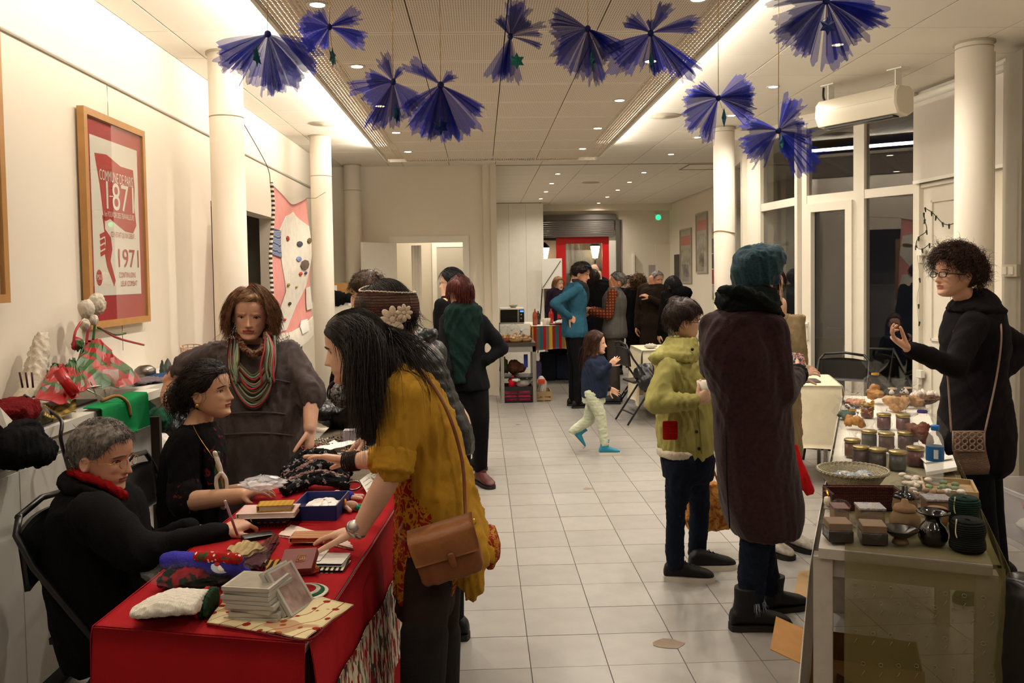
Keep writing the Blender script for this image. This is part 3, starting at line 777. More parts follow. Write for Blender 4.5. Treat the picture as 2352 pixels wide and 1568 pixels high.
def hair(hd,par,m,line='full',thick=.012,n=500,length=.1,width=.0035,curl=0,curln=3,lift=.012,grav=.5,comb=(0,-.6,-.3),steps=9,seed=1,part=None,jitter=.35,coll=(),name='hair',taper=.5,vol=0,roots=None,thmin=0,vmax=1):
    """skull cap plus drawn locks: comb is the combed direction in head axes (right, forward, up)"""
    rs = np.random.RandomState(seed);LT,LZ = HLZ[line];b = MB()
    T,Q = np.meshgrid(np.linspace(-PI,PI,56),np.linspace(0,1,16));hl = np.interp(abs(T),LT,LZ);Z = hl+(1-hl)*Q
    off = thick*np.minimum(1,.12+Q*3.2)*(1+.22*fnoise(np.stack([T,Z*3,T*0],-1).reshape(-1,3),.5,seed).reshape(T.shape))
    b.grid(hd.surf(T,Z,off,face=False))
    th = rs.uniform(thmin,PI,n)*np.where(rs.rand(n) < .5,-1,1);q = rs.rand(n)**.6;hl = np.interp(abs(th),LT,LZ)
    if roots: q = roots[0]+q*(roots[1]-roots[0])
    z = hl+(1-hl)*q
    p = hd.surf(th,z,thick*np.minimum(1,.2+q*3)*rs.uniform(.6,1.02,n),face=False)
    ax = np.stack([hd.r,hd.f,hd.u]);cen = hd.P(0,-.04,.55)
    N = p-cen;N /= np.linalg.norm(N,axis=1)[:,None]
    c = np.asarray(comb,float)@ax
    if part is not None:   # hair falls to both sides of a parting at head-x = part
        x = ((p-hd.c)@hd.r)/hd.h;sgn = np.where(x > part,1.0,-1.0);C_ = c[None]+sgn[:,None]*hd.r*.9
    else: C_ = np.repeat(c[None],n,0)
    d = C_-np.sum(C_*N,1)[:,None]*N+rs.randn(n,3)*jitter;d -= np.sum(d*N,1)[:,None]*N*(.8 if vol else 1.06);d /= np.maximum(1e-6,np.linalg.norm(d,axis=1))[:,None];d = d+N*vol;d /= np.linalg.norm(d,axis=1)[:,None]
    L = length*rs.uniform(.7,1.1,n);st = (L/(steps-1))[:,None]
    G_ = A(0,0,-1);R_ = A(.325*hd.h*hd.w,.455*hd.h,.462*hd.h)
    lay = rs.uniform(.15,1,n)*lift;path = [p.copy()]
    for k in range(steps-1):
        d = d*(1-grav*.35)+G_*grav*.35+rs.randn(n,3)*.05*jitter;d /= np.linalg.norm(d,axis=1)[:,None]
        p = p+d*st
        loc = (p-cen)@ax.T;lo = lay+thick*.6;e = np.sqrt(np.sum((loc/(R_+lo[:,None]))**2,1));ins = e < 1
        loc = np.where(ins[:,None],loc/np.maximum(e,.3)[:,None],loc);p = loc@ax+cen
        for (q0,q1,r0) in coll:
            q0,q1 = np.asarray(q0,float),np.asarray(q1,float);w = q1-q0;tt = np.clip(((p-q0)@w)/(w@w),0,1);cp_ = q0+tt[:,None]*w;v_ = p-cp_;dd_ = np.linalg.norm(v_,axis=1);rr = r0+lay*.7
            p = np.where((dd_ < rr)[:,None],cp_+v_/np.maximum(dd_,1e-5)[:,None]*rr[:,None],p)
        path.append(p.copy())
    P = np.stack(path,1)        # n, steps, 3
    sl = np.linalg.norm(np.diff(P,axis=1),axis=2);ok = sl.max(1) < st[:,0]*3+.004;ok = ok if ok.sum() > 8 else ok | True;P = P[ok];n = len(P)
    if curl:
        ph = rs.rand(n)*6.28;tt = np.linspace(0,1,steps)
        a1 = nrm(rs.randn(3));u = np.cross(np.gradient(P,axis=1),a1);u /= np.maximum(1e-6,np.linalg.norm(u,axis=2))[...,None];T_ = np.gradient(P,axis=1);T_ /= np.maximum(1e-6,np.linalg.norm(T_,axis=2))[...,None];w = np.cross(T_,u)
        an = ph[:,None]+tt[None]*curln*6.28;am = curl*np.minimum(1,tt*4)[None,:,None]
        P = P+u*np.cos(an)[...,None]*am+w*np.sin(an)[...,None]*am
    strands(b,P,width*rs.uniform(.7,1.2,len(P)),taper)
    return b.build(name,m,par)
def strands(b,P,wd,taper=.5,sides=3):
    n,k,_ = P.shape;T_ = np.gradient(P,axis=1);T_ /= np.maximum(1e-6,np.linalg.norm(T_,axis=2))[...,None]
    ref = A(.3,.5,.81);u = np.cross(T_,ref);u /= np.maximum(1e-6,np.linalg.norm(u,axis=2))[...,None];w = np.cross(T_,u)
    prof = np.interp(np.linspace(0,1,k),[0,.15,.6,1],[.8,1,1,taper*.3])
    an = np.arange(sides)*2*PI/sides;R = []
    for a in an: R.append(P+(u*math.cos(a)+w*math.sin(a))*(wd[:,None]*prof[None])[...,None]/2)
    V_ = np.stack(R,2)            # n,k,sides,3
    base = np.arange(n)[:,None,None]*k*sides+np.arange(k-1)[None,:,None]*sides+np.arange(sides)[None,None]
    nx = np.arange(n)[:,None,None]*k*sides+np.arange(k-1)[None,:,None]*sides+((np.arange(sides)+1) % sides)[None,None]
    f = np.stack([base,nx,nx+sides,base+sides],-1).reshape(-1,4).tolist()
    b.add(V_.reshape(-1,3),f)
def hand(b,w,d,n,side,curl=(.3,.3,.3,.3),thumb=.4,s=1.0,spread=.06,curl2=None,thumbdir=None):
    """w wrist, d finger direction, n palm normal, side: +1 thumb on the side d x n, -1 the other"""
    d = nrm(d);n = nrm(np.asarray(n,float)-np.dot(n,d)*d);t_ = np.cross(d,n)*side
    c = np.asarray(w,float);s = s*.98
    b.loft([(c-d*.02*s,t_*.026*s,n*.019*s),(c+d*.012*s,t_*.028*s,n*.018*s),(c+d*.04*s,t_*.038*s,n*.017*s,2.6),(c+d*.075*s,t_*.041*s,n*.014*s,2.8),(c+d*.094*s,t_*.037*s,n*.010*s,2.6)],18)
    for i,(o,st,L) in enumerate(((.029,.090,.074),(.010,.094,.082),(-.010,.091,.076),(-.028,.084,.060))):
        p = c+d*st*s*.94+t_*o*s;a = curl[i];q = nrm(d+t_*spread*(1.5-i));r = .0088*s if i < 3 else .0078*s
        r0 = r;seg = (.5,.29,.23);ang = 0
        for k in range(3):
            ang += a*(.9,1.1,.8)[k] if curl2 is None else (a,curl2,curl2*.7)[k]
            e = p+(q*math.cos(ang)+n*math.sin(ang))*L*seg[k]*s;r1 = r*(.93-.07*k)
            b.cap(p,r0,e,r1,10);p = e;r0 = r1
    p = c+d*.022*s+t_*.024*s+n*.004*s;q = nrm(d*.62+t_*.78+n*.25) if thumbdir is None else nrm(np.asarray(thumbdir,float));ang = 0;ax = nrm(d-t_*.1+n*.35)
    for k,L in enumerate((.042,.034,.028)):
        q = nrm(q*(1-thumb*(.1,.5,.4)[k])+ax*thumb*(.1,.5,.4)[k]);e = p+q*L*s;b.cap(p,(.0135,.0108,.0098)[k]*s,e,(.0108,.0098,.0078)[k]*s,10);p = e
def torso_secs(hip,nk,R0,R1,spec,fwd_bias=0):
    """sections from the hips to the neck base; R0, R1 unit right vectors at hips and shoulders; spec: (t, half width, half depth[, forward shift])"""
    hip,nk = np.asarray(hip,float),np.asarray(nk,float);ax = nrm(nk-hip);L = np.linalg.norm(nk-hip);out = []
    for q in spec:
        t_ = q[0];r = nrm(R0*(1-max(0,min(1,t_)))+R1*max(0,min(1,t_)));f = nrm(np.cross(ax,r));r = np.cross(f,ax)
        sh = q[3] if len(q) > 3 else 0
        out.append((hip+ax*L*t_+f*sh,r*q[1],f*q[2]))
    return out
TORSO = [(-.24,.10,.08),(-.12,.155,.11),(0,.17,.118),(.18,.155,.108),(.38,.135,.098),(.6,.155,.112,.01),(.8,.168,.11,.01),(.93,.15,.085),(1.0,.085,.06),(1.06,.055,.052)]
def jointdict(**k): return {a: np.asarray(b,float) for a,b in k.items()}
def body_mesh(J,s=1.0,skin=.92,vox=.009,legs=True,feet=False):
    """continuous body: torso, neck, arms, legs (clothed limbs kept slim so that the clothes cover them)"""
    b = MB();R0 = nrm(J['hR']-J['hL']);R1 = nrm(J['sR']-J['sL']);hip = (J['hL']+J['hR'])/2
    b.loft(torso_secs(hip,J['nk'],R0,R1,[(q[0],q[1]*skin*s,q[2]*skin*s,*(q[3:])) for q in TORSO if q[0] > -.2]),24)
    b.cap(J['nk']-nrm(J['nk']-hip)*.03,.056*s,J['sk'],.05*s)
    for S in 'LR':
        b.cap(J['nk']*.6+J['s'+S]*.4-A(0,0,.02),.05*s,J['s'+S],.046*s)
        b.cap(J['s'+S],.046*s,J['e'+S],.038*s);b.cap(J['e'+S],.037*s,J['e'+S]*.55+J['w'+S]*.45,.036*s);b.cap(J['e'+S]*.55+J['w'+S]*.45,.036*s,J['w'+S],.026*s)
        if legs and 'k'+S in J:
            b.cap(J['h'+S],.085*s,J['k'+S],.055*s);b.cap(J['k'+S],.053*s,J['k'+S]*.6+J['a'+S]*.4,.052*s);b.cap(J['k'+S]*.6+J['a'+S]*.4,.052*s,J['a'+S],.036*s)
    return b
def shoe(par,a,toe,m,msole,s=1.0,high=.0,name='shoe',lace=None,soleh=.022):
    """a: ankle ground point, toe: direction"""
    a = np.asarray(a,float);t_ = np.asarray(toe,float);upv = A(0,0,1);t_ = nrm(t_);r = nrm(np.cross(t_,upv));u = np.cross(r,t_)
    b = MB();L = .26*s;z0 = soleh
    S_ = []
    for q,w,h in ((-.28,.02,.03),(-.25,.032,.06),(-.15,.036,.085),(0,.037,.09),(.2,.042,.07),(.42,.047,.05),(.6,.044,.036),(.7,.03,.022),(.73,.012,.012)):
        S_.append((a+t_*q*L+u*(z0+h*s/2),r*w*s,u*h*s/2,2.6))
    b.loft(S_,18)
    if high: b.loft([(a-t_*.008*s+u*.05,t_*.056*s,r*.042*s),(a+t_*.0*s+u*(.07+high*.5),t_*.052*s,r*.045*s),(a+t_*.004*s+u*(.07+high),t_*.056*s,r*.05*s)],18)
    b.remesh(.006*max(s,.8),3);o = b.build(name,m,par)
    b = MB();ot = []
    for q,w in ((-.29,.012),(-.27,.03),(-.15,.039),(0,.039),(.2,.043),(.42,.05),(.6,.046),(.71,.03),(.745,.01)): ot.append((q*L,w*s))
    pts = [t_*x+r*w for x,w in ot]+[t_*x-r*w for x,w in ot[::-1]]
    b.rings([[a+p+u*.0 for p in pts],[a+p+u*soleh*1.15 for p in pts]]);b.build('sole',msole,o,smooth='auto')
    if lace:
        b = MB()
        for k in range(4):
            c = a+t_*(.16+.09*k)*L+u*(z0+(.078-.012*k)*s);b.tube([c-r*.022*s-u*.006,c+u*.004,c+r*.022*s-u*.006],.0022,5)
        b.build('lace',lace,o)
    return o
def sleeve(b,J,S,r=(.062,.052,.042),end=1.0,cuff=0):
    s_,e,w = J['s'+S],J['e'+S],J['w'+S];nk = J['nk']
    b.cap(nk*.55+s_*.45-A(0,0,.012),r[0]*1.05,s_,r[0]);b.cap(s_,r[0],e,r[1])
    if end > 0: b.cap(e,r[1],e+(w-e)*end,r[2])
def leg(b,J,S,r=(.095,.068,.055),end=1.0):
    h,k,a = J['h'+S],J['k'+S],J['a'+S];b.cap(h,r[0],k,r[1]);b.cap(k,r[1],k+(a-k)*end,r[2])
def person(label,loc,J=None,head=None,skin='mid',skincol='c99678',lipcol='9c4a40',hands=(),vox=.009,s=1.0,legs=True,group=None,faces=True,brow=None,nt=84,nz=80,smooth=4,exposed=()):
    """returns the top-level Empty; body is one mesh: limbs and torso grown together, hands and head joined on"""
    t = thing('person',label,'person',loc,group);sm,lm = skinmat(skin,skincol),lipmat(skin,lipcol)
    b = body_mesh(J,s,legs=legs);b.remesh(vox,smooth)
    hb = MB()
    for hh in hands: hand(hb,*hh[0],**hh[1])
    for (p0,r0,p1,r1) in exposed: hb.cap(p0,r0,p1,r1,16)
    if hb.k: hb.remesh(.0034 if len(hands) else .005,3);b.merge(hb)
    if head is not None: head.mesh(b,nt,nz)
    b.build('body',[sm,lm],t)
    if head is not None and faces: head.face_parts(t,brow)
    return t
def ground(p): return A(p[0],p[1],0)
def stand(hx,hy,face,H=1.7,lean=0,twist=0,legspread=.1,armL=None,armR=None,step=0):
    """plain standing skeleton; face = heading angle (radians, 0 looks towards +Y); returns J and head spec"""
    f = A(math.sin(face),math.cos(face),0);r = A(math.cos(face),-math.sin(face),0);u = A(0,0,1);k = H/1.7
    c = A(hx,hy,0);J = {}
    hip = c+u*.9*k;nk = hip+u*.52*k+f*lean;J['nk'] = nk;J['sk'] = nk+u*.1*k+f*.02
    fs = nrm(f*math.cos(twist)+r*math.sin(twist));rsd = nrm(np.cross(fs,u))
    for S,sg in (('L',-1),('R',1)):
        J['h'+S] = hip+r*.085*k*sg-u*.02;J['k'+S] = c+r*(legspread*.9)*sg*k+u*.49*k+f*(.02+step*sg*.5);J['a'+S] = c+r*legspread*sg*k+u*.08*k+f*step*sg
        J['s'+S] = nk+rsd*.17*k*sg-u*.045*k
        J['e'+S] = J['s'+S]-u*.29*k+rsd*.05*sg;J['w'+S] = J['e'+S]-u*.25*k+fs*.06
    for S,a in (('L',armL),('R',armR)):
        if a is not None: J['e'+S] = J['s'+S]+A(0,0,0)+rsd*a[0][0]+fs*a[0][1]+u*a[0][2];J['w'+S] = J['e'+S]+rsd*a[1][0]+fs*a[1][1]+u*a[1][2]
    hc = nk+u*(.10+.105)*k+f*.03
    return J,f,r,hc
# ---------------------------------------------------------------- furniture
j = atY
TZ = .755
def TT(px,py,dz=0): return atZ(px,py,TZ+dz)
M_red = fabric('red_tablecloth','a3171f',.25,500,.05);M_cream = fabric('cream_cloth','ddd3b8',.25,300,.05);M_whitec = fabric('white_cloth','e6e0d4',.3,300,.05)
M_steel = mat('steel','8d8a84');M_chair = mat('chair_black','121112',.35,.5);M_card = mat('cardboard','a87d4c',.85,.2,var=.1,vs=12)
def drape(edge,drop,amp,per,seed=0,thick=.003,z=TZ,out=None,flare=.04,n=160,rows=14,hem=.01):
    """hanging cloth below a top edge given as plan points; out = outward normal sign"""
    E_ = smoothpath(np.array([(*p,0) for p in edge],float),n) if len(edge) > 2 else np.linspace((*edge[0],0),(*edge[1],0),n)
    T_ = np.gradient(E_,axis=0);T_ /= np.maximum(1e-6,np.linalg.norm(T_,axis=1))[:,None];N = np.cross(T_,(0,0,1))*(out or 1)
    s_ = np.cumsum(np.r_[0,np.linalg.norm(np.diff(E_,axis=0),axis=1)]);P = []
    rs = np.random.RandomState(seed);ph = rs.rand(3)*6
    for v in np.linspace(0,1,rows):
        w = amp*v**.8*(np.sin(s_/per*6.28+ph[0]+.5*np.sin(s_*3+ph[1]))+.5*np.sin(s_/per*2.9+ph[2]))
        d = (drop(s_) if callable(drop) else drop);zz = z-d*v+hem*v*np.sin(s_*9+ph[1]);o = .006+flare*v+w+.006*min(1,v*8)
        P.append(np.stack([E_[:,0]+N[:,0]*o,E_[:,1]+N[:,1]*o,zz],1))
    return P
def polytop(pts,z,th=.004):
    b = MB();b.rings([[(*p,z-th) for p in pts],[(*p,z) for p in pts]]);return b
def table(name,label,P,m,legm,z=TZ,legw=.045,apron=.07,inset=.02,th=.025,cat='table',group=None):
    """P: four plan corners in order"""
    c = np.mean(P,0);t = thing(name,label,cat,(c[0],c[1],0),group)
    b = MB();b.rings([[(*p,z-th) for p in P],[(*p,z) for p in P]]);b.build('tabletop',m,t,smooth=False)
    Q = [np.array(p)+(c-np.array(p))/np.linalg.norm(c-np.array(p))*(legw*.75+inset) for p in P]
    for q in Q:
        ux = nrm((P[1][0]-P[0][0],P[1][1]-P[0][1],0));uy = A(-ux[1],ux[0],0)
        MB().obox((q[0],q[1],(z-th)/2),ux*legw/2,uy*legw/2,(0,0,(z-th)/2)).build('leg',legm,t,smooth=False)
    for i in range(4):
        a,b_ = Q[i],Q[(i+1) % 4];d = nrm((b_[0]-a[0],b_[1]-a[1],0));L = np.linalg.norm(b_-a)/2-legw/2;nn = A(-d[1],d[0],0)
        MB().obox(((a[0]+b_[0])/2,(a[1]+b_[1])/2,z-th-apron/2),d*L,nn*.01,(0,0,apron/2)).build('apron',m,t,smooth=False)
    return t
# left stall: two tables under one red cloth
LT = [(-.93,2.06),(-.415,1.93),(-.30,3.42),(-.84,3.45)];LT2 = [(-.84,3.47),(-.42,3.44),(-.36,4.75),(-.80,4.80)]
table('trestle_table','table under the red cloth at the left stall, nearest the viewer',[np.array(p) for p in LT],M_white,M_steel,z=TZ-.004)
table('trestle_table','farther table of the left stall, heaped with beads and bags',[np.array(p) for p in LT2],M_white,M_steel,z=TZ-.004)
tc = thing('red_tablecloth','plain red tablecloth draped over the left stall table','tablecloth',(-.6,2.8,TZ))
b = MB();top = [(-.94,2.05),(-.41,1.918),(-.292,3.43),(-.85,3.46)]
NB = 22;G_ = []
for v in np.linspace(0,1,30):
    l = np.array(top[0])*(1-v)+np.array(top[3])*v;r = np.array(top[1])*(1-v)+np.array(top[2])*v
    G_.append([(*(l*(1-u)+r*u),TZ+.0015*math.sin(u*17+v*9)*math.sin(v*23)) for u in np.linspace(0,1,NB)])
b.sheet(G_,.003);b.build('cloth_top',M_red,tc)
b = MB();b.sheet([r[::-1] for r in drape([(-.94,2.05),(-.41,1.918)],.66,.006,.3,3,flare=.015)],.003);b.build('front_drape',M_red,tc)
b = MB();b.sheet([r[::-1] for r in drape([(-.408,1.92),(-.292,3.43)],.6,.010,.34,5,flare=.02)],.003);b.build('side_drape',M_red,tc)
b = MB();b.sheet(drape([(-.94,2.05),(-.85,3.46)],.2,.006,.3,6,flare=.01,out=-1),.003);b.build('side_drape',M_red,tc)
t2 = NT('ikat_cloth');co = t2.co(scale=(1,1,.28));n1 = t2.noise(co,55,2,.5);n2 = t2.noise(t2.co(scale=(1,1,.3),loc=(3,1,0)),38,2,.4)
k1 = t2.ramp(n1,[(0,'d8cdb4'),(.50,'d8cdb4'),(.53,'8e1f24'),(1,'a3272b')]);k2 = t2.ramp(n2,[(.0,0.),(.57,0.),(.6,1.)]);t2.base(t2.mix(k2,k1,'28503c'));t2.bump(t2.noise(t2.co(),300),.3,.004);M_ikat = t2.set(.9,.1)
E_ = drape([(-.398,1.93),(-.282,3.43)],.6,.010,.34,5,flare=.03)
def band(P,f0,f1,rows=8):
    P = np.array(P);m,n = P.shape[:2];out = []
    for q in np.linspace(0,1,rows):
        r = []
        for k in range(n):
            v = (f0(k/(n-1))*(1-q)+f1(k/(n-1))*q)*(m-1);i = int(min(max(v,0),m-1.001));u = v-i;r.append(P[i,k]*(1-u)+P[i+1,k]*u)
        out.append(r)
    return out
b = MB();b.sheet([r[::-1] for r in band(E_,lambda s_: .27+.06*s_,lambda s_: .74+.04*s_)],.003);b.build('ikat_band',M_ikat,tc)
b = MB();b.sheet([(lambda L: [np.array(p) for p in L])([(-.85+.44*u,3.44+v*1.32,TZ+.002) for u in np.linspace(0,1,10)]) for v in np.linspace(0,1,14)],.003)
b.build('grey_cloth',fabric('greige_cloth','6e6458',.3),label='greige cloth covering the farther table of the left stall',cat='tablecloth')
# right stall: narrow tables set end to end at an angle
RD = A(.417,.909);RN = A(.909,-.417);R0 = A(.993,2.483)
def RP(u,v): return R0+RN*u*.457+RD*v
M_wood_w = mat('white_washed_wood','b7aea3',.6,.3,var=.06,vs=30)
table('narrow_table','narrow whitewashed wooden table of the right stall, nearest the viewer',[RP(0,0),RP(1,0),RP(1,1.55),RP(0,1.55)],M_wood_w,M_wood_w,z=TZ-.003,legw=.055,apron=.06,th=.03,inset=0)
table('narrow_table','farther white table of the right stall under the cellophane gifts',[RP(0,1.6),RP(1,1.6),RP(1,3.3),RP(0,3.3)],M_wood_w,M_wood_w,z=TZ-.003,legw=.05,inset=0)
q = RP(.1,-.005);MB().lathe([(.016,-.0),(.016,.004),(.012,.005)],(RP(.085,0)[0],RP(.085,0)[1]+.0,.66),16,ax=(-RD[0],-RD[1],0)).build('bolt_cover',M_wood_w,label='round bolt cover on the left leg of the whitewashed table',cat='bolt') if False else None
wc_ = thing('white_tablecloth','white cloth hanging over the aisle side of the right stall','tablecloth',(*RP(.2,1.5),TZ))
b = MB();b.sheet([[(*(RP(u,v)),TZ+.001) for u in np.linspace(-.01,1.0,10)] for v in np.linspace(.45,3.32,24)],.003);b.build('cloth_top',M_whitec,wc_)
b = MB();b.sheet(drape([tuple(RP(-.02,.02)),tuple(RP(-.02,3.3))],lambda s_: .68-.16*np.clip(s_-.4,0,1.2),.016,.42,9,flare=.05,out=-1,hem=.03),.002);b.build('side_drape',M_whitec,wc_)
# translucent olive organza with embroidered rings over the near end
t2 = NT('olive_organza');co = t2.co();t2.base('7c7244');al = t2.math('ADD',.30,t2.math('MULTIPLY',t2.noise(t2.co(),500,1),.16));M_org = t2.set(.75,.2,alpha=al)
og = thing('organza_cloth','see-through olive organza cloth with embroidered rings over the near end','tablecloth',(*RP(.7,.3),TZ))
def ozt(u,v): return (*RP(u,v),TZ+.004)
b = MB();b.sheet([[ozt(u,v) for u in np.linspace(.16,1.04,10)] for v in np.linspace(-.01,1.45,16)],.0012);b.build('cloth_top',M_org,og)
fe = drape([tuple(RP(.16,-.012)),tuple(RP(1.06,-.02))],.56,.012,.3,12,thick=.001,flare=.02,hem=.02,out=1)
b = MB();b.sheet([r[::-1] for r in fe],.0012);b.build('front_drape',M_org,og)
b = MB();b.sheet([r[::-1] for r in drape([tuple(RP(1.07,-.02)),tuple(RP(1.07,1.45))],.52,.03,.3,13,flare=.10)],.0012);b.build('side_drape',M_org,og)
M_thread = mat('embroidery','7f774f',.6);FE = np.array(fe);b = MB()
for r_ in range(5):
    for c_ in range(8):
        p = FE[2+int(r_*1.9),12+c_*18+(r_ % 2)*8];
        b.tube([p+A(RN[0]*.0055*math.cos(a),RN[1]*.0055*math.cos(a),.0055*math.sin(a))-A(*RD,0)*.004 for a in np.linspace(0,2*PI,13)],.0009,5,cap=False)
        b.tube([p+A(RN[0]*.004,RN[1]*.004,-.02)-A(*RD,0)*.004,p+A(-RN[0]*.004,-RN[1]*.004,-.035)-A(*RD,0)*.004],.001,5)
b.tube([FE[12,k]-A(*RD,0)*.004+A(0,0,.012*abs(math.sin(k*.06))) for k in range(10,158,2)],.0016,5)
b.tube([FE[13,k]-A(*RD,0)*.004 for k in range(0,160,3)],.002,5)
tag(b.build('embroidery',M_thread,og),kind='stuff')
# cream-covered table and folding chairs by the bay window
cl = thing('cream_covered_table','small table under a cream cloth in front of the glass door','table',(2.62,6.65,0))
P = [(2.02,6.25),(2.62,6.12),(2.80,6.80),(2.2,6.95)]
b = polytop(P,.735,.02);b.build('tabletop',M_cream,cl,smooth=False)
for i in range(4):
    a,c = P[i],P[(i+1) % 4];b = MB();b.sheet([r[::-1] for r in drape([a,c],.46,.012,.5,i,z=.735,flare=.05,n=60)],.003);b.build('cloth_side',M_cream,cl)
for (x,y) in ((2.12,6.34),(2.55,6.24),(2.7,6.74),(2.28,6.85)): MB().cap((x,y,.02),.015,(x,y,.71),.015,10).build('leg',M_steel,cl)
def folding_chair(label,x,y,rz,group=None):
    t = thing('folding_chair',label,'chair',(x,y,0),group);r = .011
    b = MB();b.sheet([[(x+.2*u*(1-.15*v),y-.17+.36*v,.445+.006*math.sin(v*3)) for u in np.linspace(-1,1,8)] for v in np.linspace(0,1,8)],.02);b.build('seat',M_chair,t)
    b = MB();b.sheet([[(x+.2*u,y+.235+.02*(v)+.025*(u*u-1)*-1,.62+.2*v-.02*(v > .9)*u*u) for u in np.linspace(-1,1,12)] for v in np.linspace(0,1,8)],.016);b.build('backrest',M_chair,t)
    for sx in (-1,1):
        MB().tube([(x+sx*.21,y-.28,.012),(x+sx*.21,y+.02,.44),(x+sx*.21,y+.21,.70),(x+sx*.205,y+.26,.80),(x+sx*.16,y+.27,.85)],r,8).build('front_leg',M_chair,t)
        MB().tube([(x+sx*.19,y+.27,.012),(x+sx*.19,y-.02,.43),(x+sx*.19,y-.1,.44)],r,8).build('rear_leg',M_chair,t)
    MB().tube([(x-.17,y+.27,.845),(x,y+.275,.865),(x+.17,y+.27,.845)],r,8).build('top_rail',M_chair,t)
    MB().tube([(x-.21,y-.21,.1),(x+.21,y-.21,.1)],r*.8,8).build('crossbar',M_chair,t);MB().tube([(x-.19,y+.2,.12),(x+.19,y+.2,.12)],r*.8,8).build('crossbar',M_chair,t)
    t.rotation_euler = (0,0,rz);return t
folding_chair('black folding chair behind the small cream table by the glass door',2.98,7.05,math.radians(-35))
folding_chair('black folding chair with a black bag on it, beside the rear cream table',1.72,8.95,math.radians(100))
folding_chair('black folding chair in front of the rear group of people',1.95,10.4,math.radians(80))
folding_chair('black folding chair under the seated person in the black coat',-1.20,2.88,math.radians(92))
folding_chair('black folding chair under the young woman in the black floral top',-1.17,3.55,math.radians(95))
b = MB();c = A(1.72,8.85,.53);b.ell(c,(.15,0,0),(0,.13,0),(0,0,.11));b.ell(c+A(0,-.1,-.08),(.12,0,0),(0,.07,0),(0,0,.12));b.remesh(.012,3,(.1,.012))
b.build('black_bag',M_chair,label='slouchy black bag lying on a folding chair',cat='bag')
rc = thing('rear_cream_table','cream-covered table with small things on it, behind the boy','table',(2.1,9.6,0));P = [(1.72,9.1),(2.5,9.1),(2.5,9.8),(1.72,9.8)]
polytop(P,.75,.02).build('tabletop',M_cream,rc,smooth=False)
for i in range(4): MB().sheet([r[::-1] for r in drape([P[i],P[(i+1) % 4]],.6,.012,.5,i+4,z=.75,flare=.03,n=60)],.003).build('cloth_side',M_cream,rc)
for k,(cx,cy,w,c) in enumerate(((1.85,9.3,.08,'b9b3a6'),(2.05,9.25,.1,'c7c3ba'),(2.25,9.4,.09,'4a4656'),(2.1,9.5,.07,'2d2c30'))):
    b = MB();b.ell((cx,cy,.78),(w,0,0),(0,w*.8,0),(0,0,.03));b.remesh(.012,2,(.06,.008));b.build('folded_cloth',fabric('fc'+c,c),label=('pale grey folded cloth at the left end of the rear cream table','white folded cloth on the rear cream table','bluish folded cloth on the rear cream table','black folded cloth on the rear cream table')[k],cat='cloth')

# ---------------------------------------------------------------- counter along the left wall
CX1 = -1.585
ct = thing('counter','long white counter along the left wall','counter',(-1.78,3.1,0));M_lam = mat('white_laminate','d9d5cb',.4,.4,var=.02);M_dt = mat('slate_mat','3a3532',.5,.4)
MB().box(-1.968,CX1,1.5,4.24,1.012,1.05).build('worktop',M_lam,ct,smooth=False)
MB().box(-1.968,-1.66,4.242,5.42,1.012,1.05).build('wall_ledge',M_lam,ct,smooth=False)
MB().box(-1.968,CX1-.05,1.5,4.02,.12,1.0).build('carcass',M_lam,ct,smooth=False)
ysp = [1.55,2.35,3.0,3.5,4.02]
for i in range(4): MB().box(CX1-.05,CX1-.03,ysp[i]+.003,ysp[i+1]-.003,.13,.925).build('door',M_lam,ct,smooth=False)
for i in range(4): MB().box(CX1-.05,CX1-.03,ysp[i]+.003,ysp[i+1]-.003,.94,1.005).build('drawer_front',M_lam,ct,smooth=False)
MB().box(-1.968,CX1-.09,1.5,4.02,0,.12).build('kick_board',mat('kick_black','14110f',.6),ct,smooth=False)
MB().box(-1.9,-1.72,3.0,3.85,1.05,1.058).build('worktop_mat',M_dt,ct,smooth=False)
# niche beyond the counter with bags
sh = thing('bag_shelf','low dark shelf with bags between the counter and the first column','shelf',(-1.8,4.6,0));M_dw = mat('dark_wood','2a1f18',.6,.3,var=.1)
for z in (.02,.5): MB().box(-1.96,-1.62,4.3,5.3,z,z+.03).build('board',M_dw,sh,smooth=False)
for y in (4.3,5.27): MB().box(-1.96,-1.62,y,y+.03,0,.9).build('side_panel',M_dw,sh,smooth=False)
def lump(name,label,cat,px,py,Y,rx,ry,rz,m,wr=(.08,.012),vox=.01,parts=1,seed=0,group=None,base=None):
    c = j(px,py,Y) if base is None else A(*base);b = MB();rs = np.random.RandomState(seed+3)
    b.ell(c,(rx,0,0),(0,ry,0),(0,0,rz))
    for k in range(parts-1): b.ell(c+A(rx*.6*rs.randn(),ry*.5*rs.randn(),rz*.3*rs.randn()),(rx*.6,0,0),(0,ry*.6,0),(0,0,rz*.6))
    b.remesh(vox,3,(wr[0],wr[1],seed));v = b.verts()
    return b.build(name,m,label=label,cat=cat,group=group)
M_plast = mat('clear_plastic','f2f2f2',.08,.6,alpha=.22);t2 = NT('cellophane');t2.base('a0a0a0');t2.bump(t2.noise(t2.co(),45,3,1.5),1.0,.03);M_cello = t2.set(.08,.8,alpha=.07)
lump('white_bundle','white plastic bundle on the low shelf behind the seated woman','bag',0,0,0,.13,.14,.12,mat('white_plastic','cfcabf',.4),base=(-1.78,4.62,.65),seed=4,parts=4)
lump('dark_bag','dark handbag on the shelf between counter and column','bag',0,0,0,.14,.17,.16,M_chair,base=(-1.78,5.0,.70),seed=6,parts=4)
lump('green_bag','dark green bag behind the white plastic bundle','bag',0,0,0,.12,.12,.1,fabric('bottle_green','1f4634'),base=(-1.8,4.45,.88),seed=8,parts=3)
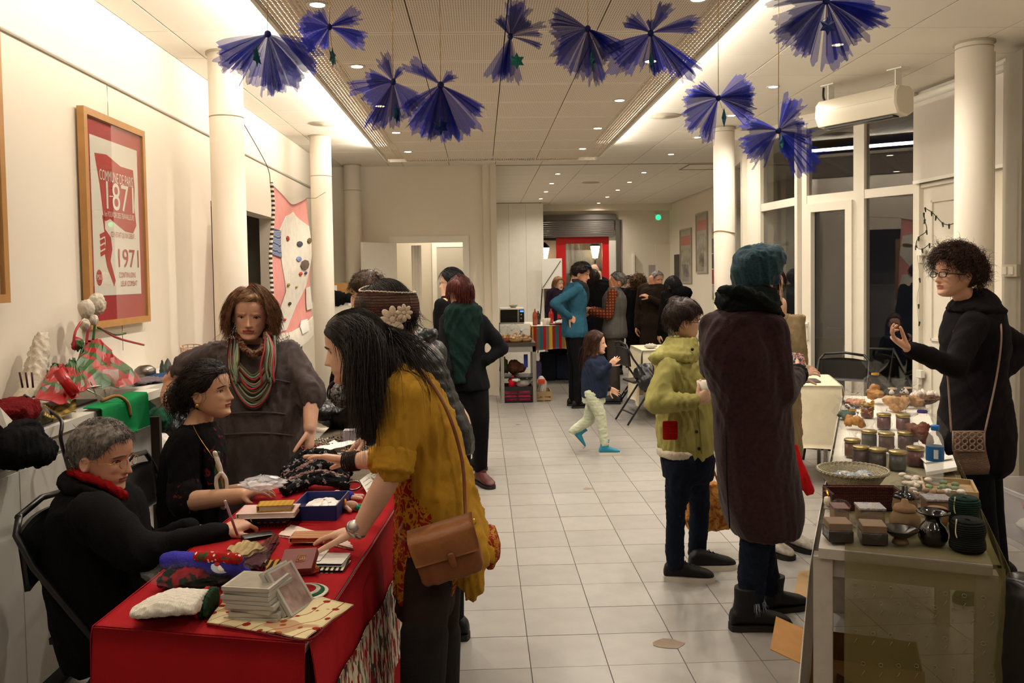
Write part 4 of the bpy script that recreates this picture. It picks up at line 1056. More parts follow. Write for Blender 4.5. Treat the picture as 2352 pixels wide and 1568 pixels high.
# ---------------------------------------------------------------- near people
def S(xl,xr,y,Y,dy,e=2.2,tilt=0,yaw=0):
    """horizontal cross-section of a garment spanning picture columns xl..xr at row y and depth Y"""
    c = atY((xl+xr)/2,y,Y);w = (xr-xl)/2*Y/F
    return (c,A(w*math.cos(yaw),w*math.sin(yaw),-w*tilt),A(-dy*math.sin(yaw),dy*math.cos(yaw),0),e)
def garment(name,par,m,secs=(),caps=(),vox=.010,smooth=4,wr=None,extra=None,paint=None,n=32,label=None):
    b = MB()
    if secs: b.loft(secs,n)
    for c in caps: b.cap(*c,16)
    if extra: extra(b)
    b.remesh(vox,smooth,wr)
    if paint: b.paint(paint)
    return b.build(name,m,par,label=label) if label else b.build(name,m,par)
j = atY
M_black = fabric('black_wool','0d0c0e',.5,300);M_blackp = fabric('black_cloth','0c0b0d',.3)
M_jean = fabric('dark_jeans','141a28',.4,320);M_sole_w = mat('sole_pale','cfc8ba',.7);M_sole_d = mat('sole_dark','1b1815',.7)
M_shoe_b = mat('shoe_black','100f0f',.55,.3,bump=.2,bs=120);M_silver = mat('silver','b9b6b0',.25,.5,1.0);M_goldm = mat('gold_metal','c79a45',.25,.5,1.0)

# ---- woman in mustard cardigan leaning on the red table
J = jointdict(hL=j(1000,1130,2.61),hR=j(1010,1120,2.73),kL=j(975,1450,2.5),kR=j(1008,1450,2.74),aL=j(965,1740,2.5),aR=j(1010,1700,2.8),
              nk=j(905,855,2.64),sk=j(850,815,2.62),sL=j(925,912,2.5),sR=j(905,905,2.82),eL=j(903,1078,2.44),wL=j(822,1222,2.50),eR=j(905,1050,2.86),wR=j(800,1060,2.92))
hd4 = Head(j(812,798,2.62),(-.96,.12,-.17),(-.02,0,1),.214)
t = P4 = person('dark-haired woman in a mustard cardigan leaning with one hand on the red table',ground(J['kR']),J,hd4,'fair','dcb096','a4504a',
    hands=[((J['wL'],nrm(j(755,1226,2.56)-J['wL']),(0,0,-1),1),dict(curl=(.18,.2,.22,.25),thumb=.2,s=.96)),
           ((J['wR'],nrm(j(700,1040,2.95)-J['wR']),(.1,-.35,-1),-1),dict(curl=(.05,.08,.12,.2),thumb=.15,s=.96,spread=.1))],brow=hairmat('dark','17100d'))
M_must = fabric('mustard_jersey','b3862a',.2,400,.05)
garment('cardigan',t,M_must,
    [S(885,965,846,2.64,.07),S(872,1002,872,2.65,.15),S(866,1030,920,2.65,.185),S(874,1052,970,2.65,.18),S(886,1068,1025,2.66,.165),S(905,1084,1080,2.66,.165),
     S(928,1098,1130,2.66,.18),S(955,1112,1180,2.66,.185),S(985,1130,1230,2.66,.185),S(1020,1143,1262,2.66,.16),S(1060,1140,1280,2.66,.1)],
    caps=[(J['sL'],.070,J['eL']+(J['sL']-J['eL'])*.05,.058),(J['nk']*.5+J['sL']*.5,.07,J['sL'],.074),(J['sR'],.07,J['eR'],.056),(J['eR'],.056,J['eR']*.65+J['wR']*.35,.05)],
    extra=lambda b: (b.loft([S(985,1075,1190,2.56,.03),S(1025,1105,1250,2.54,.035),S(1045,1115,1310,2.54,.035),S(1052,1118,1350,2.55,.03),S(1070,1098,1383,2.56,.012)]),
                     b.loft([S(930,1010,1100,2.53,.03),S(960,1040,1150,2.52,.03),S(1000,1070,1200,2.53,.035),S(1030,1090,1240,2.54,.03)])),
    wr=(.11,.010,3,(1.6,1.2,.35)),vox=.009)
b = MB()    # pushed-up sleeve folds
for k in range(4):
    c = J['eL']+(J['sL']-J['eL'])*(.0+.085*k);d = nrm(J['sL']-J['eL']);b.lathe([(.05,-.012),(.063-.001*k,-.004),(.063,.004),(.05,.012)],c,20,ax=d)
b.remesh(.006,3,(.04,.003,5));b.build('sleeve_cuff',M_must,t)
t_ = NT('paisley_print');co = t_.co();f1 = t_.noise(co,26,2,1.6)
t_.base(t_.ramp(f1,[(.0,'8a1d12'),(.45,'8c2013'),(.50,'b87f1f'),(.56,'a8741e'),(.60,'7a1c10')],False));M_pais = t_.set(.85,.15)
garment('dress',t,M_pais,[S(880,960,880,2.66,.12),S(890,1000,980,2.66,.14),S(905,1040,1080,2.66,.155),S(906,1062,1150,2.66,.17),S(905,1085,1230,2.66,.178),S(903,1085,1290,2.66,.18),S(904,1050,1340,2.66,.165),S(907,1046,1362,2.66,.16)],
    extra=lambda b: b.loft([S(1080,1140,1215,2.68,.1),S(1098,1152,1250,2.68,.1),S(1112,1150,1275,2.68,.08),S(1112,1135,1300,2.68,.05)]),wr=(.1,.008,8,(1.5,1.2,.4)))
M_legg = fabric('brown_leggings','2a211e',.2);M_sock = fabric('charcoal_over_knee_socks','25221f',.6,400)
garment('leggings',t,M_legg,[S(915,1042,1330,2.66,.15),S(905,1046,1400,2.65,.14)],caps=[(J['hL'],.09,J['kL'],.068),(J['hR'],.09,J['kR'],.066),(J['kL'],.066,J['aL'],.045),(J['kR'],.064,J['aR'],.045)],vox=.011)
for S_ in 'LR':
    b = MB();k0 = J['k'+S_];b.cap(k0,.072,k0*.5+J['a'+S_]*.5,.066,20);b.cap(k0*.5+J['a'+S_]*.5,.066,J['a'+S_],.05,20);b.build('sock',M_sock,t)
    shoe(t,ground(J['a'+S_]),(-1,.1,0),M_shoe_b,M_sole_d)
TORB = [(J['nk']-A(.0,0,.04),J['sL'],.075),(J['nk']-A(0,0,.04),J['sR'],.075),(J['nk']-A(-.02,0,.05),(J['hL']+J['hR'])/2,.15)]
H_dark = hairmat('darkbrown','15100e','2e211b')
hair(hd4,t,H_dark,'full',.007,2800,.14,.0015,lift=.005,grav=.5,comb=(0,-1,-.25),steps=12,seed=4,jitter=.10,coll=TORB,taper=.4)
hair(hd4,t,H_dark,'full',.007,2000,.36,.0018,lift=.008,grav=.6,comb=(0,-.8,-.5),steps=18,seed=6,jitter=.15,coll=TORB,taper=.4,thmin=1.25)
# fringe lock swept past the cheek and thick mane falling in front of the near shoulder
b = MB();rs = np.random.RandomState(3);P = []
for k in range(2000):
    u = rs.rand();w = rs.rand()
    p0 = hd4.surf(-(1.2+u*1.1),.62+.32*w,.012,face=False)
    e = j(838+75*(u-.4)+12*rs.randn(),965+35*rs.randn(),2.47+.05*rs.randn());m1 = p0*.72+e*.28+A(.004*rs.randn()+.03,-.030,.035);m2 = p0*.35+e*.65+A(.006*rs.randn()+.015,-.02,.02)
    P.append(smoothpath([p0,m1,m2,e],14))
strands(b,np.array(P),np.full(2000,.0017),.3)
P = []
for k in range(110):
    u = rs.rand();p0 = hd4.surf(-.3-u*.6,.84+.06*rs.rand(),.004,face=False);e = hd4.surf(-1.35-.2*rs.rand(),.50+.12*rs.rand(),.010,face=False);m1 = hd4.surf(-.75-u*.4,.74,.010,face=False)
    P.append(smoothpath([p0,m1,e],9))
strands(b,np.array(P),np.full(110,.0026),.3)
P = []
for k in range(330):
    p0 = hd4.surf(2.5+rs.rand()*.8,.45+.3*rs.rand(),.016,face=False);e = j(960+40*rs.randn(),862+22*rs.randn()+8,2.60+.05*rs.randn());m1 = p0*.5+e*.5+A(0,0,.035)
    P.append(smoothpath([p0,m1,e],12))
strands(b,np.array(P),np.full(330,.0015),.3)
b.build('hair',H_dark,t,label='long locks falling over the shoulder')
# wristwatch, bracelet, ring
d = nrm(j(755,1226,2.56)-J['wL']);wc = J['wL']+d*.012;dn = nrm(J['wL']-J['eL'])
b = MB();b.lathe([(.030,-.008),(.033,-.006),(.033,.006),(.030,.008)],wc-dn*.012,24,ax=dn,cap=False);wb = b.build('watch_strap',M_silver,t)
b = MB();wn_ = nrm(A(-.1,-.85,.55));b.lathe([(.0165,0),(.0175,.003),(.0165,.009),(.0001,.0095)],wc-dn*.012+wn_*.031,24,ax=wn_);b.build('watch_case',M_silver,t)
b = MB();b.lathe([(.014,0),(.0001,.0008)],wc-dn*.012+wn_*.041,24,ax=wn_);b.build('watch_dial',mat('watch_dial','e9e6de',.2),t)
bw = J['wR'];bd = nrm(J['wR']-J['eR']);b = MB()
for k in range(7): b.lathe([(.031,-.0035),(.0345,0),(.031,.0035)],bw-bd*(.008*k-.01),20,ax=bd,cap=False)
b.build('bracelet',fabric('dark_braid','2a2420',.6,200),t)
# tan leather satchel at her hip
M_leather = mat('tan_leather','7d4a26',.5,.35,var=.12,vs=20,bump=.25,bs=90)
bg = thing('leather_satchel','tan leather satchel hanging at the hip of the woman in mustard','bag',j(1030,1345,2.40))
bx = nrm(j(1095,1235,2.42)-j(958,1275,2.42));bz = nrm(A(-.28,0,-1)*-1);bz = nrm(bz-np.dot(bz,bx)*bx);by = np.cross(bz,bx);cB = j(1028,1268,2.42)
b = MB();b.rbox(cB,bx*.094,bz*.078,by*.030,.025,n=5);b.remesh(.006,5,(.09,.003,2));b.build('bag_body',M_leather,bg)
b = MB();P = []
for v in np.linspace(0,1,12):
    row_ = []
    for u in np.linspace(-1,1,14):
        dep = .036+.01*math.sin(v*PI)*(1-u*u);z = .080-v*.088;y = -dep
        if v < .15: y = -dep*(v/.15)+.02*(1-v/.15)
        row_.append(cB+bx*u*(.097-.004*v*v)+bz*(z+.006*(v < .15)-.012*(1-u*u)*0)+by*y*1.0)
    P.append(row_)
if np.dot(by,A(0,1,0)) < 0: pass
b.sheet(P,.004);b.build('flap',mat('tan_leather_light','8f5a30',.45,.35,var=.12,vs=20,bump=.2,bs=90),bg)
b = MB();b.rbox(cB+bx*.012-by*.045-bz*.012,bx*.010,bz*.022,by*.004,.006);b.build('clasp_tab',M_leather,bg)
b = MB()
sp = smoothpath([cB+bx*.09+bz*.06,j(1070,1180,2.48),j(1062,1060,2.52),j(1030,950,2.52),j(985,872,2.58),j(950,845,2.66),j(925,870,2.83),j(910,1000,2.9)],40)
b.tube(sp,.0055,6,flat=1);b.build('strap',M_leather,bg)
b = MB();b.tube(smoothpath([cB-bx*.095+bz*.055,cB-bx*.12+bz*.09,j(935,1190,2.6)],8),.004,6);b.build('strap',M_leather,bg)
for sx in (-1,1): MB().lathe([(.008,-.002),(.011,0),(.008,.002)],cB+bx*sx*.093+bz*.064,14,ax=by,cap=False).build('ring',M_goldm,bg)

# ---- woman in a teal hat, seen from behind
J = jointdict(hL=j(1715,1040,3.70),hR=j(1770,1040,3.72),kL=j(1745,1240,3.86),kR=j(1735,1240,3.68),aL=j(1765,1345,3.86),aR=j(1722,1390,3.70),
              nk=j(1712,690,3.70),sk=j(1730,668,3.72),sL=j(1640,752,3.72),sR=j(1772,752,3.62),eL=j(1634,846,3.84),wL=j(1700,862,4.0),eR=j(1800,905,3.62),wR=j(1832,858,3.86))
hd = Head(j(1740,640,3.74),(.72,.65,-.05),(0,0,1),.222)
t = person('woman in a teal knitted hat and long dark plum wool coat, seen from behind',ground(j(1730,1400,3.7)),J,hd,'fair2','d6a98e','a4504a',
    hands=[((J['wR'],nrm(A(.12,.5,.25)),(-.9,.2,.1),-1),dict(curl=(.7,.75,.8,.85),thumb=.4,s=.92))])
t2 = NT('plum_wool');co = t2.co();t2.base(t2.ramp(t2.noise(co,60,4),[(.3,'241315'),(.7,'321c1f')]));t2.bump(t2.noise(co,260,3),.5,.005);M_plum = t2.set(.95,.1,sheen=.15)
garment('coat',t,M_plum,
    [S(1660,1775,704,3.70,.09),S(1622,1792,728,3.70,.125),S(1608,1797,765,3.69,.14),S(1604,1800,810,3.68,.145),S(1616,1806,860,3.68,.14),S(1632,1816,905,3.68,.135),S(1635,1822,965,3.69,.135),S(1641,1828,1030,3.69,.145),
     S(1644,1837,1090,3.70,.155),S(1650,1846,1150,3.70,.16),S(1664,1846,1195,3.70,.16),S(1684,1836,1228,3.70,.155)],
    caps=[(J['sR'],.072,J['eR'],.064),(J['eR'],.062,J['wR'],.048),(J['sL'],.07,J['eL'],.06),(J['eL'],.06,J['wL'],.048)],
    wr=(.16,.007,5,(1.3,1.3,.3)))
b = MB();b.tube([j(1668,1000,3.53),j(1670,1120,3.525),j(1676,1212,3.53)],.003,5);b.build('back_vent',M_black,t)
b = MB();b.lathe([(.047,-.03),(.052,0),(.05,.035)],J['wR']-nrm(J['wR']-J['eR'])*.02,20,ax=nrm(J['wR']-J['eR']));b.remesh(.007,3,(.05,.004));b.build('cuff',M_black,t)
M_cowl = fabric('charcoal_cowl','121716',.5,240)
garment('cowl_scarf',t,M_cowl,extra=lambda b: (b.loft([S(1650,1790,716,3.70,.10),S(1641,1794,695,3.70,.125),S(1644,1786,672,3.71,.125),S(1655,1772,655,3.72,.1)]),
    b.tube([j(1648,668,3.62),j(1700,662,3.56),j(1760,690,3.56),j(1790,720,3.62),j(1785,745,3.72)],.026,10)),vox=.009,wr=(.09,.009,2,(1,1,1.3)))
t2 = NT('teal_knit');co = t2.co();t2.base(t2.ramp(t2.noise(co,90,3),[(.3,'1e353d'),(.7,'2d4c57')]));t2.bump(t2.wave(co,95,1.5,'Z'),.5,.004);M_teal = t2.set(.95,.1,sheen=.2)
def hatx(b):
    b.loft([S(1700,1786,664,3.73,.075,tilt=-.3),S(1684,1797,640,3.73,.105,tilt=-.25),S(1677,1804,612,3.73,.12,tilt=-.1),S(1682,1807,592,3.73,.12),S(1692,1803,576,3.73,.105),S(1708,1793,565,3.73,.075),S(1728,1774,559,3.73,.035)])
garment('knitted_hat',t,M_teal,extra=hatx,vox=.006,smooth=3,wr=(.075,.009,12,(1,1,1)))
hair(hd,t,hairmat('chestnut','2c1712','49291d'),'full',.004,160,.14,.003,comb=(.2,.1,-1),grav=.6,seed=3,roots=(0,.12),lift=.004)
garment('jeans',t,M_jean,caps=[(J['hR'],.088,J['kR'],.072),(J['kR'],.070,J['aR'],.060),(J['hL'],.088,J['kL'],.07),(J['kL'],.068,J['aL'],.058)],wr=(.07,.006,4,(1,1,.8)))
b = MB();rs = np.random.RandomState(5);P = []
for k in range(80):
    a = rs.rand()*2*PI;c = J['aR']+A(.062*math.cos(a),.062*math.sin(a),.03);P.append(smoothpath([c,c+A(.006*math.cos(a),.006*math.sin(a),-.02*rs.rand()-.01),c+A(.012*math.cos(a)+.008*rs.randn(),.01*math.sin(a),-.03-.03*rs.rand())],5))
strands(b,np.array(P),np.full(80,.0018));b.build('frayed_hem',fabric('denim_fray','a9b0bd',.2),t)
ar = ground(j(1715,1440,3.68));shoe(t,ar-A(.0,0,0),(.95,.0,0),M_shoe_b,M_sole_d,s=1.05,high=.12,name='ankle_boot',lace=M_black)
shoe(t,ground(J['aL'])+A(.02,0,0),(.9,.25,0),M_shoe_b,M_sole_d,s=1.0,high=.1,name='ankle_boot')

# ---- boy in a lime jacket
J = jointdict(hL=j(1592,1060,4.42),hR=j(1566,1060,4.28),kL=j(1608,1160,4.52),kR=j(1552,1165,4.26),aL=j(1600,1270,4.5),aR=j(1550,1290,4.28),
              nk=j(1562,805,4.36),sk=j(1570,785,4.37),sL=j(1605,850,4.48),sR=j(1535,848,4.24),eL=j(1625,930,4.5),wL=j(1640,900,4.3),eR=j(1505,925,4.18),wR=j(1600,922,4.12))
hd = Head(j(1571,736,4.36),(.96,.14,-.12),(0,0,1),.207)
t = person('boy with glasses in a lime green jacket holding a white cup',ground(j(1565,1300,4.35)),J,hd,'boy','d9ad90','b0605a',s=.86,brow=hairmat('brown','2a1c16'),
    hands=[((J['wR']+A(0,0,0),nrm(A(.8,.25,.42)),(.1,.9,.2),1),dict(curl=(.75,.8,.85,.9),thumb=.45,s=.85))])
t2 = NT('lime_jacket');co = t2.co();t2.base(t2.ramp(t2.noise(co,9,4),[(.3,'979050'),(.7,'a8a160')]));t2.bump(t2.noise(co,300,2),.25,.004);M_lime = t2.set(.8,.2)
garment('jacket',t,M_lime,
    [S(1535,1600,806,4.36,.1),S(1505,1618,830,4.36,.14),S(1500,1632,870,4.36,.155),S(1503,1636,930,4.36,.155),S(1506,1640,985,4.36,.155),S(1508,1641,1030,4.36,.15),S(1530,1637,1050,4.35,.14)],
    caps=[(J['sR'],.068,J['eR'],.062),(J['eR'],.062,J['eR']*.1+J['wR']*.9,.046),(J['sL'],.066,J['eL'],.06),(J['eL'],.058,J['wL'],.045)],wr=(.10,.010,7,(1,1,.9)))
garment('hood',t,M_lime,extra=lambda b: (b.loft([S(1508,1604,828,4.33,.12,tilt=.1),S(1505,1606,808,4.33,.12,tilt=.1),S(1525,1604,788,4.35,.1),S(1532,1600,772,4.36,.085)]),b.ell(j(1512,822,4.26),(.055,0,0),(0,.05,0),(0,0,.04))),vox=.008,wr=(.06,.006,3))
for px,py in ((1590,802),(1600,1011-20),(1605,1030)): MB().lathe([(.008,0),(.0085,.003),(.004,.005)],j(px,py,4.215 if py > 900 else 4.23),12,ax=(0,-1,0)).build('snap_button',mat('dark_button','3a3325',.3,.5,.6),t)
b = MB();b.tube([j(1588,850,4.225),j(1603,930,4.205),j(1612,1042,4.21)],.006,6,flat=.5);b.build('zip_placket',fabric('lime_dark','8f8840',.3),t)
garment('lining_hem',t,fabric('white_lining','c9bfa8',.5,120),[S(1508,1600,1028,4.33,.135),S(1510,1598,1046,4.33,.13)],vox=.008,wr=(.05,.004))
b = MB();b.rbox(j(1539,988,4.195),(.037,-.004,0),(0,0,.048),(0,-.008,0),.006);b.remesh(.005,2)
t2 = NT('red_rib');t2.base('b3180f');t2.bump(t2.wave(t2.co(),60,0,'Z'),.8,.006);M_redrib = t2.set(.9,.1);b.build('red_pocket',M_redrib,t)
garment('jeans',t,M_jean,[S(1516,1640,1035,4.36,.15),S(1518,1642,1070,4.36,.15),S(1525,1636,1100,4.37,.14)],caps=[(J['hR'],.088,J['kR'],.054),(J['kR'],.052,J['aR'],.05),(J['hL'],.088,J['kL'],.056),(J['kL'],.056,J['aL'],.052)],wr=(.07,.006,4,(1,1,.8)))
shoe(t,ground(j(1556,1322,4.3)),(.93,-.16,0),M_shoe_b,M_sole_w,s=.98,lace=M_black);shoe(t,ground(j(1612,1318,4.45))-A(0,0,0),(.95,.05,0),M_shoe_b,M_sole_w,s=.98,lace=M_black)
hair(hd,t,hairmat('brown','1e1511','3a2a22'),'short',.016,2600,.042,.0020,comb=(0,.35,-.8),lift=.006,grav=.3,steps=8,seed=8,jitter=.7)
hd.glasses(t,mat('glasses_dark','2c2630',.3,.5,.3),.10,.05)
cupm = mat('paper_cup','e6dccb',.6)
b = MB();cc = j(1617,895,4.16);b.lathe([(.0,-.042),(.026,-.042),(.036,.045),(.034,.045),(.025,-.038),(0,-.038)],cc,24,cap=False)
b.build('paper_cup',cupm,label='white paper cup held by the boy in the lime jacket',cat='cup')

# ---- woman with curly hair and glasses behind the right table
J = jointdict(hL=j(2230,985,3.96),hR=j(2250,985,4.08),kL=j(2255,1160,3.9),kR=j(2275,1160,4.12),aL=j(2283,1350,3.9),aR=j(2300,1350,4.15),
              nk=j(2235,700,4.02),sk=j(2208,668,4.0),sL=j(2236,745,3.86),sR=j(2262,745,4.2),eL=j(2193,842,3.76),wL=j(2086,800,3.72),eR=j(2352,800,4.25),wR=j(2295,862,4.15))
hd = Head(j(2193,628,4.0),(-.985,-.13,.02),(.02,0,1),.222)
t = person('curly-haired woman with dark glasses in a black coat gesturing behind the right table',ground(j(2285,1380,4.05)),J,hd,'fair3','d7a385','a85a50',brow=hairmat('brown','2a1c16'),
    hands=[((J['wL'],nrm(A(-.75,-.05,.5)),(.35,-.2,.85),-1),dict(curl=(.35,.5,.7,.9),thumb=.1,s=.93,spread=.12,thumbdir=(-.35,-.1,.9)))])
M_coat = fabric('black_coat','151013',.3,320)
garment('coat',t,M_coat,
    [S(2205,2270,690,4.02,.08),S(2180,2296,712,4.02,.15),S(2170,2306,755,4.02,.18),S(2168,2310,800,4.02,.175),S(2176,2302,850,4.02,.155),S(2170,2310,900,4.02,.165),S(2165,2317,945,4.02,.18),S(2160,2320,990,4.02,.19),S(2166,2319,1035,4.02,.19),S(2186,2312,1068,4.02,.18),S(2205,2290,1090,4.02,.14)],
    caps=[(J['sL'],.07,J['eL'],.056),(J['eL'],.056,J['wL']+(J['eL']-J['wL'])*.08,.042),(J['sR'],.07,J['eR'],.058),(J['eR'],.058,J['wR'],.046)],wr=(.13,.006,21,(1.2,1.2,.5)))
def collar(b):
    b.loft([S(2178,2304,722,4.0,.13,tilt=.12),S(2182,2302,706,4.0,.14,tilt=.12),S(2198,2285,680,4.02,.095),S(2212,2262,662,4.02,.07)])
garment('collar',t,M_coat,extra=collar,vox=.008,wr=(.1,.006,5))
garment('leggings',t,M_blackp,caps=[(J['hL'],.09,J['kL'],.062),(J['kL'],.06,J['aL'],.045),(J['hR'],.09,J['kR'],.062),(J['kR'],.06,J['aR'],.045)])
for S_ in 'LR': shoe(t,ground(J['a'+S_]),(-1,0,0),M_shoe_b,M_sole_d)
hair(hd,t,hairmat('curlybrown','22140e','4a2c1c'),'full',.030,3400,.085,.0019,curl=.009,curln=1.5,comb=(0,-.3,-.2),lift=.016,grav=.25,steps=15,seed=12,jitter=1.1,vol=.22)
hd.glasses(t,mat('glasses_black','100d0e',.25,.5),.105,.055,rim=.0024)
# crocheted shoulder bag
bg = thing('crochet_bag','small beige crocheted shoulder bag hanging on the curly-haired woman','bag',j(2228,1088,3.78))
t2 = NT('beige_crochet');co = t2.co();t2.base(t2.ramp(t2.wave(co,55,2,'Z'),[(.2,'6f5648'),(.8,'947766')]));t2.bump(t2.wave(co,55,2,'Z'),.8,.006);M_croc = t2.set(.95,.1)
b = MB();b.loft([S(2190,2272,1088,3.78,.02,3),S(2188,2274,1070,3.78,.028,3),S(2190,2266,1040,3.78,.026,3),S(2186,2262,1010,3.78,.02,3),S(2187,2261,990,3.78,.012,3)]);b.build('bag_body',M_croc,bg)
b = MB();M_croc2 = mat('beige_crochet_light','9c8474',.9,.1,bump=.6,bs=160)
for r_ in range(3):
    for c_ in range(4):
        cc = j(2199+17*c_,999+14*r_,3.745);b.tube([cc+A(.0125*math.cos(a),0,.0115*math.sin(a)) for a in np.linspace(0,2*PI,15)],.0035,6,cap=False)
for z in (0,1): b.tube([j(2188,991+44*z,3.75),j(2262,991+44*z,3.75)],.004,6)
for x in (0,1): b.tube([j(2189+72*x,991,3.75),j(2189+72*x,1035,3.75)],.004,6)
b.build('ring_pattern_flap',M_croc2,bg)
b = MB();b.tube(smoothpath([j(2185,992,3.78),j(2178,880,3.80),j(2176,840,3.84),j(2190,760,4.14),j(2238,700,4.16),j(2285,706,4.02),j(2300,760,3.83),j(2290,860,3.82),j(2262,992,3.78)],60),.0042,6);b.build('strap',M_croc2,bg)
# ---- seated grey-haired person in a black coat, writing at the left table
J = jointdict(hL=j(235,1425,2.98),hR=j(225,1440,2.80),kL=A(-.88,3.05,.50),kR=A(-.86,2.80,.50),aL=A(-.9,3.1,.09),aR=A(-.95,2.75,.09),
              nk=j(212,1128,2.86),sk=j(222,1095,2.86),sL=j(232,1180,3.04),sR=j(215,1185,2.68),eL=j(330,1270,3.1),wL=j(430,1215,3.05),eR=j(325,1275,2.62),wR=j(512,1226,2.72))
hd = Head(j(238,1046,2.86),(.97,-.14,-.16),(.04,0,1),.228)
t = person('grey-haired person with round glasses and red scarf, seated writing at the red table',ground(J['hR']),J,hd,'old','d29f84','9a5548',brow=hairmat('greybrow','4b4541'),
    hands=[((J['wR'],nrm(j(560,1200,2.78)-J['wR']),(.1,.35,-.9),-1),dict(curl=(.85,.95,1.05,1.1),thumb=.6,s=.95)),
           ((J['wL'],nrm(A(1,.1,-.1)),(0,0,-1),1),dict(curl=(.3,.3,.3,.3),s=.9))])
garment('coat',t,M_black,
    [S(158,262,1098,2.86,.07),S(148,285,1118,2.86,.12),S(134,312,1145,2.86,.19),S(128,325,1180,2.86,.20),S(116,335,1225,2.86,.195),S(110,345,1280,2.86,.19),S(120,350,1340,2.86,.19),S(135,350,1400,2.86,.2),S(150,345,1450,2.88,.21),S(165,340,1500,2.9,.2)],
    caps=[(J['sR'],.085,J['eR'],.068),(J['eR'],.066,J['wR']*.96+J['eR']*.04,.044),(J['sL'],.08,J['eL'],.065),(J['eL'],.062,J['wL'],.045),(J['hR'],.11,J['kR'],.085),(J['hL'],.11,J['kL'],.085)],
    wr=(.15,.007,31,(1.2,1.2,.8)))
garment('collar',t,M_black,extra=lambda b: (b.loft([S(142,262,1122,2.86,.12,tilt=.35),S(145,252,1106,2.86,.12,tilt=.35),S(152,240,1090,2.86,.09,tilt=.35)]),b.tube([j(150,1110,2.78),j(220,1130,2.72),j(290,1190,2.72)],.016,8)),vox=.008,wr=(.1,.004,2))
M_redscarf = fabric('red_scarf','8e0f12',.3)
garment('scarf',t,M_redscarf,extra=lambda b: b.tube(smoothpath([j(165,1085,2.84),j(190,1092,2.79),j(235,1110,2.78),j(275,1133,2.80),j(290,1150,2.86),j(284,1132,2.93),j(215,1100,2.96),j(170,1088,2.92),j(165,1085,2.84)],24),.019,10),vox=.006,wr=(.05,.005,6))
garment('trousers',t,M_blackp,caps=[(J['kL'],.07,J['aL'],.06),(J['kR'],.07,J['aR'],.06)])
for S_ in 'LR': shoe(t,ground(J['a'+S_]),(1,0,0),mat('trainer_white','b9b3ab',.6),M_sole_w)
t2 = NT('hair_grey');t2.base(t2.ramp(t2.noise(t2.co(),70,4),[(.3,'3d3733'),(.7,'8d857e')]));M_hgrey = t2.set(.5,.3)
hair(hd,t,M_hgrey,'short',.010,2200,.026,.0022,comb=(0,.25,-.6),lift=.006,grav=.2,steps=5,seed=21,jitter=.5)
hd.glasses(t,M_goldm,.085,.062,True,rim=.0010)
b = MB();pn = j(540,1200,2.66);b.tube([j(545,1228,2.70),j(517,1150,2.60)],.0042,8);b.build('pen',mat('pen_pink','b9a3b4',.3),label='pale pen held by the grey-haired person writing',cat='pen')
b = MB();b.lathe([(.0095,-.002),(.0108,0),(.0095,.002)],J['wR']+nrm(j(560,1200,2.78)-J['wR'])*.11+A(0,-.005,0),16,ax=(1,.2,.3),cap=False);b.build('ring',M_silver,t)

# ---- seated young woman with dark pinned-up hair
J = jointdict(hL=j(430,1290,3.62),hR=j(425,1300,3.44),kL=A(-.92,3.62,.5),kR=A(-.92,3.42,.5),aL=A(-.95,3.6,.09),aR=A(-.95,3.4,.09),
              nk=j(452,982,3.52),sk=j(465,945,3.52),sL=j(468,1020,3.68),sR=j(425,1022,3.38),eL=j(500,1140,3.62),wL=j(590,1120,3.4),eR=j(422,1152,3.30),wR=j(556,1138,3.22))
hd = Head(j(480,897,3.5),(.97,-.16,.06),(-.05,0,1),.222)
t = person('seated young woman with dark pinned-up hair and a black floral top behind the left table',ground(J['hR']),J,hd,'olive','cda082','96403c',brow=hairmat('dark','17100d'),
    hands=[((J['wR'],nrm(j(600,1122,3.2)-J['wR']),(.1,.3,-.9),-1),dict(curl=(.4,.45,.5,.6),thumb=.4,s=.86)),((J['wL'],nrm(A(.8,-.5,.05)),(0,.2,-.9),1),dict(curl=(.4,.5,.55,.6),thumb=.4,s=.86))],
    exposed=[(J['eR'],.042,J['wR'],.029),(J['eL'],.04,J['wL'],.028)])
t2 = NT('black_floral');co = t2.co();n1 = t2.noise(co,30,3,1);x,y,z = t2.sep(co)
spots = t2.ramp(n1,[(0,'100f12'),(.60,'100f12'),(.63,'5c1420'),(.70,'6e3420'),(.76,'3b2140')],False);t2.base(spots);M_flor = t2.set(.85,.15)
garment('top',t,M_blackp,[S(425,480,968,3.52,.07),S(402,500,990,3.52,.15),S(384,512,1020,3.52,.17),S(374,512,1060,3.52,.165),S(369,508,1110,3.52,.155),S(368,520,1170,3.52,.155),S(374,535,1230,3.52,.165),S(380,545,1300,3.55,.17)],
    caps=[(J['sR'],.07,J['eR'],.062),(J['sL'],.07,J['eL'],.06),(J['hR'],.1,J['kR'],.075),(J['hL'],.1,J['kL'],.075)],wr=(.12,.006,8))
garment('floral_panel',t,M_flor,[S(452,490,968,3.5,.05),S(466,508,1000,3.47,.1),S(474,516,1040,3.47,.11),S(476,514,1080,3.47,.11),S(485,512,1130,3.47,.1)],caps=[(J['eR']*.75+J['sR']*.25,.067,J['eR'],.066),(J['eL']*.7+J['sL']*.3,.066,J['eL'],.064)],vox=.008,wr=(.05,.004))
garment('trousers',t,M_blackp,caps=[(J['kL'],.06,J['aL'],.05),(J['kR'],.06,J['aR'],.05)])
for S_ in 'LR': shoe(t,ground(J['a'+S_]),(1,0,0),M_shoe_b,M_sole_d)
hair(hd,t,H_dark,'full',.014,1800,.10,.0018,curl=.004,curln=1.5,comb=(0,-.9,-.1),lift=.010,grav=.35,steps=9,seed=31,jitter=.35)
b = MB();rs = np.random.RandomState(9);c0 = hd.P(0,-.60,.42);P = []
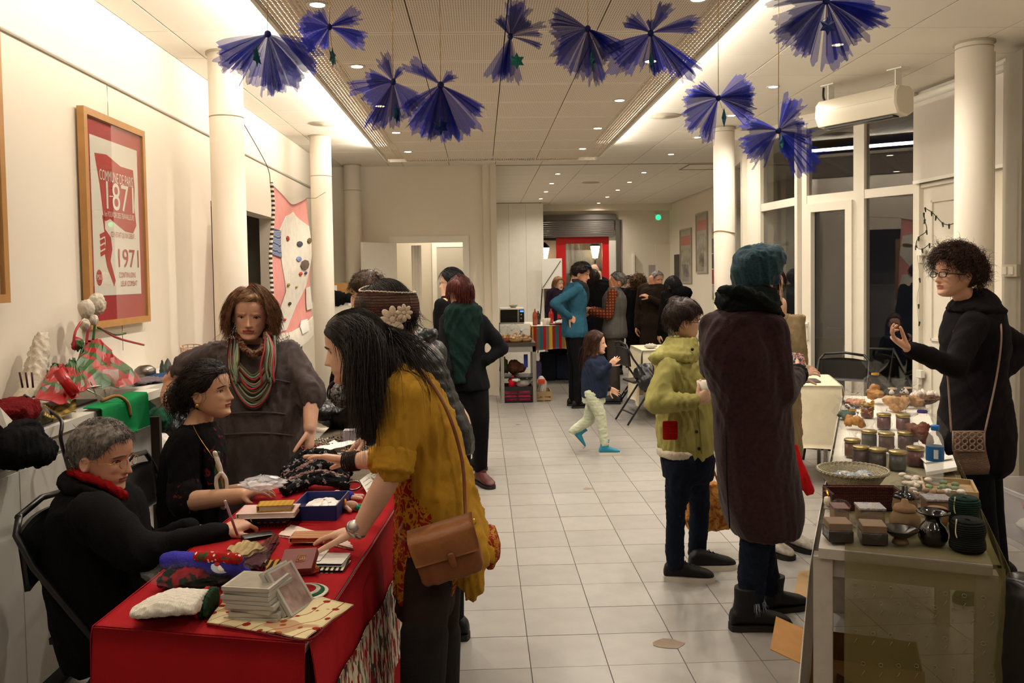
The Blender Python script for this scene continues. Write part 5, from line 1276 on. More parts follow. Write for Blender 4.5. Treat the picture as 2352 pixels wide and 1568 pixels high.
for k in range(420):
    d = nrm(rs.randn(3));s0 = c0+d*A(.045,.05,.065)*.8;e_ = c0+nrm(d+rs.randn(3)*.7)*A(.055,.065,.075)+A(0,0,-.025*rs.rand());P.append(smoothpath([s0,(s0+e_)/2+nrm(rs.randn(3))*.018,e_,e_+rs.randn(3)*.014+A(0,0,-.02)],9))
b.ell(c0,(.045,0,0),(0,.05,0),(0,0,.06));strands(b,np.array(P),np.full(420,.002));b.build('hair_bun',H_dark,t)
b = MB();b.lathe([(.027,-.004),(.030,-.004),(.030,.004),(.027,.004)],j(578,1122,3.36),20,ax=(1,-.3,0),cap=False);b.build('bangle',mat('ivory','d9cdb4',.4),t)
b = MB();b.tube(smoothpath([j(443,975,3.42),j(455,1000,3.37),j(482,1040,3.33),j(490,1052,3.36)],12),.0018,5);b.lathe([(.007,-.01),(.009,0),(.006,.01)],hd.P(.36,-.06,.28),10);b.build('earring',M_goldm,t)
nb = thing('braided_necklace','long braided white, green and gold necklace hanging over the black floral top','necklace',j(510,1190,3.25))
for i,(col,off,r) in enumerate((('d9cfc0',-7,.009),('2b4a3a',0,.008),('b88a3c',6,.006),('e2ddd4',3,.010))):
    b = MB();P = [j(497+off*.4+5*math.sin(k*.9+i*1.7)+k*1.4,1040+k*14,3.285-.008*math.cos(k*.9+i*1.7)) for k in range(10)]
    for q in range(len(P)-1): b.cap(P[q],r,P[q+1],r*.9,8)
    b.remesh(.004,1);b.build('strand',mat('bead_'+col,col,.35,.5,bump=.5,bs=120),nb)
b = MB()
for sx in (-1,1): b.tube(smoothpath([j(508,1085,3.27),j(508+sx*11,1100,3.27),j(510+sx*10,1125,3.27),j(512,1140,3.27)],12),.0075,8)
b.build('loop',mat('bead_d9cfc0','d9cfc0'),nb)

# ---- standing older woman in a grey layered dress
J = jointdict(hL=j(625,1015,4.1),hR=j(565,1015,4.1),kL=j(620,1180,4.1),kR=j(570,1180,4.1),aL=j(620,1360,4.1),aR=j(565,1360,4.1),
              nk=j(583,795,4.12),sk=j(576,770,4.1),sL=j(660,815,4.10),sR=j(502,815,4.12),eL=j(716,905,4.02),wL=j(712,985,3.92),eR=j(428,838,4.15),wR=j(388,872,4.16))
hd = Head(j(576,722,4.04),(.14,-.98,-.12),(.06,0,1),.236)
t = person('older woman in a long grey layered dress, hand on the counter',ground(j(592,1370,4.1)),J,hd,'mature','d8a68c','a8504a',brow=None,
    hands=[((J['wR'],nrm(j(378,905,4.12)-J['wR']),(.6,.5,-.2),1),dict(curl=(.25,.3,.35,.4),thumb=.2,s=1.0)),((J['wL'],nrm(A(-.05,-.05,-1)),(-.9,.2,0),-1),dict(curl=(.4,.45,.5,.5),thumb=.3,s=1.0))],
    exposed=[(J['eL'],.042,J['wL'],.03),(J['eR'],.04,J['wR'],.03)])
t2 = NT('grey_jersey');co = t2.co();t2.base(t2.ramp(t2.noise(co,20,4),[(.3,'4d4443'),(.7,'5c5251')]));t2.bump(t2.noise(co,320,2),.3,.004);M_gj = t2.set(.92,.12)
garment('dress',t,M_gj,[S(555,620,785,4.12,.07),S(520,645,797,4.12,.11),S(490,680,815,4.12,.13),S(492,692,850,4.11,.15),S(498,700,900,4.10,.165),S(497,705,950,4.10,.175),S(493,706,1000,4.10,.19),S(485,702,1060,4.10,.20),S(478,700,1130,4.10,.21),S(478,700,1220,4.1,.21)],
    caps=[(J['sL'],.078,J['eL'],.072),(J['sR'],.078,J['eR'],.06),(J['eR'],.058,J['wR']*.6+J['eR']*.4,.045),(J['eL'],.07,J['eL']+A(0,-.01,-.02),.07)],wr=(.13,.012,14,(1.4,1.4,.35)))
for zz,dr in ((868,0),(940,1),(985,2)):   # raw-edged seams of the layers
    b = MB();P = []
    for a in np.linspace(PI+.15,2*PI-.15,26):
        w = {868: 100,940: 104,985: 106}[zz];P.append(j(598+w*math.cos(a),zz+9*math.sin(a*2.2)+8*math.cos(a),4.10)+A(0,({868: .155,940: .178,985: .19}[zz]+.004)*math.sin(a),0))
    b.tube(P,.0045,6);b.remesh(.005,1) if False else None;b.build('raw_seam',M_gj,t)
for S_ in 'LR': shoe(t,ground(J['a'+S_]),(.1,-1,0),M_shoe_b,M_sole_d)
hair(hd,t,hairmat('lightbrown','5a3a24','8f6746',.5),'full',.013,2600,.16,.0019,comb=(0,.25,-.6),part=.1,lift=.020,grav=.35,steps=12,seed=41,jitter=.2,thmin=.75)
hair(hd,t,hairmat('lightbrown','5a3a24'),'full',.010,300,.055,.0018,comb=(.9,.5,-.3),lift=.008,grav=.1,steps=7,seed=42,jitter=.15)
# scarf of many cords
sc_ = thing('cord_scarf','scarf of multicoloured cords looped round the neck of the woman in grey','scarf',j(580,890,3.85))
rs = np.random.RandomState(11);cols = ['6b6a4a','8fae9d','b7434a','3f2f2a','a59b6a','7e8f86','d14a58','594438','8a7d58','2f2a2e','9cb59e','6d4a3a']
for k in range(16):
    m_ = mat('cord_'+cols[k % 12],cols[k % 12],.8,.2);b = MB();dp = 40+k*5.2;w = 32+k*1.4
    P = [j(580-w,780+3*rs.randn(),4.02),j(580-w-2,812+dp*.3,3.96),j(580-w*.6,812+dp*.85,3.93),j(582+rs.randn()*4,822+dp,3.925),j(582+w*.65,810+dp*.85,3.93),j(582+w,805+dp*.3,3.95),j(585+w*.9,775+3*rs.randn(),4.0)]
    b.tube(smoothpath(P,26),.0052,6);b.build('cord',m_,sc_)
for k in range(9):
    m_ = mat('cord_'+cols[(k*5+2) % 12],cols[(k*5+2) % 12],.8,.2);b = MB();x0 = 598+k*2.6
    b.tube(smoothpath([j(612,762,3.98),j(x0+10,800,3.93),j(x0+6+3*rs.randn(),840,3.91),j(x0+9+5*rs.randn(),872+10*rs.rand(),3.91)],14),.0045,6);b.build('cord',m_,sc_)
for k in range(7):
    m_ = mat('cord_'+cols[(k*3+1) % 12],cols[(k*3+1) % 12],.8,.2);b = MB();x0 = 540+k*1.5
    b.tube(smoothpath([j(548,778,3.98),j(x0,820,3.93),j(x0+2*rs.randn(),850,3.92),j(x0+3*rs.randn(),872+12*rs.rand(),3.92)],12),.0045,6);b.build('cord',m_,sc_)
t2 = NT('print_scarf');t2.base(t2.ramp(t2.noise(t2.co(),45,3,1),[(.35,'2a1f1c'),(.5,'6a3a2a'),(.6,'7a7358'),(.7,'351f1e')]));M_ps = t2.set(.9,.1)
garment('neck_wrap',sc_,M_ps,extra=lambda b: (b.tube(smoothpath([j(546,772,4.0),j(560,800,3.95),j(585,815,3.93),j(608,795,3.95),j(616,760,4.0)],16),.022,10),b.tube(smoothpath([j(546,770,4.02),j(575,765,4.15),j(612,765,4.05)],12),.024,10)),vox=.007,wr=(.04,.006))

# ---- person with crocheted headband and quilted jacket, bending behind the woman in mustard
J = jointdict(hL=j(1000,985,3.52),hR=j(1040,985,3.66),kL=j(1000,1235,3.5),kR=j(1035,1210,3.66),aL=j(1010,1468,3.5),aR=j(1040,1430,3.68),
              nk=j(935,782,3.55),sk=j(905,745,3.5),sL=j(930,820,3.40),sR=j(990,815,3.72),eL=j(900,930,3.36),wL=j(850,1000,3.45),eR=j(960,930,3.75),wR=j(880,1000,3.7))
hd = Head(j(888,716,3.5),(-.72,.62,-.30),(-.02,.05,1),.235)
t = person('person in black quilted jacket and crocheted flower headband, back turned',ground(j(1020,1380,3.6)),J,hd,'fair','dcb096','a4504a',hands=[((J['wL'],(-.8,0,-.5),(0,0,-1),1),dict(s=.9))])
t2 = NT('quilted_black');t2.base('101115');t2.bump(t2.noise(t2.co(),50,3),.4,.01);M_quilt = t2.set(.42,.4)
def quilt(b):
    Q = [(772,905,985,.09),(800,885,1018,.15),(840,880,1034,.17),(880,890,1048,.175),(920,905,1066,.175),(960,935,1085,.17),(1000,960,1092,.165),(1025,980,1090,.15)]
    ys = np.linspace(772,1028,58);xl = np.interp(ys,[q[0] for q in Q],[q[1] for q in Q]);xr = np.interp(ys,[q[0] for q in Q],[q[2] for q in Q]);dd = np.interp(ys,[q[0] for q in Q],[q[3] for q in Q])
    b.loft([S(l+5*(1-p),r-5*(1-p),y,3.58,d-.01*(1-p),tilt=.25) for y,l,r,d,p in zip(ys,xl,xr,dd,abs(np.sin(np.arange(58)*PI/5.8))**.5)])
    for (a0,r0,a1,r1) in ((J['sL'],.075,J['eL'],.065),(J['eL'],.062,J['wL'],.045),(J['sR'],.075,J['eR'],.065),(J['eR'],.06,J['wR'],.045)): b.cap(a0,r0,a1,r1)
garment('quilted_jacket',t,M_quilt,extra=quilt,smooth=2,wr=(.1,.004,3),vox=.009)
garment('hood',t,M_quilt,extra=lambda b: (b.ell(j(965,778,3.6),(.075,0,0),(0,.09,0),(.03,0,.05)),b.ell(j(935,790,3.5),(.07,0,0),(0,.06,0),(0,0,.045))),wr=(.07,.008))
garment('trousers',t,M_blackp,caps=[(J['hL'],.09,J['kL'],.065),(J['kL'],.063,J['aL'],.05),(J['hR'],.09,J['kR'],.065),(J['kR'],.063,J['aR'],.05)])
for S_ in 'LR': shoe(t,ground(J['a'+S_]),(-.9,.2,0),M_shoe_b,M_sole_d)
hair(hd,t,hairmat('darkbrown2','1a110d','35241b'),'full',.010,1800,.15,.0018,comb=(0,-.8,-.5),lift=.01,grav=.4,steps=10,seed=51,jitter=.12,coll=[(J['nk'],j(980,850,3.55),.12)])
t2 = NT('crochet_band');co = t2.co();w1 = t2.wave(co,28,.6,'Z');t2.base(t2.ramp(w1,[(.15,'5d2f35'),(.4,'4f5234'),(.65,'a0907a'),(.9,'6d3a3e')]));t2.bump(t2.wave(co,60,2,'Z'),.9,.008);M_band = t2.set(.95,.1)
hb_ = thing('crochet_headband','crocheted headband with two cream flowers worn over dark hair','headband',j(888,740,3.5))
b = MB();P = []
for v in np.linspace(0,1,7):
    th = np.linspace(-PI,PI,49);zz = .34+.42*v+.17*np.cos(th)*.9;P.append(hd.surf(th,zz,.034+.006*math.sin(v*PI),face=False))
b.sheet(P,.005);b.build('band',M_band,hb_)
b = MB();th = np.linspace(-PI,PI,121);b.tube(hd.surf(th,.34+.43+.17*np.cos(th)*.9+.012*abs(np.sin(th*24)),.036,face=False),.003,6);b.build('scalloped_edge',mat('crochet_cream','c9b9a4',.9,.1,bump=.5,bs=150),hb_)
for (px,py,s_) in ((902,734,1.35),(928,718,.85)):
    c = j(px,py,3.5);d_ = nrm(A(0,0,CAMH)-c);c = hd.c+0;
    o_ = j(px,py,3.5-.150);u_ = nrm(np.cross((0,0,1),(0,-1,0)));n_ = nrm(A(.25,-1,.1));u_ = nrm(np.cross((0,0,1),n_));v_ = np.cross(n_,u_)
    b = MB();b.ell(o_,u_*.011*s_,n_*.006,v_*.011*s_,12)
    for k in range(8):
        a = k*PI/4;q = u_*math.cos(a)+v_*math.sin(a);b.ell(o_+q*.025*s_,q*.016*s_,n_*.006,np.cross(n_,q)*.0105*s_,12)
    b.build('crochet_flower',MATS['crochet_cream'],hb_)

# ---- woman with red hair, seen from behind, hand on hip, and her dark-haired companion
J = jointdict(hL=j(1050,868,6.4),hR=j(1092,868,6.4),kL=j(1075,965,6.35),kR=j(1105,965,6.35),aL=j(1098,1010,6.9),aR=j(1104,1078,6.42),
              nk=j(1066,712,6.4),sk=j(1062,690,6.4),sL=j(1028,738,6.4),sR=j(1104,738,6.4),eL=j(1022,800,6.3),wL=j(1030,850,6.2),eR=j(1153,800,6.42),wR=j(1118,828,6.35))
hd = Head(j(1056,672,6.38),(-.55,.83,-.05),(0,0,1),.222)
t = person('red-haired woman in dark green shawl, hand on hip, seen from behind',ground(j(1090,1090,6.5)),J,hd,'fair','dcb096','a4504a',faces=False,vox=.011,hands=[((J['wR'],(-.8,-.1,.2),(0,.9,0),1),dict(s=.9))])
garment('jacket',t,fabric('black_jersey','0e0f11',.3),[S(1040,1095,712,6.4,.08),S(1022,1110,728,6.4,.12),S(1016,1116,755,6.4,.135),S(1016,1114,790,6.4,.13),S(1020,1112,830,6.4,.12),S(1020,1122,868,6.4,.14),S(1022,1128,895,6.4,.14)],
    caps=[(J['sR'],.065,J['eR'],.056),(J['eR'],.056,J['wR'],.042),(J['sL'],.065,J['eL'],.055),(J['eL'],.055,J['wL'],.042)],wr=(.13,.007,4),vox=.012)
M_green = fabric('dark_green_shawl','0f2420',.5,200)
garment('shawl',t,M_green,[S(1040,1090,690,6.38,.09),S(1020,1108,706,6.38,.15),S(1016,1112,740,6.38,.155),S(1020,1100,790,6.36,.15),S(1026,1080,840,6.33,.13),S(1040,1070,880,6.30,.1)],wr=(.12,.014,9,(1.2,1.2,.5)),vox=.012)
garment('trousers',t,M_blackp,caps=[(J['hL'],.1,J['kL'],.066),(J['kL'],.064,J['aL'],.05),(J['hR'],.1,J['kR'],.066),(J['kR'],.064,J['aR'],.05)],vox=.012)
shoe(t,ground(J['aR']),(.3,-.6,0),mat('oxblood_boot','4a1614',.5),M_sole_d,high=.13,name='ankle_boot');shoe(t,ground(J['aL']),(-.9,.3,0),M_shoe_b,M_sole_d,high=.12,name='ankle_boot')
hair(hd,t,hairmat('darkred','35100c','5e2018'),'full',.018,1300,.10,.003,comb=(0,-.3,-.8),lift=.012,grav=.7,steps=8,seed=61,jitter=.3)
J,f_,r_,hc = stand(-.28,7.3,-1.2,1.66)
hd = Head(j(1036,648,7.3),(-.95,.1,-.05),(0,0,1),.222)
t = person('black-haired woman with glasses standing just behind the red-haired woman',(-.28,7.3,0),J,hd,'fair','dcb096','a4504a',faces=False,vox=.012)
garment('jacket',t,M_blackp,torso_secs((J['hL']+J['hR'])/2,J['nk'],r_,r_,[(q[0],q[1]*1.12,q[2]*1.15) for q in TORSO]),caps=[(J['s'+q],.06,J['e'+q],.05) for q in 'LR']+[(J['e'+q],.05,J['w'+q],.04) for q in 'LR'],vox=.013)
garment('trousers',t,M_blackp,caps=[(J['h'+q],.1,J['k'+q],.065) for q in 'LR']+[(J['k'+q],.065,J['a'+q],.05) for q in 'LR'],vox=.013)
for q in 'LR': shoe(t,ground(J['a'+q]),(-.9,.1,0),M_shoe_b,M_sole_d)
hair(hd,t,hairmat('jet','0c0b0d','1f1c1f'),'full',.012,700,.08,.003,comb=(0,-.6,-.6),lift=.012,grav=.3,steps=7,seed=62,jitter=.15)
hd.glasses(t,MATS['glasses_black'],.1,.05,True)
# ---------------------------------------------------------------- people farther back
def far_person(label,x,Y,face,H=1.7,headpx=None,top=None,topcol=None,trousers=None,skin=('fair','dcb096'),hairm=None,hairk={},armL=None,armR=None,lean=0,coatlen=0,hf=None,twist=0,hands=True,wide=1.0,shoes=None,step=0,line='full',seated=False,legspread=.1,tag_=None):
    J,f_,r_,hc = stand(x,Y,face,H,lean,twist,legspread,armL,armR,step)
    hs = .228*H/1.72;hd = Head(hc if headpx is None else j(*headpx,Y),hf if hf is not None else f_,(0,0,1),hs)
    k = H/1.7;hh = []
    for q,sg in (('L',1),('R',-1)):
        d = nrm(J['w'+q]-J['e'+q]);hh.append(((J['w'+q],d,nrm(r_*(1 if q == 'L' else -1)+A(0,0,-.3)),sg),dict(s=.95*k,curl=(.4,.45,.5,.5))))
    t = person(label,(x,Y,0),J,hd,skin[0],skin[1],'a4504a',faces=False,vox=.012,s=k,hands=hh if hands else (),nt=60,nz=56)
    hip = (J['hL']+J['hR'])/2;rsd = nrm(J['sR']-J['sL']);spec = [(q[0],q[1]*1.14*k*wide,q[2]*1.2*k*wide) for q in TORSO if q[0] > -.2]
    if coatlen: spec = [(-coatlen/.52,.19*k*wide,.15*k*wide),(-coatlen/.52*.5,.185*k*wide,.145*k*wide)]+spec
    garment('jacket' if not coatlen else 'coat',t,top,torso_secs(hip,J['nk'],r_,rsd,spec),caps=[(J['s'+q],.064*k,J['e'+q],.056*k) for q in 'LR']+[(J['e'+q],.055*k,J['w'+q],.042*k) for q in 'LR']+[(J['nk']*.5+J['s'+q]*.5,.065*k,J['s'+q],.064*k) for q in 'LR'],vox=.012,wr=(.12,.007,int(Y*10) % 50))
    garment('trousers',t,trousers or M_blackp,caps=[(J['h'+q],.1*k,J['k'+q],.07*k) for q in 'LR']+[(J['k'+q],.068*k,J['a'+q],.056*k) for q in 'LR'],vox=.012,wr=(.09,.005,3))
    for q in 'LR': shoe(t,ground(J['a'+q]),f_,shoes or M_shoe_b,M_sole_d)
    if hairm is not None: hair(hd,t,hairm,line,**dict(dict(thick=.014,n=600,length=.08,width=.0035,lift=.010,grav=.75,steps=7,seed=int(Y*7) % 99,jitter=.2,comb=(0,-.5,-.6)),**hairk))
    return t,J,hd,f_,r_
R_ = math.radians
M_blue = fabric('blue_fleece','2a5468',.4,180);M_vest = fabric('grey_vest','4f4c48',.4,180);M_greyt = fabric('grey_trousers','3d3733',.3)
t,J,hd,f_,r_ = far_person('man with curly dark hair in a blue fleece, sunglasses on his head, hands on hips',1.10,10.1,R_(80),1.74,(1336,628),M_blue,hairm=hairmat('curlyblack','17110f','30241e'),hf=(.93,-.25,-.25),skin=('ruddy','cf9676'),
    hairk=dict(thick=.026,curl=.012,curln=2,n=500,length=.07,vol=.3,jitter=1,width=.0035),armL=((-.10,-.10,-.22),(.06,.08,-.2)),armR=((.05,-.31,-.16),(-.04,.2,-.16)),wide=1.1)
b = MB();b.tube(smoothpath([hd.P(.15,.15,.08),hd.P(.22,.2,-.1),hd.P(.1,.38,-.15),hd.P(.0,.5,-.6),hd.P(.05,.5,-1.05)],14),.045,10);b.tube(smoothpath([hd.P(-.3,-.1,-.02),hd.P(0,-.35,.05),hd.P(.3,0,0),hd.P(.1,.4,-.1)],12),.045,10);b.remesh(.012,3,(.08,.008));b.build('scarf',fabric('grey_scarf','2c2b2e',.4),t)
b = MB();b.tube(hd.surf(np.linspace(-1.3,1.3,14),np.full(14,.86),.03,face=False),.010,6,flat=.5);b.build('sunglasses',mat('blue_lens','3a4f9a',.1,.6,.4),t)
t,J,hd,f_,r_ = far_person('older man in a grey sleeveless vest over a rust plaid shirt, arms folded',1.62,10.35,R_(-75),1.66,(1418,646),M_vest,trousers=M_greyt,hairm=hairmat('saltpepper','2e2a28','6a625c'),hf=(-.97,.1,0),skin=('tan','b07a58'),line='short',
    hairk=dict(n=300,length=.03,thick=.01),armL=((-.03,.05,-.26),(.1,.22,.04)),armR=((.03,.08,-.26),(-.15,.2,.05)),wide=1.15,shoes=mat('navy_trainer','1b2230',.6))
t2 = NT('plaid_rust');co = t2.co();w1 = t2.wave(co,9,.3,'Z');w2 = t2.wave(co,9,.3,'X');t2.base(t2.mix(t2.math('MULTIPLY',w1,w2),'4a2014','8f5030'));M_plaid = t2.set(.9,.1)
garment('shirt_sleeves',t,M_plaid,caps=[(J['s'+q],.068,J['e'+q],.062) for q in 'LR']+[(J['e'+q],.061,J['w'+q],.05) for q in 'LR'],vox=.012,wr=(.06,.006))
# walking child
J = jointdict(hL=j(1358,905,7.36),hR=j(1366,905,7.50),kL=j(1378,950,7.36),kR=j(1352,965,7.52),aL=j(1389,1018,7.36),aR=j(1316,990,7.54),nk=j(1364,822,7.42),sk=j(1368,808,7.42),
              sL=j(1362,835,7.34),sR=j(1368,835,7.52),eL=j(1378,862,7.30),wL=j(1400,838,7.25),eR=j(1385,880,7.56),wR=j(1398,892,7.5))
hd = Head(j(1370,788,7.42),(.96,-.12,.02),(0,0,1),.195)
t = person('small child with long brown hair, navy top, pale trousers and turquoise boots, walking',ground(j(1350,1040,7.45)),J,hd,'kid','d9a98c','b0605a',s=.68,vox=.008,
    hands=[((J['wL'],(.7,-.1,.6),(0,1,0),-1),dict(s=.7,curl=(.3,.3,.4,.5))),((J['wR'],(.6,0,-.3),(0,-1,0),1),dict(s=.7))])
garment('top',t,fabric('navy_knit','222a3d',.4),[S(1346,1386,815,7.42,.08),S(1340,1396,828,7.42,.125),S(1336,1402,850,7.42,.13),S(1334,1400,880,7.42,.12),S(1334,1396,905,7.42,.12),S(1335,1392,912,7.42,.12)],
    caps=[(J['sL'],.045,J['eL'],.04),(J['eL'],.038,J['wL'],.03),(J['sR'],.045,J['eR'],.04),(J['eR'],.038,J['wR'],.03)],vox=.009,wr=(.08,.005))
garment('trousers',t,fabric('mint_trousers','bfc4ab',.4,100),[S(1336,1390,905,7.42,.09),S(1336,1392,925,7.42,.09)],caps=[(J['hL'],.068,J['kL'],.055),(J['kL'],.054,J['aL'],.042),(J['hR'],.068,J['kR'],.055),(J['kR'],.054,J['aR'],.042)],vox=.009,wr=(.06,.006,5,(.6,.6,2)))
M_turq = mat('turquoise_boot','2a7f9c',.6,.3,bump=.3,bs=60)
shoe(t,ground(J['aL']),(1,0,0),M_turq,M_sole_w,s=.72,high=.07,name='boot');shoe(t,J['aR']-A(.0,0,.055),(.62,0,-.72),M_turq,M_sole_w,s=.72,high=.07,name='boot')
hair(hd,t,hairmat('childbrown','2c1a12','4f3022'),'full',.012,1100,.22,.0022,comb=(0,-.9,-.3),lift=.012,grav=.9,steps=14,seed=71,jitter=.2,coll=[(J['nk'],J['nk']-A(.02,0,.25),.09)],thmin=.6)
# the group at the back
far_person('person in a long black coat standing behind the man in the blue fleece',1.62,11.8,R_(20),1.76,(1362,640),M_black,hairm=hairmat('darkbrown2','1a110d'),coatlen=.5,hf=(.3,.9,0),wide=1.1,hairk=dict(length=.1,thick=.02))
far_person('bald man half hidden behind the long black coat',1.72,12.9,R_(-20),1.80,(1367,624),M_blackp,hairm=hairmat('greyrim','4a4440'),line='bald',hf=(-.5,-.8,0),hairk=dict(n=60,length=.02,thick=.004))
far_person('blond woman in a dark purple jacket behind the left shoulder of the man in blue',1.25,13.9,R_(150),1.6,(1283,652),fabric('purple_dark','241826'),hairm=hairmat('blond','6d4a2c','a07a50'),hf=(.5,-.8,0),hairk=dict(length=.14,thick=.018))
far_person('dark-haired woman whose face shows behind the man in the grey vest',2.26,13.4,R_(185),1.6,(1443,650),M_blackp,hairm=hairmat('jet','0c0b0d'),hf=(-.2,-.95,0),hairk=dict(length=.14))
far_person('woman with curly dark blond hair, black coat, back turned, rear group',2.28,12.4,R_(15),1.62,(1466,650),M_black,hairm=hairmat('curlyblond','3a2414','7d5a34'),coatlen=.45,hairk=dict(thick=.03,curl=.015,curln=2,n=500,length=.12,vol=.3,jitter=.9,width=.006))
far_person('grey-haired man in a dark brown coat with a hand raised to his chest',2.40,11.9,R_(215),1.68,(1510,642),fabric('brown_coat','2b2019',.4),hairm=hairmat('silver','5c5854','a09a94'),line='short',coatlen=.42,hf=(.35,-.9,-.1),skin=('ruddy','cf9676'),hairk=dict(n=300,length=.04),armL=((-.08,.1,-.24),(.2,.1,.12)),wide=1.05)
t,J,hd,f_,r_ = far_person('long-haired person in a black hooded coat, back turned, beside the silver-haired man',2.52,11.0,R_(-20),1.60,(1545,655),M_blackp,hairm=hairmat('jet','0c0b0d'),coatlen=.45,hf=(-.4,.9,0),wide=1.18,hairk=dict(length=.2,thick=.02,n=500))
b = MB();b.ell(J['nk']+A(.06,-.08,-.02),(.15,0,0),(0,.11,0),(0,0,.1));b.remesh(.012,3,(.08,.01));b.build('hood',M_blackp,t)
# person in a beige trench coat behind the teal hat, holding a bag
t,J,hd,f_,r_ = far_person('person in a beige trench coat and patterned trainers, mostly hidden behind the plum coat',1.66,4.75,R_(150),1.56,(1768,655),fabric('beige_trench','8d7a5b',.4),hairm=hairmat('brown','1e1511'),coatlen=.3,hf=(.2,-.9,0),wide=.95,shoes=mat('patterned_trainer','a89f92',.6,var=.35,vs=30),skin=('fair','dcb096'),armL=((-.01,.03,-.27),(.20,.10,.03)),armR=((.0,.05,-.27),(-.15,.1,.03)))
b = MB();b.loft([S(1810,1850,722,4.66,.06),S(1800,1848,760,4.66,.08),S(1800,1852,800,4.66,.09),S(1805,1850,830,4.66,.08)]);b.remesh(.009,3,(.06,.007));b.build('cape_collar',fabric('beige_trench','8d7a5b'),t)
rb = thing('red_cloth_bag','red cloth bag hanging beside the plum coat','bag',j(1855,1135,4.45))
b = MB();b.loft([S(1822,1832,1018,4.45,.012),S(1824,1846,1060,4.45,.03),S(1828,1862,1095,4.45,.035),S(1838,1872,1125,4.45,.03,2.2,.2),S(1852,1866,1138,4.45,.012)]);b.remesh(.007,3,(.07,.006));b.build('bag_body',fabric('bright_red','b0161a',.3),rb)
b = MB();b.tube(smoothpath([j(1823,1020,4.45),j(1816,960,4.5),j(1812,900,4.55)],8),.006,6);b.build('strap',MATS['bright_red'],rb)
tb = thing('woven_tote','orange and gold woven tote bag behind the legs of the boy','bag',j(1615,1220,4.75))
t2 = NT('orange_woven');co = t2.co();t2.base(t2.ramp(t2.noise(co,25,3,.8),[(.35,'6a3a16'),(.5,'a4682a'),(.62,'b98a44'),(.7,'8a3a1c')]));t2.bump(t2.wave(co,40,1),.4,.005)
b = MB();b.loft([S(1576,1680,1218,4.75,.04,3),S(1568,1684,1190,4.75,.06,3),S(1572,1680,1150,4.75,.06,3),S(1582,1670,1105,4.75,.04,3)]);b.remesh(.010,3,(.09,.01));b.build('bag_body',t2.set(.8,.2),tb)
for x in (1590,1650): MB().tube(smoothpath([j(x,1108,4.72),j(1615,1010,4.74),j(x+22,1108,4.78)],12),.006,6).build('handle',MATS['tan_leather'],tb)
pk = thing('red_wrapped_packet','small red and white patterned packet held in front of the plum coat','packet',j(1822,850,3.98))
b = MB();b.rbox(j(1824,828,3.93),(.052,.02,-.008),(0,0.02,.03),(-.004,.02,-.01),.006);b.remesh(.005,1,(.04,.004));t2 = NT('packet_print');t2.base(t2.ramp(t2.noise(t2.co(),60,2,1),[(.42,'b3301c'),(.5,'e0d6cc'),(.58,'1f2344')]));b.build('wrapping',t2.set(.3,.5),pk)
# seated visitor hidden behind the boy, one shoe showing
t,J,hd,f_,r_ = far_person('seated visitor hidden behind the boy, with one beige suede shoe showing',2.0,8.62,R_(-60),1.3,None,fabric('olive_cloth','4b4636'),hairm=hairmat('brown','1e1511'),shoes=mat('suede_beige','8b745c',.9,var=.1))
# curly-haired visitor behind the headband
t,J,hd,f_,r_ = far_person('curly brown-haired visitor in dark clothes behind the crochet headband',-.70,5.25,R_(-60),1.62,(845,672),M_blackp,hairm=hairmat('curlybrown2','1f1410','48301f'),hf=(-.7,.6,-.2),lean=.05,hairk=dict(thick=.03,curl=.010,curln=2.4,n=600,length=.09,vol=.25,jitter=1,width=.0025))
# ---------------------------------------------------------------- goods on the left stall
def book(name,label,cat,px,py,w,d,h,rot,z=0,cover='fff',pages='d9d0bd',m=None,group=None,round_=.0):
    c = atZ(px,py,TZ+z);r = math.radians(rot);x = A(math.cos(r),math.sin(r),0);y = A(-math.sin(r),math.cos(r),0);t = thing(name,label,cat,c,group);m = m or fabric('cv'+cover,cover)
    b = MB();b.rbox(c+A(0,0,h*.06),x*w/2,y*d/2,(0,0,h*.06),.004);b.rbox(c+A(0,0,h*.94),x*w/2,y*d/2,(0,0,h*.06),.004);b.rbox(c-x*(w/2-h*.1)+A(0,0,h/2),x*h*.1,y*d/2,(0,0,h/2),.002);b.build('cover',m,t,smooth='auto')
    MB().obox(c+x*.001+A(0,0,h/2),x*(w/2-.006),y*(d/2-.005),(0,0,h*.38)).build('pages',mat('pg'+pages,pages,.8),t,smooth=False)
    return t
def cloth(name,label,cat,pts,z,m,th=.003,amp=.003,n=18,group=None,parent=None):
    """thin cloth through 4 picture points (clockwise) lying at height z above the table"""
    P = [atZ(p[0],p[1],TZ+z) for p in pts];G_ = []
    for v in np.linspace(0,1,n): G_.append([(P[0]*(1-u)+P[1]*u)*(1-v)+(P[3]*(1-u)+P[2]*u)*v+A(0,0,amp*(1+math.sin(u*11+v*5)*math.sin(v*9+u*3))) for u in np.linspace(0,1,n)])
    b = MB();b.sheet(G_,th)
    if parent is not None: return b.build(name,m,parent)
    return b.build(name,m,label=label,cat=cat,group=group)
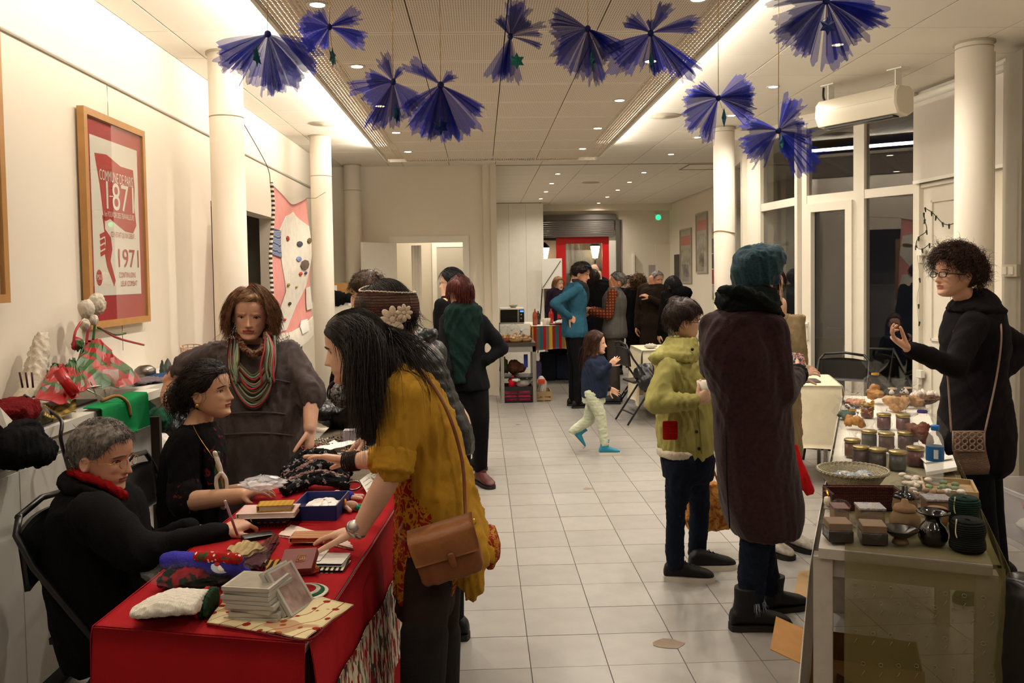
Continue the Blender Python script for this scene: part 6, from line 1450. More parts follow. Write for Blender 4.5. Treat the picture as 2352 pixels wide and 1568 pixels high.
# white knitted cap
t2 = NT('aran_knit');co = t2.co();t2.base('e6dfd2');t2.bump(t2.math('ADD',t2.wave(co,22,4,'Y',dscale=2),t2.math('MULTIPLY',t2.wave(co,90,1,'X'),.3)),.45,.006);M_knit = t2.set(.95,.1)
kc = thing('knitted_hat','white cable-knit cap with a red and green rim lying on the red cloth','hat',TT(385,1425))
def capsecs(b,x0,x1,hz,dz=0):
    P0 = TT(x0,1420,dz);P1 = TT(x1,1405,dz);n = 9
    S_ = []
    for k,u in enumerate(np.linspace(0,1,n)):
        c = P0*(1-u)+P1*u;w = np.interp(u,[0,.12,.4,1],[.012,.05,.065,.062]);h = np.interp(u,[0,.15,.5,1],[.008,.6*hz,hz,hz*.75]);S_.append((c+A(0,.02,h*1.0),A(0,w,0),A(0,0,h),2.4))
    b.loft(S_,24)
b = MB();capsecs(b,300,465,.019);capsecs(b,292,462,.024,.028);b.remesh(.006,2,(.028,.0035,4,(1,1,1)));b.build('cap_body',M_knit,kc)
for k,(x,c) in enumerate(((462,'b3261a'),(472,'27402a'),(480,'27402a'))):
    b = MB();P1 = TT(x,1404,.012);b.loft([(P1+A(-.005,.02,.014),A(0,.062,0),A(0,0,.034),2.6),(P1+A(.006,.02,.013),A(0,.060,0),A(0,0,.032),2.6)],24);b.remesh(.005,1,(.02,.003,2));b.build('knitted_rim',fabric('rim'+c,c,.8,150),kc)
# patterned cloth with vine print
t2 = NT('vine_print');co = t2.co();v1 = t2.vor(co,22,'Distance','SMOOTH_F1');w1 = t2.wave(t2.co(rot=(0,0,.6)),3.2,5,'X',dscale=1.2,detail=1);k1 = t2.ramp(w1,[(0,0.),(.44,0.),(.47,1.),(.53,1.),(.56,0.)]);k2 = t2.ramp(t2.vor(co,28),[(0,1.),(.26,1.),(.31,0.)]);k3 = t2.ramp(t2.noise(co,7,1),[(.60,0.),(.61,1.)])
c1 = t2.mix(k1,'d2c39a','7c241c');c2 = t2.mix(k2,c1,'8a2018');t2.base(t2.mix(t2.math('MULTIPLY',k3,.6),c2,'9a5a3c'));t2.bump(t2.noise(t2.co(),300),.3,.003);M_vine = t2.set(.9,.1)
pc = thing('vine_print_cloth','cream cloth with dark red vine print spread near the table corner','cloth',TT(650,1420))
cloth('cloth','','',[(475,1433),(702,1470),(812,1392),(560,1322)],.004,M_vine,parent=pc)
b = MB();Q = [TT(*p,.007) for p in ((475,1433),(590,1452),(702,1470),(757,1432),(812,1392))];b.tube(smoothpath(Q,30),.0028,6);b.build('stitched_hem',fabric('hem_red','6d1a1c'),pc)
# stack of jewel cases
M_case = mat('jewel_case_clear','b9b5ab',.15,.6,var=.05);M_inlay = mat('case_inlay','8f8878',.3,.5,var=.15,vs=30)
ords = ['bottom','second from the bottom','third from the bottom','fourth from the bottom','fifth from the bottom','sixth from the bottom','seventh from the bottom','topmost']
c0 = TT(602,1412);rs = random.Random(5)
for k in range(8):
    r = math.radians(-14+rs.uniform(-7,7)+(6 if k == 7 else 0));x = A(math.cos(r),math.sin(r),0);y = A(-math.sin(r),math.cos(r),0);c = c0+A(rs.uniform(-.004,.004)-k*.0022,rs.uniform(-.004,.004)+k*.001,.0105*k+.009)
    t = thing('jewel_case','%s clear plastic disc case of the slumping stack' % ords[k],'disc case',c-A(0,0,.005),'stacked disc cases')
    MB().obox(c,x*.062,y*.056,(0,0,.0047)).build('case',M_case,t,smooth=False)
    MB().obox(c+A(0,0,.0043),x*.055,y*.05,(0,0,.0008)).build('inlay_card',M_inlay,t,smooth=False)
for k,(px,lb) in enumerate(((655,'disc case leaning steeply against the right side of the stack'),(668,'outer disc case leaning against the first leaning one'))):
    c = TT(px,1400)+A(.0,0,.055);t = thing('jewel_case',lb,'disc case',c-A(0,0,.055),'leaning disc cases');n_ = nrm(A(.8,-.2,.55));y = nrm(np.cross(n_,(0.35,.9,0)));x = np.cross(y,n_)
    MB().obox(c,x*.06,y*.06,n_*.0047).build('case',M_case,t,smooth=False);MB().obox(c+n_*.0044,x*.05,y*.055,n_*.0008).build('inlay_card',mat('inlay_red','9a827c',.3,.5,var=.35,vs=40),t,smooth=False)
# small red box with golden square emblem
rb_ = thing('red_box','small dark red box with a gold square emblem tilted on the disc cases','box',TT(668,1352));c = TT(665,1370)+A(.015,.05,.075);x = nrm(A(1,-.08,.06));y = nrm(A(.05,.9,.45));z = np.cross(x,y)
MB().rbox(c,x*.045,y*.038,z*.011,.003).build('lid',mat('maroon_lacquer','6d1418',.35,.5),rb_,smooth='auto')
b = MB()
for s_ in (.011,.006):
    b.tube([c+z*.0115+x*a*s_+y*d*s_+x*.008 for a,d in ((-1,-1),(1,-1),(1,1),(-1,1),(-1,-1))],.0009,4)
b.build('gold_emblem',M_goldm,rb_)
# crocheted round mats
cm = thing('crochet_mat','round crocheted mat in green, white and red under the red box','mat',TT(690,1362))
for r,c,z in ((.062,'d9d2c4',.006),(.052,'1f5a38',.009),(.042,'c9c2b4',.012),(.03,'9e1b20',.014)):
    b = MB();q = TT(697,1366)+A(0,0,z);b.lathe([(0,0),(r,0),(r+.003,.002),(r,.004),(0,.0045)],q,30);b.build('crochet_ring',fabric('cr'+c,c,.8,150),cm)
# striped white papers / cloths
M_lined = stripes('lined_cloth',['e8e4da','e8e4da','e8e4da','b9b4b4'],110,'Y');M_pinkl = stripes('pink_lined_cloth',['e6ddd3','e6ddd3','d9a9a0'],120,'Y');M_navy = fabric('navy_edge','1c2140')
book('striped_notebook','white lined cloth notebook with navy edge, left of two side by side','notebook',705,1283,.105,.10,.012,-6,.012,m=M_lined,pages='20264a')
book('striped_notebook','white lined cloth notebook with navy edge, right of two side by side','notebook',757,1288,.10,.095,.009,-6,.012,m=M_lined,pages='20264a')
book('striped_notebook','notebook in black and cream stripes under the white ones','notebook',742,1305,.14,.085,.010,-6,0,m=stripes('bw_stripe',['d8cfb2','2d2a26'],70,'X'),pages='20264a')
cloth('pink_striped_cloth','white cloth with fine pink stripes under the hand of the woman in mustard','cloth',[(640,1232),(812,1262),(800,1245),(668,1208)],.003,M_pinkl,th=.008)
bn = book('woven_notebook','notebook in rust and cream woven stripes beside her hand','notebook',722,1238,.14,.075,.016,-2,.012,m=stripes('rust_woven',['a85a3c','c9a27a','b0603f','d2b48c'],45,'Y',rot=(0,0,.15)),pages='b0502e')
cloth('tiger_stripe_cloth','small cloth in black and orange stripes beside the red box','cloth',[(607,1292),(612,1318),(665,1305),(655,1288)],.01,stripes('tiger',['1a1511','b8842c'],60,'X'),th=.008)
cloth('brown_print_cloth','brown and gold printed cloth rolled beside the striped notebooks','cloth',[(645,1300),(655,1318),(732,1312),(722,1298)],.014,M_pais,th=.014,amp=.006)
# pile of textiles
pl = M_pinkl
book('cloth_book','red pattern cloth folder at the bottom of the textile pile','folder',612,1200,.17,.10,.020,-2,0,m=stripes('red_pattern',['7e1c20','b9a48a','7e1c20'],90,'X'),pages='6a1a1c')
book('cloth_book','blue plaid folder in the middle of the textile pile','folder',606,1192,.17,.095,.020,0,.021,m=stripes('blue_plaid',['1f2c4f','4a5f88','1f2c4f','8d7a5a'],24,'X'),pages='23304f')
book('cloth_book','red and white striped notebook on top of the textile pile','notebook',618,1180,.19,.11,.018,1,.042,m=stripes('red_white',['e3d6cb','b3222a','e3d6cb','e3d6cb'],60,'Y'),pages='e3ddd0')
book('yellow_notebook','small yellow cloth notebook lying on the red and white one','notebook',634,1168,.115,.065,.020,4,.061,m=stripes('yellow_cloth',['c39a3a','b68c30'],60,'X'),pages='cfc3a0')
# open blue box
bb = thing('blue_box','open shallow blue box holding white tissue','box',TT(735,1190));c = TT(738,1178);x = A(.075,0,0);y = A(.006,.10,0)
b = MB();b.obox(c+A(0,0,.003),x,y,(0,0,.003))
for q in (-1,1): b.obox(c+x*q+A(0,0,.026),nrm(x)*.002,y,(0,0,.026));b.obox(c+y*q+A(0,0,.026),x,nrm(y)*.002,(0,0,.026))
b.build('tray',mat('royal_blue_card','1c2a66',.5,.3),bb,smooth=False)
MB().obox(c+A(0,0,.0085),x*.95,y*.95,(0,0,.002)).build('lining',mat('white_card','e2ddd2',.6),bb,smooth=False)
def crumple(b,c,rx,ry,rz,seed=0,n=26,open_=True):
    """crumpled foil or film bag"""
    rs = np.random.RandomState(seed);th = np.linspace(0,2*PI,n,endpoint=False);G_ = []
    for v in np.linspace(0,1,11):
        r = math.sin(PI*(.006+.988*v))**.6;G_.append([c+A(rx*r*math.cos(a)*(1+.16*rs.randn()),ry*r*math.sin(a)*(1+.16*rs.randn()),rz*(2*v-1)*(1+.06*rs.randn())) for a in th])
    b.grid(G_,close=True);return b
def film(name,label,cat,c,rx,ry,rz,seed=0,m=None,parent=None,group=None):
    b = MB();crumple(b,np.asarray(c,float),rx,ry,rz,seed);m = m or M_cello
    return b.build(name,m,parent,smooth=False) if parent is not None else b.build(name,m,label=label,cat=cat,group=group,smooth=False)
b = MB();crumple(b,c+A(.01,0,.03),.055,.07,.018,3);b.build('tissue',mat('white_tissue','e9e6e0',.4),bb,smooth=False)
film('plastic_film','crumpled clear plastic held by the seated young woman','plastic bag',TT(605,1155)+A(0,0,.075),.075,.06,.028,5,m=mat('milky_film','dfe0e6',.2,.6,alpha=.5))
# knitted scarf heap
kn = thing('knitted_scarves','heap of black knitted scarves with white and pink flecks','scarf',TT(735,1115));rs = np.random.RandomState(2)
t2 = NT('fleck_knit');t2.base(t2.ramp(t2.noise(t2.co(),38,3),[(0,'141416'),(.56,'17171a'),(.62,'b0a6a2'),(.68,'1f2a26')]));t2.bump(t2.noise(t2.co(),130,3),1.0,.012);M_fleck = t2.set(.95,.1)
t2 = NT('pink_knit');t2.base(t2.ramp(t2.noise(t2.co(),60,3),[(.35,'3a2a2c'),(.55,'a8837a')]));t2.bump(t2.noise(t2.co(),130,3),1.0,.012);M_pkn = t2.set(.95,.1)
for k in range(11):
    y0 = 1075+k*5;x0 = 655+6*rs.randn();x1 = 800+6*rs.randn();z = .06-.003*k;b = MB()
    P = [TT(x0,y0+18)+A(0,0,.018),TT(x0+45,y0+10+5*rs.randn())+A(0,0,z),TT(x0+95,y0+4*rs.randn())+A(0,0,z+.015),TT(x1,y0+8)+A(0,0,.025)]
    b.tube(smoothpath(P,26),.019,10);b.remesh(.007,1,(.02,.006,k));b.build('knitted_scarf',M_pkn if k in (3,7) else M_fleck,kn)
# crocheted dolls
M_dollskin = fabric('crochet_pink','d9b3a0',.8,150);M_dblue = fabric('crochet_blue','2c3fa0',.8,150)
for k,(px,py,lb) in enumerate(((792,1150,'crocheted doll in a blue top beside the blue box'),(800,1174,'cream crocheted doll with orange scarf and green legs, in front of the blue one'))):
    c = TT(px,py);t = thing('crochet_doll',lb,'doll',c);q = A(.022,0,0)
    MB().ell(c+A(-.028,.0,.022),(.020,0,0),(0,.018,0),(0,0,.019)).build('head',M_dollskin,t);MB().ell(c+A(.01,.0,.02),(.026,0,0),(0,.018,0),(0,0,.018)).build('torso',M_dblue if k == 0 else M_dollskin,t)
    for s_ in (-1,1):
        MB().cap(c+A(.03,.008*s_,.015),.009,c+A(.062,.018*s_,.012),.008,10).build('leg',M_dollskin if k == 0 else fabric('crochet_green','2f9a7a',.8),t);MB().cap(c+A(-.005,.014*s_,.02),.008,c+A(.012,.036*s_,.012),.007,10).build('arm',M_dollskin,t)
    if k: MB().tube([c+A(-.008,-.018,.02),c+A(-.01,0,.042),c+A(-.008,.018,.02)],.004,6).build('doll_scarf',fabric('orange_thread','d98a2a'),t)
b = MB();b.tube([TT(812,1128)+A(.03*math.cos(a),.02*math.sin(a),.022+.012*math.sin(a)) for a in np.linspace(0,2*PI,24)],.004,6,cap=False);b.build('beaded_bracelet',mat('bead_dark','4a2a1a',.2,.6,var=.6,vs=200),label='dark beaded bracelet behind the crocheted dolls',cat='bracelet')
# price tags
for k,(pts,lb) in enumerate((([(826,1103),(845,1136),(868,1118),(846,1088)],'handwritten white card leaning near the bending woman\'s arm'),([(845,1090),(866,1102),(880,1088),(858,1080)],'folded white card behind the handwritten one'),([(755,1016),(778,1045),(798,1030),(768,1010)],'white card standing in the bead heap'))):
    P = [atZ(*p,TZ+.02+.02*(i in (0,3))) for i,p in enumerate(pts)];b = MB();flatpoly(b,P,(0,-.3,1),.001);t = b.build('price_card',mat('white_card','e2ddd2'),label=lb,cat='card',smooth=False)
    if k < 2:
        b = MB()
        for q in range(3):
            a = P[0]*(1-.25*(q+1))+P[1]*.25*(q+1)+A(0,0,.0018);c = P[3]*(1-.25*(q+1))+P[2]*.25*(q+1)+A(0,0,.0018);b.tube([a*(1-u)+c*u+A(0,0,0)+(P[1]-P[0])*.03*math.sin(u*40) for u in np.linspace(.15,.85,22)],.0006,4)
        b.build('ink_scrawl',mat('ink','2a2a38'),t)
# bead and jewellery heap
rs = np.random.RandomState(8);bcols = ['8a6a4a','c9bfae','3a3434','d2a24a','6f5a68','b7a08c','1f2326','a8493a']
for k in range(30):
    px,py = 705+150*rs.rand(),1000+62*rs.rand();c = atZ(px,py,TZ+.012+.02*rs.rand());col = bcols[rs.randint(8)];b = MB();r = .02+.03*rs.rand();sq = .4+.5*rs.rand();a0 = rs.rand()*6
    for a in np.linspace(0,2*PI,15)[:-1]: b.ell(c+A(r*math.cos(a+a0),r*sq*math.sin(a+a0),.004*math.sin(3*a)),(.0055,0,0),(0,.0055,0),(0,0,.0055),6)
    b.build('bead_necklace',mat('bead'+col,col,.3,.5),label='coiled bead necklace in the jewellery heap at the far end of the stall',cat='necklace',group='bead necklaces heaped on the farther table')
cloth('white_paper','long white paper sheet lying across the bead heap','paper',[(720,1030),(760,1034),(835,1016),(800,1012)],.045,mat('paper_white','e8e4dc',.7),th=.001)
c = atZ(804,1014,TZ+.02);MB().obox(c+A(0,0,.03),(.028,0,0),(0,.028,0),(0,0,.03)).build('white_box',mat('lilac_card','cfc6d2',.6),label='small pale lilac box standing among the beads',cat='box',smooth=False)
for k,(px,py) in enumerate(((838,992),(850,1008),(862,1000),(846,1020),(868,1015))):
    c = atZ(px,py,TZ+.02);b = MB()
    for q in range(5): b.lathe([(.006+.004*q,0),(.009+.005*q,.012+.002*q),(.010+.005*q,.016)],c,14,cap=False)
    b.build('fabric_rose',fabric('peach','d08a68'),label='peach fabric rose by the lilac box',cat='fabric flower',group='peach fabric roses on the farther table')
hbag = lump('black_handbag','soft black handbag behind the bead heap','bag',0,0,0,.13,.10,.085,M_chair,base=atZ(770,992,TZ)+A(0,.1,.085),seed=3,parts=3,wr=(.07,.008))
b = MB();c = atZ(770,975,TZ)+A(0,.12,.16);b.tube([c+A(.06*math.cos(a),0,.075*math.sin(a)) for a in np.linspace(-.4,PI+.4,24)],.006,8);b.build('handle',M_chair,hbag)
lump('patterned_cloth_pile','pile of black and grey patterned cloth at the far end of the stall','cloth',0,0,0,.16,.14,.13,(lambda t3: (t3.base(t3.ramp(t3.noise(t3.co(),40,3,1),[(.4,'232022'),(.5,'8a8480'),(.6,'2a2628')])),t3.set(.9,.1))[1])(NT('bw_print')),base=(-.56,4.55,.89),seed=5,parts=4)
# blue plush garment, with a printed face patch
M_bplush = fabric('blue_plush','3a35a0',.6,120);gp = thing('blue_plush_garment','rolled royal blue plush garment with a red printed end','garment',TT(460,1310))
b = MB()
for (x0,y0,x1,y1,z,r) in ((385,1287,535,1300,.065,.026),(390,1280,548,1288,.072,.020),(425,1312,560,1318,.03,.022)):
    b.cap(TT(x0,y0,z),r,TT(x1,y1,z),r,14)
b.remesh(.007,3,(.06,.004,4));b.build('garment',M_bplush,gp)
t2 = NT('festive_print');t2.base(t2.ramp(t2.vor(t2.co(),60,'Distance'),[(0,'e6dccb'),(.22,'e6dccb'),(.28,'a81c1c'),(.7,'a81c1c'),(.8,'2c5a34')]));M_fest = t2.set(.85,.1)
b = MB();b.cap(TT(455,1277,.088),.017,TT(545,1283,.088),.017,14);b.remesh(.006,2,(.05,.003));b.build('printed_trim',M_fest,gp)
b = MB();q = TT(518,1294,.066)+A(0,-.028,.003);n_ = nrm(A(.05,-.8,.6));u_ = nrm(np.cross((0,0,1),n_));w_ = np.cross(n_,u_);b.ell(q,u_*.030,n_*.004,w_*.020,20);b.build('oval_patch',mat('patch_pale','b9c4cf',.7),gp)
for du,dw,r,c in ((0,-.006,.012,'e8e0d2'),(-.012,.006,.009,'b3201f'),(.012,.007,.009,'b3201f'),(0,.004,.006,'d9a48a')): MB().ell(q+n_*.003+u_*du+w_*dw,u_*r,n_*.003,w_*r*.8,12).build('patch_motif',mat('pm'+c,c,.7),gp)
lump('bagged_red_garment','red and green garment inside a clear bag behind the knitted cap','garment',0,0,0,.085,.05,.028,(lambda t3: (t3.base(t3.ramp(t3.noise(t3.co(),25,2),[(.45,'8a1620'),(.5,'12221a')])),t3.set(.9,.1))[1])(NT('redgreen')),base=TT(430,1352)+A(0,0,.029),seed=2,parts=3,vox=.007)
film('clear_bag','clear crinkled plastic bag around the red and green garment','plastic bag',TT(450,1350)+A(0,0,.04),.12,.065,.036,8);film('clear_bag','clear crinkled plastic trailing right of the blue plush garment','plastic bag',TT(570,1310)+A(0,.02,.035),.05,.10,.03,9)
lump('black_garment','black cloth lying below the blue plush garment','garment',0,0,0,.06,.05,.03,M_blackp,base=TT(480,1345)+A(.03,.01,.03),seed=9,parts=2,vox=.008)
book('black_wallet','black leather wallet beside the writing hand','wallet',592,1238,.095,.05,.016,28,0,m=M_chair,pages='1a1817')
cloth('beige_pleated_cloth','beige pleated cloth in clear film beside the writing hand','cloth',[(523,1268),(548,1290),(612,1262),(560,1245)],.02,stripes('beige_pleat',['b9a273','a58d60'],50,'X'),th=.010,amp=.006)
for k,(pts,lb) in enumerate((([(590,1268),(604,1282),(640,1240),(630,1228)],'dark rust cloth pouch, left of two beside the wallet'),([(560,1300),(600,1308),(632,1250),(610,1262)],'dark patterned pouch below the rust one'))):
    cloth('cloth_pouch',lb,'pouch',pts,.01,fabric('pouch%d' % k,('5a2c22','4a1f2a')[k],.5),th=.012)
# ---------------------------------------------------------------- things on the counter
CZ = 1.05
def CT(px,py,dz=0): return atZ(px,py,CZ+dz)
t2 = NT('green_red_wrap');t2.base(t2.ramp(t2.noise(t2.co(),9,1),[(0,'1c4a20'),(.5,'22501f'),(.52,'96141a'),(1,'9c181c')]));M_wrap = t2.set(.35,.35)
def tent(b,P,seed=0):
    """crumpled paper cone from its ridge and foot points"""
    apex = [np.asarray(p,float) for p in P[0]];foot = [np.asarray(p,float) for p in P[1]];n = 24;rs = np.random.RandomState(seed);G_ = []
    ft = smoothpath(foot+[foot[0]],n);ap = smoothpath(apex+apex[::-1][1:]+[apex[0]] if len(apex) > 1 else [apex[0]]*3,n)
    for v in np.linspace(0,1,8): G_.append(ap*(1-v)+ft*v+rs.randn(n,3)*.004)
    b.sheet(G_,.003)
def P3(px,py,x=-1.78): return atX(px,py,x)
fig = thing('paper_sculpture','paper figure in green and red wrapping paper with a plaster head','sculpture',(-1.78,3.75,CZ))
b = MB();tent(b,([P3(200,785,-1.86),P3(232,778,-1.82)],[P3(150,885,-1.72),P3(250,890,-1.64),P3(328,872,-1.68),P3(250,840,-1.92)]),2);b.build('skirt',M_wrap,fig,smooth=False)
b = MB();b.ell(P3(178,790,-1.84),(.02,0,0),(0,.05,0),(0,.0,.035));b.remesh(.008,1,(.03,.008));b.build('wrapped_pouch',M_wrap,fig)
M_pm = mat('plaster_white','c9bfae',.7,.2,bump=.6,bs=40,bd=.01)
for k,(px,py,r) in enumerate(((198,710,.045),(222,698,.052),(195,745,.03),(215,735,.028))):
    b = MB();b.ell(P3(px,py,-1.85+.01*k),(r*.8,0,0),(0,r,0),(0,0,r*1.1));b.remesh(.008,2,(.03,.006,k));b.build('plaster_lump',M_pm,fig)
for k,Q in enumerate(([(205,740),(198,790)],[(218,745),(214,780)],[(185,740),(172,765),(168,800)],[(225,752),(262,768),(288,765)],[(228,752),(270,776),(330,792)],[(192,790),(180,830)])):
    b = MB();b.tube(smoothpath([P3(*q,-1.83) for q in Q],10),.006,6);b.build('wrapped_wire',mat('wire%d' % (k % 2),('a3242a','2f5a2c')[k % 2],.4),fig)
fig2 = thing('paper_sculpture','low paper sculpture in green and red with a pale cone behind','sculpture',(-1.78,3.2,CZ))
b = MB();tent(b,([P3(125,835,-1.80),P3(150,838,-1.80)],[P3(80,915,-1.72),P3(150,928,-1.64),P3(178,905,-1.66),P3(120,880,-1.92)]),4);b.build('paper_hood',M_wrap,fig2,smooth=False)
b = MB();tent(b,([P3(160,828,-1.80),P3(170,822,-1.80)],[P3(140,880,-1.72),P3(180,900,-1.64),P3(206,884,-1.66),P3(180,850,-1.85)]),5);b.build('paper_hood',M_wrap,fig2,smooth=False)
b = MB();b.tube([P3(132,850,-1.7),P3(172,905,-1.64)],.022,12);b.build('red_paper_roll',mat('red_foil','b01f22',.25,.5),fig2)
b = MB();b.loft([(P3(70,910,-1.85),A(.06,0,0),A(0,.08,0)),(P3(80,860,-1.87),A(.05,0,0),A(0,.06,0)),(P3(92,800,-1.88),A(.04,0,0),A(0,.05,0)),(P3(98,762,-1.88),A(.02,0,0),A(0,.03,0))]);b.remesh(.009,1,(.05,.010));b.build('plaster_cone',M_pm,fig2)
for k in range(3): MB().tube([P3(45+k*14,855,-1.8),P3(52+k*12,890,-1.8)],.004,5).build('wire_mark',mat('purple_wire','4a2440'),fig2)
g = thing('green_cloth','bright green cloth hanging over the front edge of the counter','cloth',(-1.58,3.8,CZ));M_grn = fabric('bright_green','0f7a42',.2,300,.05)
Q0,Q1 = 3.52,4.0
b = MB();b.sheet([[(-1.64+.08*v,Q0+(Q1-Q0)*u+.02*(1-v),CZ+.012+.006*math.sin(u*9)) for u in np.linspace(0,1,12)] for v in np.linspace(0,1,6)]+[[(-1.555+.016*v*math.sin(u*13),Q0+(Q1-Q0)*u,CZ+.012-.19*v*(1-.45*(1-u)+.06*math.sin(u*8))) for u in np.linspace(0,1,12)] for v in np.linspace(.05,1,7)],.003);b.build('cloth',M_grn,g)
b = MB();b.sheet([[(-1.552+.004*math.sin(u*8),Q0+.12+(Q1-Q0-.12)*u,CZ-.14-.5*v) for u in np.linspace(0,1,10)] for v in np.linspace(0,1,6)],.002);b.build('white_under_cloth',mat('pale_grey_cloth','b9b6b0',.8),g)
MB().tube(smoothpath([(-1.6,3.62,CZ+.03),(-1.57,3.70,CZ+.04),(-1.55,3.76,CZ-.0),(-1.548,3.78,CZ-.06)],12),.008,6).build('jute_handle',fabric('jute','9a744a'),g)
b = MB();b.sheet([[P3(100+75*u,925+28*v+8*math.sin(u*5),-1.70+.12*v-.03*math.sin(u*3)) for u in np.linspace(0,1,12)] for v in np.linspace(0,1,6)],.004)
b.build('gold_mesh_ribbon',(lambda t3: (t3.base(t3.ramp(t3.wave(t3.co(),40,1,'Z'),[(.3,'6d5a28'),(.7,'b8963f')])),t3.set(.6,.3))[1])(NT('gold_mesh')),label='wide gold mesh ribbon curled on the counter',cat='ribbon')
lump('stone_grey_pouch','speckled grey cloth pouch on the counter under the gold ribbon','pouch',0,0,0,.05,.09,.045,mat('speckled_grey','6a6454',.9,.1,var=.3,vs=60),base=P3(85,965,-1.66)+A(0,0,.0),seed=2,parts=2,vox=.008)
lump('red_knit','dark red knitted garment on the end of the counter','garment',0,0,0,.09,.16,.055,fabric('darkred_knit','6a1216',.8,120),base=P3(20,950,-1.68),seed=3,parts=4,vox=.009,wr=(.06,.012))
lump('black_hat','black cloth hat hanging over the counter edge','hat',0,0,0,.06,.14,.085,M_blackp,base=P3(45,1020,-1.54),seed=7,parts=3,vox=.009,wr=(.07,.010))
b = MB();flatpoly(b,[P3(0,935,-1.56),P3(0,975,-1.56),P3(22,998,-1.54),P3(44,982,-1.54)],(1,-.4,.2),.001);b.build('white_card',mat('white_card','e2ddd2'),label='white card lying on the red knit at the counter edge',cat='card',smooth=False)
MB().tube(smoothpath([P3(55,908,-1.7),P3(100,935,-1.66),P3(140,965,-1.56),P3(140,1010,-1.545),P3(160,1085,-1.545)],30),.007,6).build('black_cable',M_chair,label='black cable running off the counter down its front',cat='cable')
b = MB();c = P3(333,842,-1.82);c[2] = CZ;b.lathe([(0,0),(.04,0),(.056,.02),(.054,.055),(.036,.07),(.030,.074),(.028,.07),(.05,.05)],c,24,cap=False);b.build('steel_pot',mat('brushed_metal','7d7570',.3,.5,.9),label='small round metal pot on the counter under the poster',cat='pot')
cg = P3(255,895,-1.66);cg[2] = CZ+.008;b = MB();b.lathe([(0,0),(.035,.002),(.006,.008),(.005,.05),(.02,.065),(.036,.09),(.033,.13),(.031,.13),(.034,.09),(.018,.068),(0,.055)],cg,24,cap=False);b.build('wine_glass',M_plast,label='stemmed drinking glass on the counter in front of the paper figure',cat='glass')
wr_ = thing('wire_stand','thin metal wire stand in front of the paper figure on the counter','stand',P3(225,900,-1.66))
for Q in ([(208,876),(222,912)],[(205,888),(260,885)],[(200,895),(240,915),(262,905)],[(240,895),(244,912)]): MB().tube([P3(*q,-1.66) for q in Q],.003,6).build('wire',M_silver,wr_)
b = MB();G_ = []
for v in np.linspace(0,1,9): G_.append([P3(440+26*math.cos(a)*(.7+.3*v),856-60*v+6*math.sin(a),-1.80+.05*math.sin(a)) for a in np.linspace(0,2*PI,24)])
for r_ in G_: b.tube(r_,.004,5,cap=False)
for k in range(0,24,2): b.tube([G_[v][k] for v in range(9)],.004,5,cap=False)
b.build('crochet_basket',fabric('cream_crochet','c9a98c',.5),label='small stiff openwork crochet basket on the counter near the woman in grey',cat='basket')
for k,(px,py,c,lb) in enumerate(((385,832,'3a423e','small dark green figurine on the counter beside the crochet basket'),(372,828,'2f3a36','thin dark cone on the counter beside the metal pot'))):
    q = P3(px,py,-1.82);q[2] = CZ;b = MB();b.lathe([(.03-.012*k,0),(.034-.016*k,.02),(.02-.008*k,.05),(.008,.075),(.003,.085)],q,12);b.remesh(.006,1,(.02,.003,k));b.build('figurine',mat('fig%d' % k,c,.5),label=lb,cat='figurine')
for k,(px,c,lb) in enumerate(((335,'6a5f66','mauve folded felt on the counter'),(368,'2a4468','blue felt cloth on the counter near her hand'))):
    lump('felt_cloth',lb,'cloth',0,0,0,.06,.13,.016,fabric('felt'+c,c,.5),base=A(*P3(px,868,-1.74)[:2],CZ+.016),seed=k,parts=2,vox=.008,wr=(.06,.006))
# ---------------------------------------------------------------- goods on the right stall
def rx(u,v,z=0): return A(*RP(u,v),TZ+.008+z)
M_gold_lid = mat('gold_lid','a8925a',.3,.5,.7);M_glassj = mat('jar_glass','e8e4e0',.06,.7,alpha=.08)
def jar(px,py,label,jam,r=.034,h=.075,film_=True,seed=0):
    c = atZ(px,py,TZ+.008);t = thing('jam_jar',label,'jar',c,'jars wrapped in cellophane')
    MB().lathe([(0,.002),(r*.93,.002),(r*.97,.01),(r*.97,h*.8),(0,h*.8)],c,22,cap=False).build('jam',mat('jam'+jam,jam,.3,.5,var=.25,vs=40),t)
    MB().lathe([(0,0),(r*.95,0),(r,.006),(r,h*.8),(r*.9,h*.9)],c,22,cap=False).build('glass_wall',M_glassj,t)
    MB().lathe([(0,h*1.05),(r*.98,h*1.04),(r*1.03,h*1.02),(r*1.03,h*.88),(r*.98,h*.87)],c,24,cap=False).build('lid',M_gold_lid,t)
    if film_:
        b = MB();rs = np.random.RandomState(seed);th = np.linspace(0,2*PI,20,endpoint=False);G_ = []
        for v,rr,z in ((0,1.25,.0),(.3,1.22,h*.5),(.6,1.15,h*.95),(.75,.5,h*1.15),(.85,.35,h*1.25),(1,1.0,h*1.75)): G_.append([c+A(r*rr*math.cos(a)*(1+.12*rs.randn()),r*rr*math.sin(a)*(1+.12*rs.randn()),z+.006*rs.randn()*(z > 0)) for a in th])
        b.grid(G_,close=True);b.build('cellophane_wrap',M_cello,t,smooth=False)
    return t
jl = [(1978,1066,'front row, far left','3a1418'),(2016,1072,'front row, second from the left','2c1612'),(2062,1078,'front row, third from the left','1f1a10'),(2102,1068,'front row, far right, red','5a1418'),
      (1996,1026,'middle row, left','241a12'),(2036,1032,'middle row, centre','4a1616'),(2080,1030,'middle row, right','4a1414'),(2030,984,'back row, left','5a1a22'),(2074,986,'back row, right','5a1a22'),(1958,1048,'outermost on the aisle side','6a3a1c')]
for k,(px,py,w,c) in enumerate(jl): jar(px,py,'cellophane-wrapped jam jar, %s of the jar cluster' % w,c,seed=k)
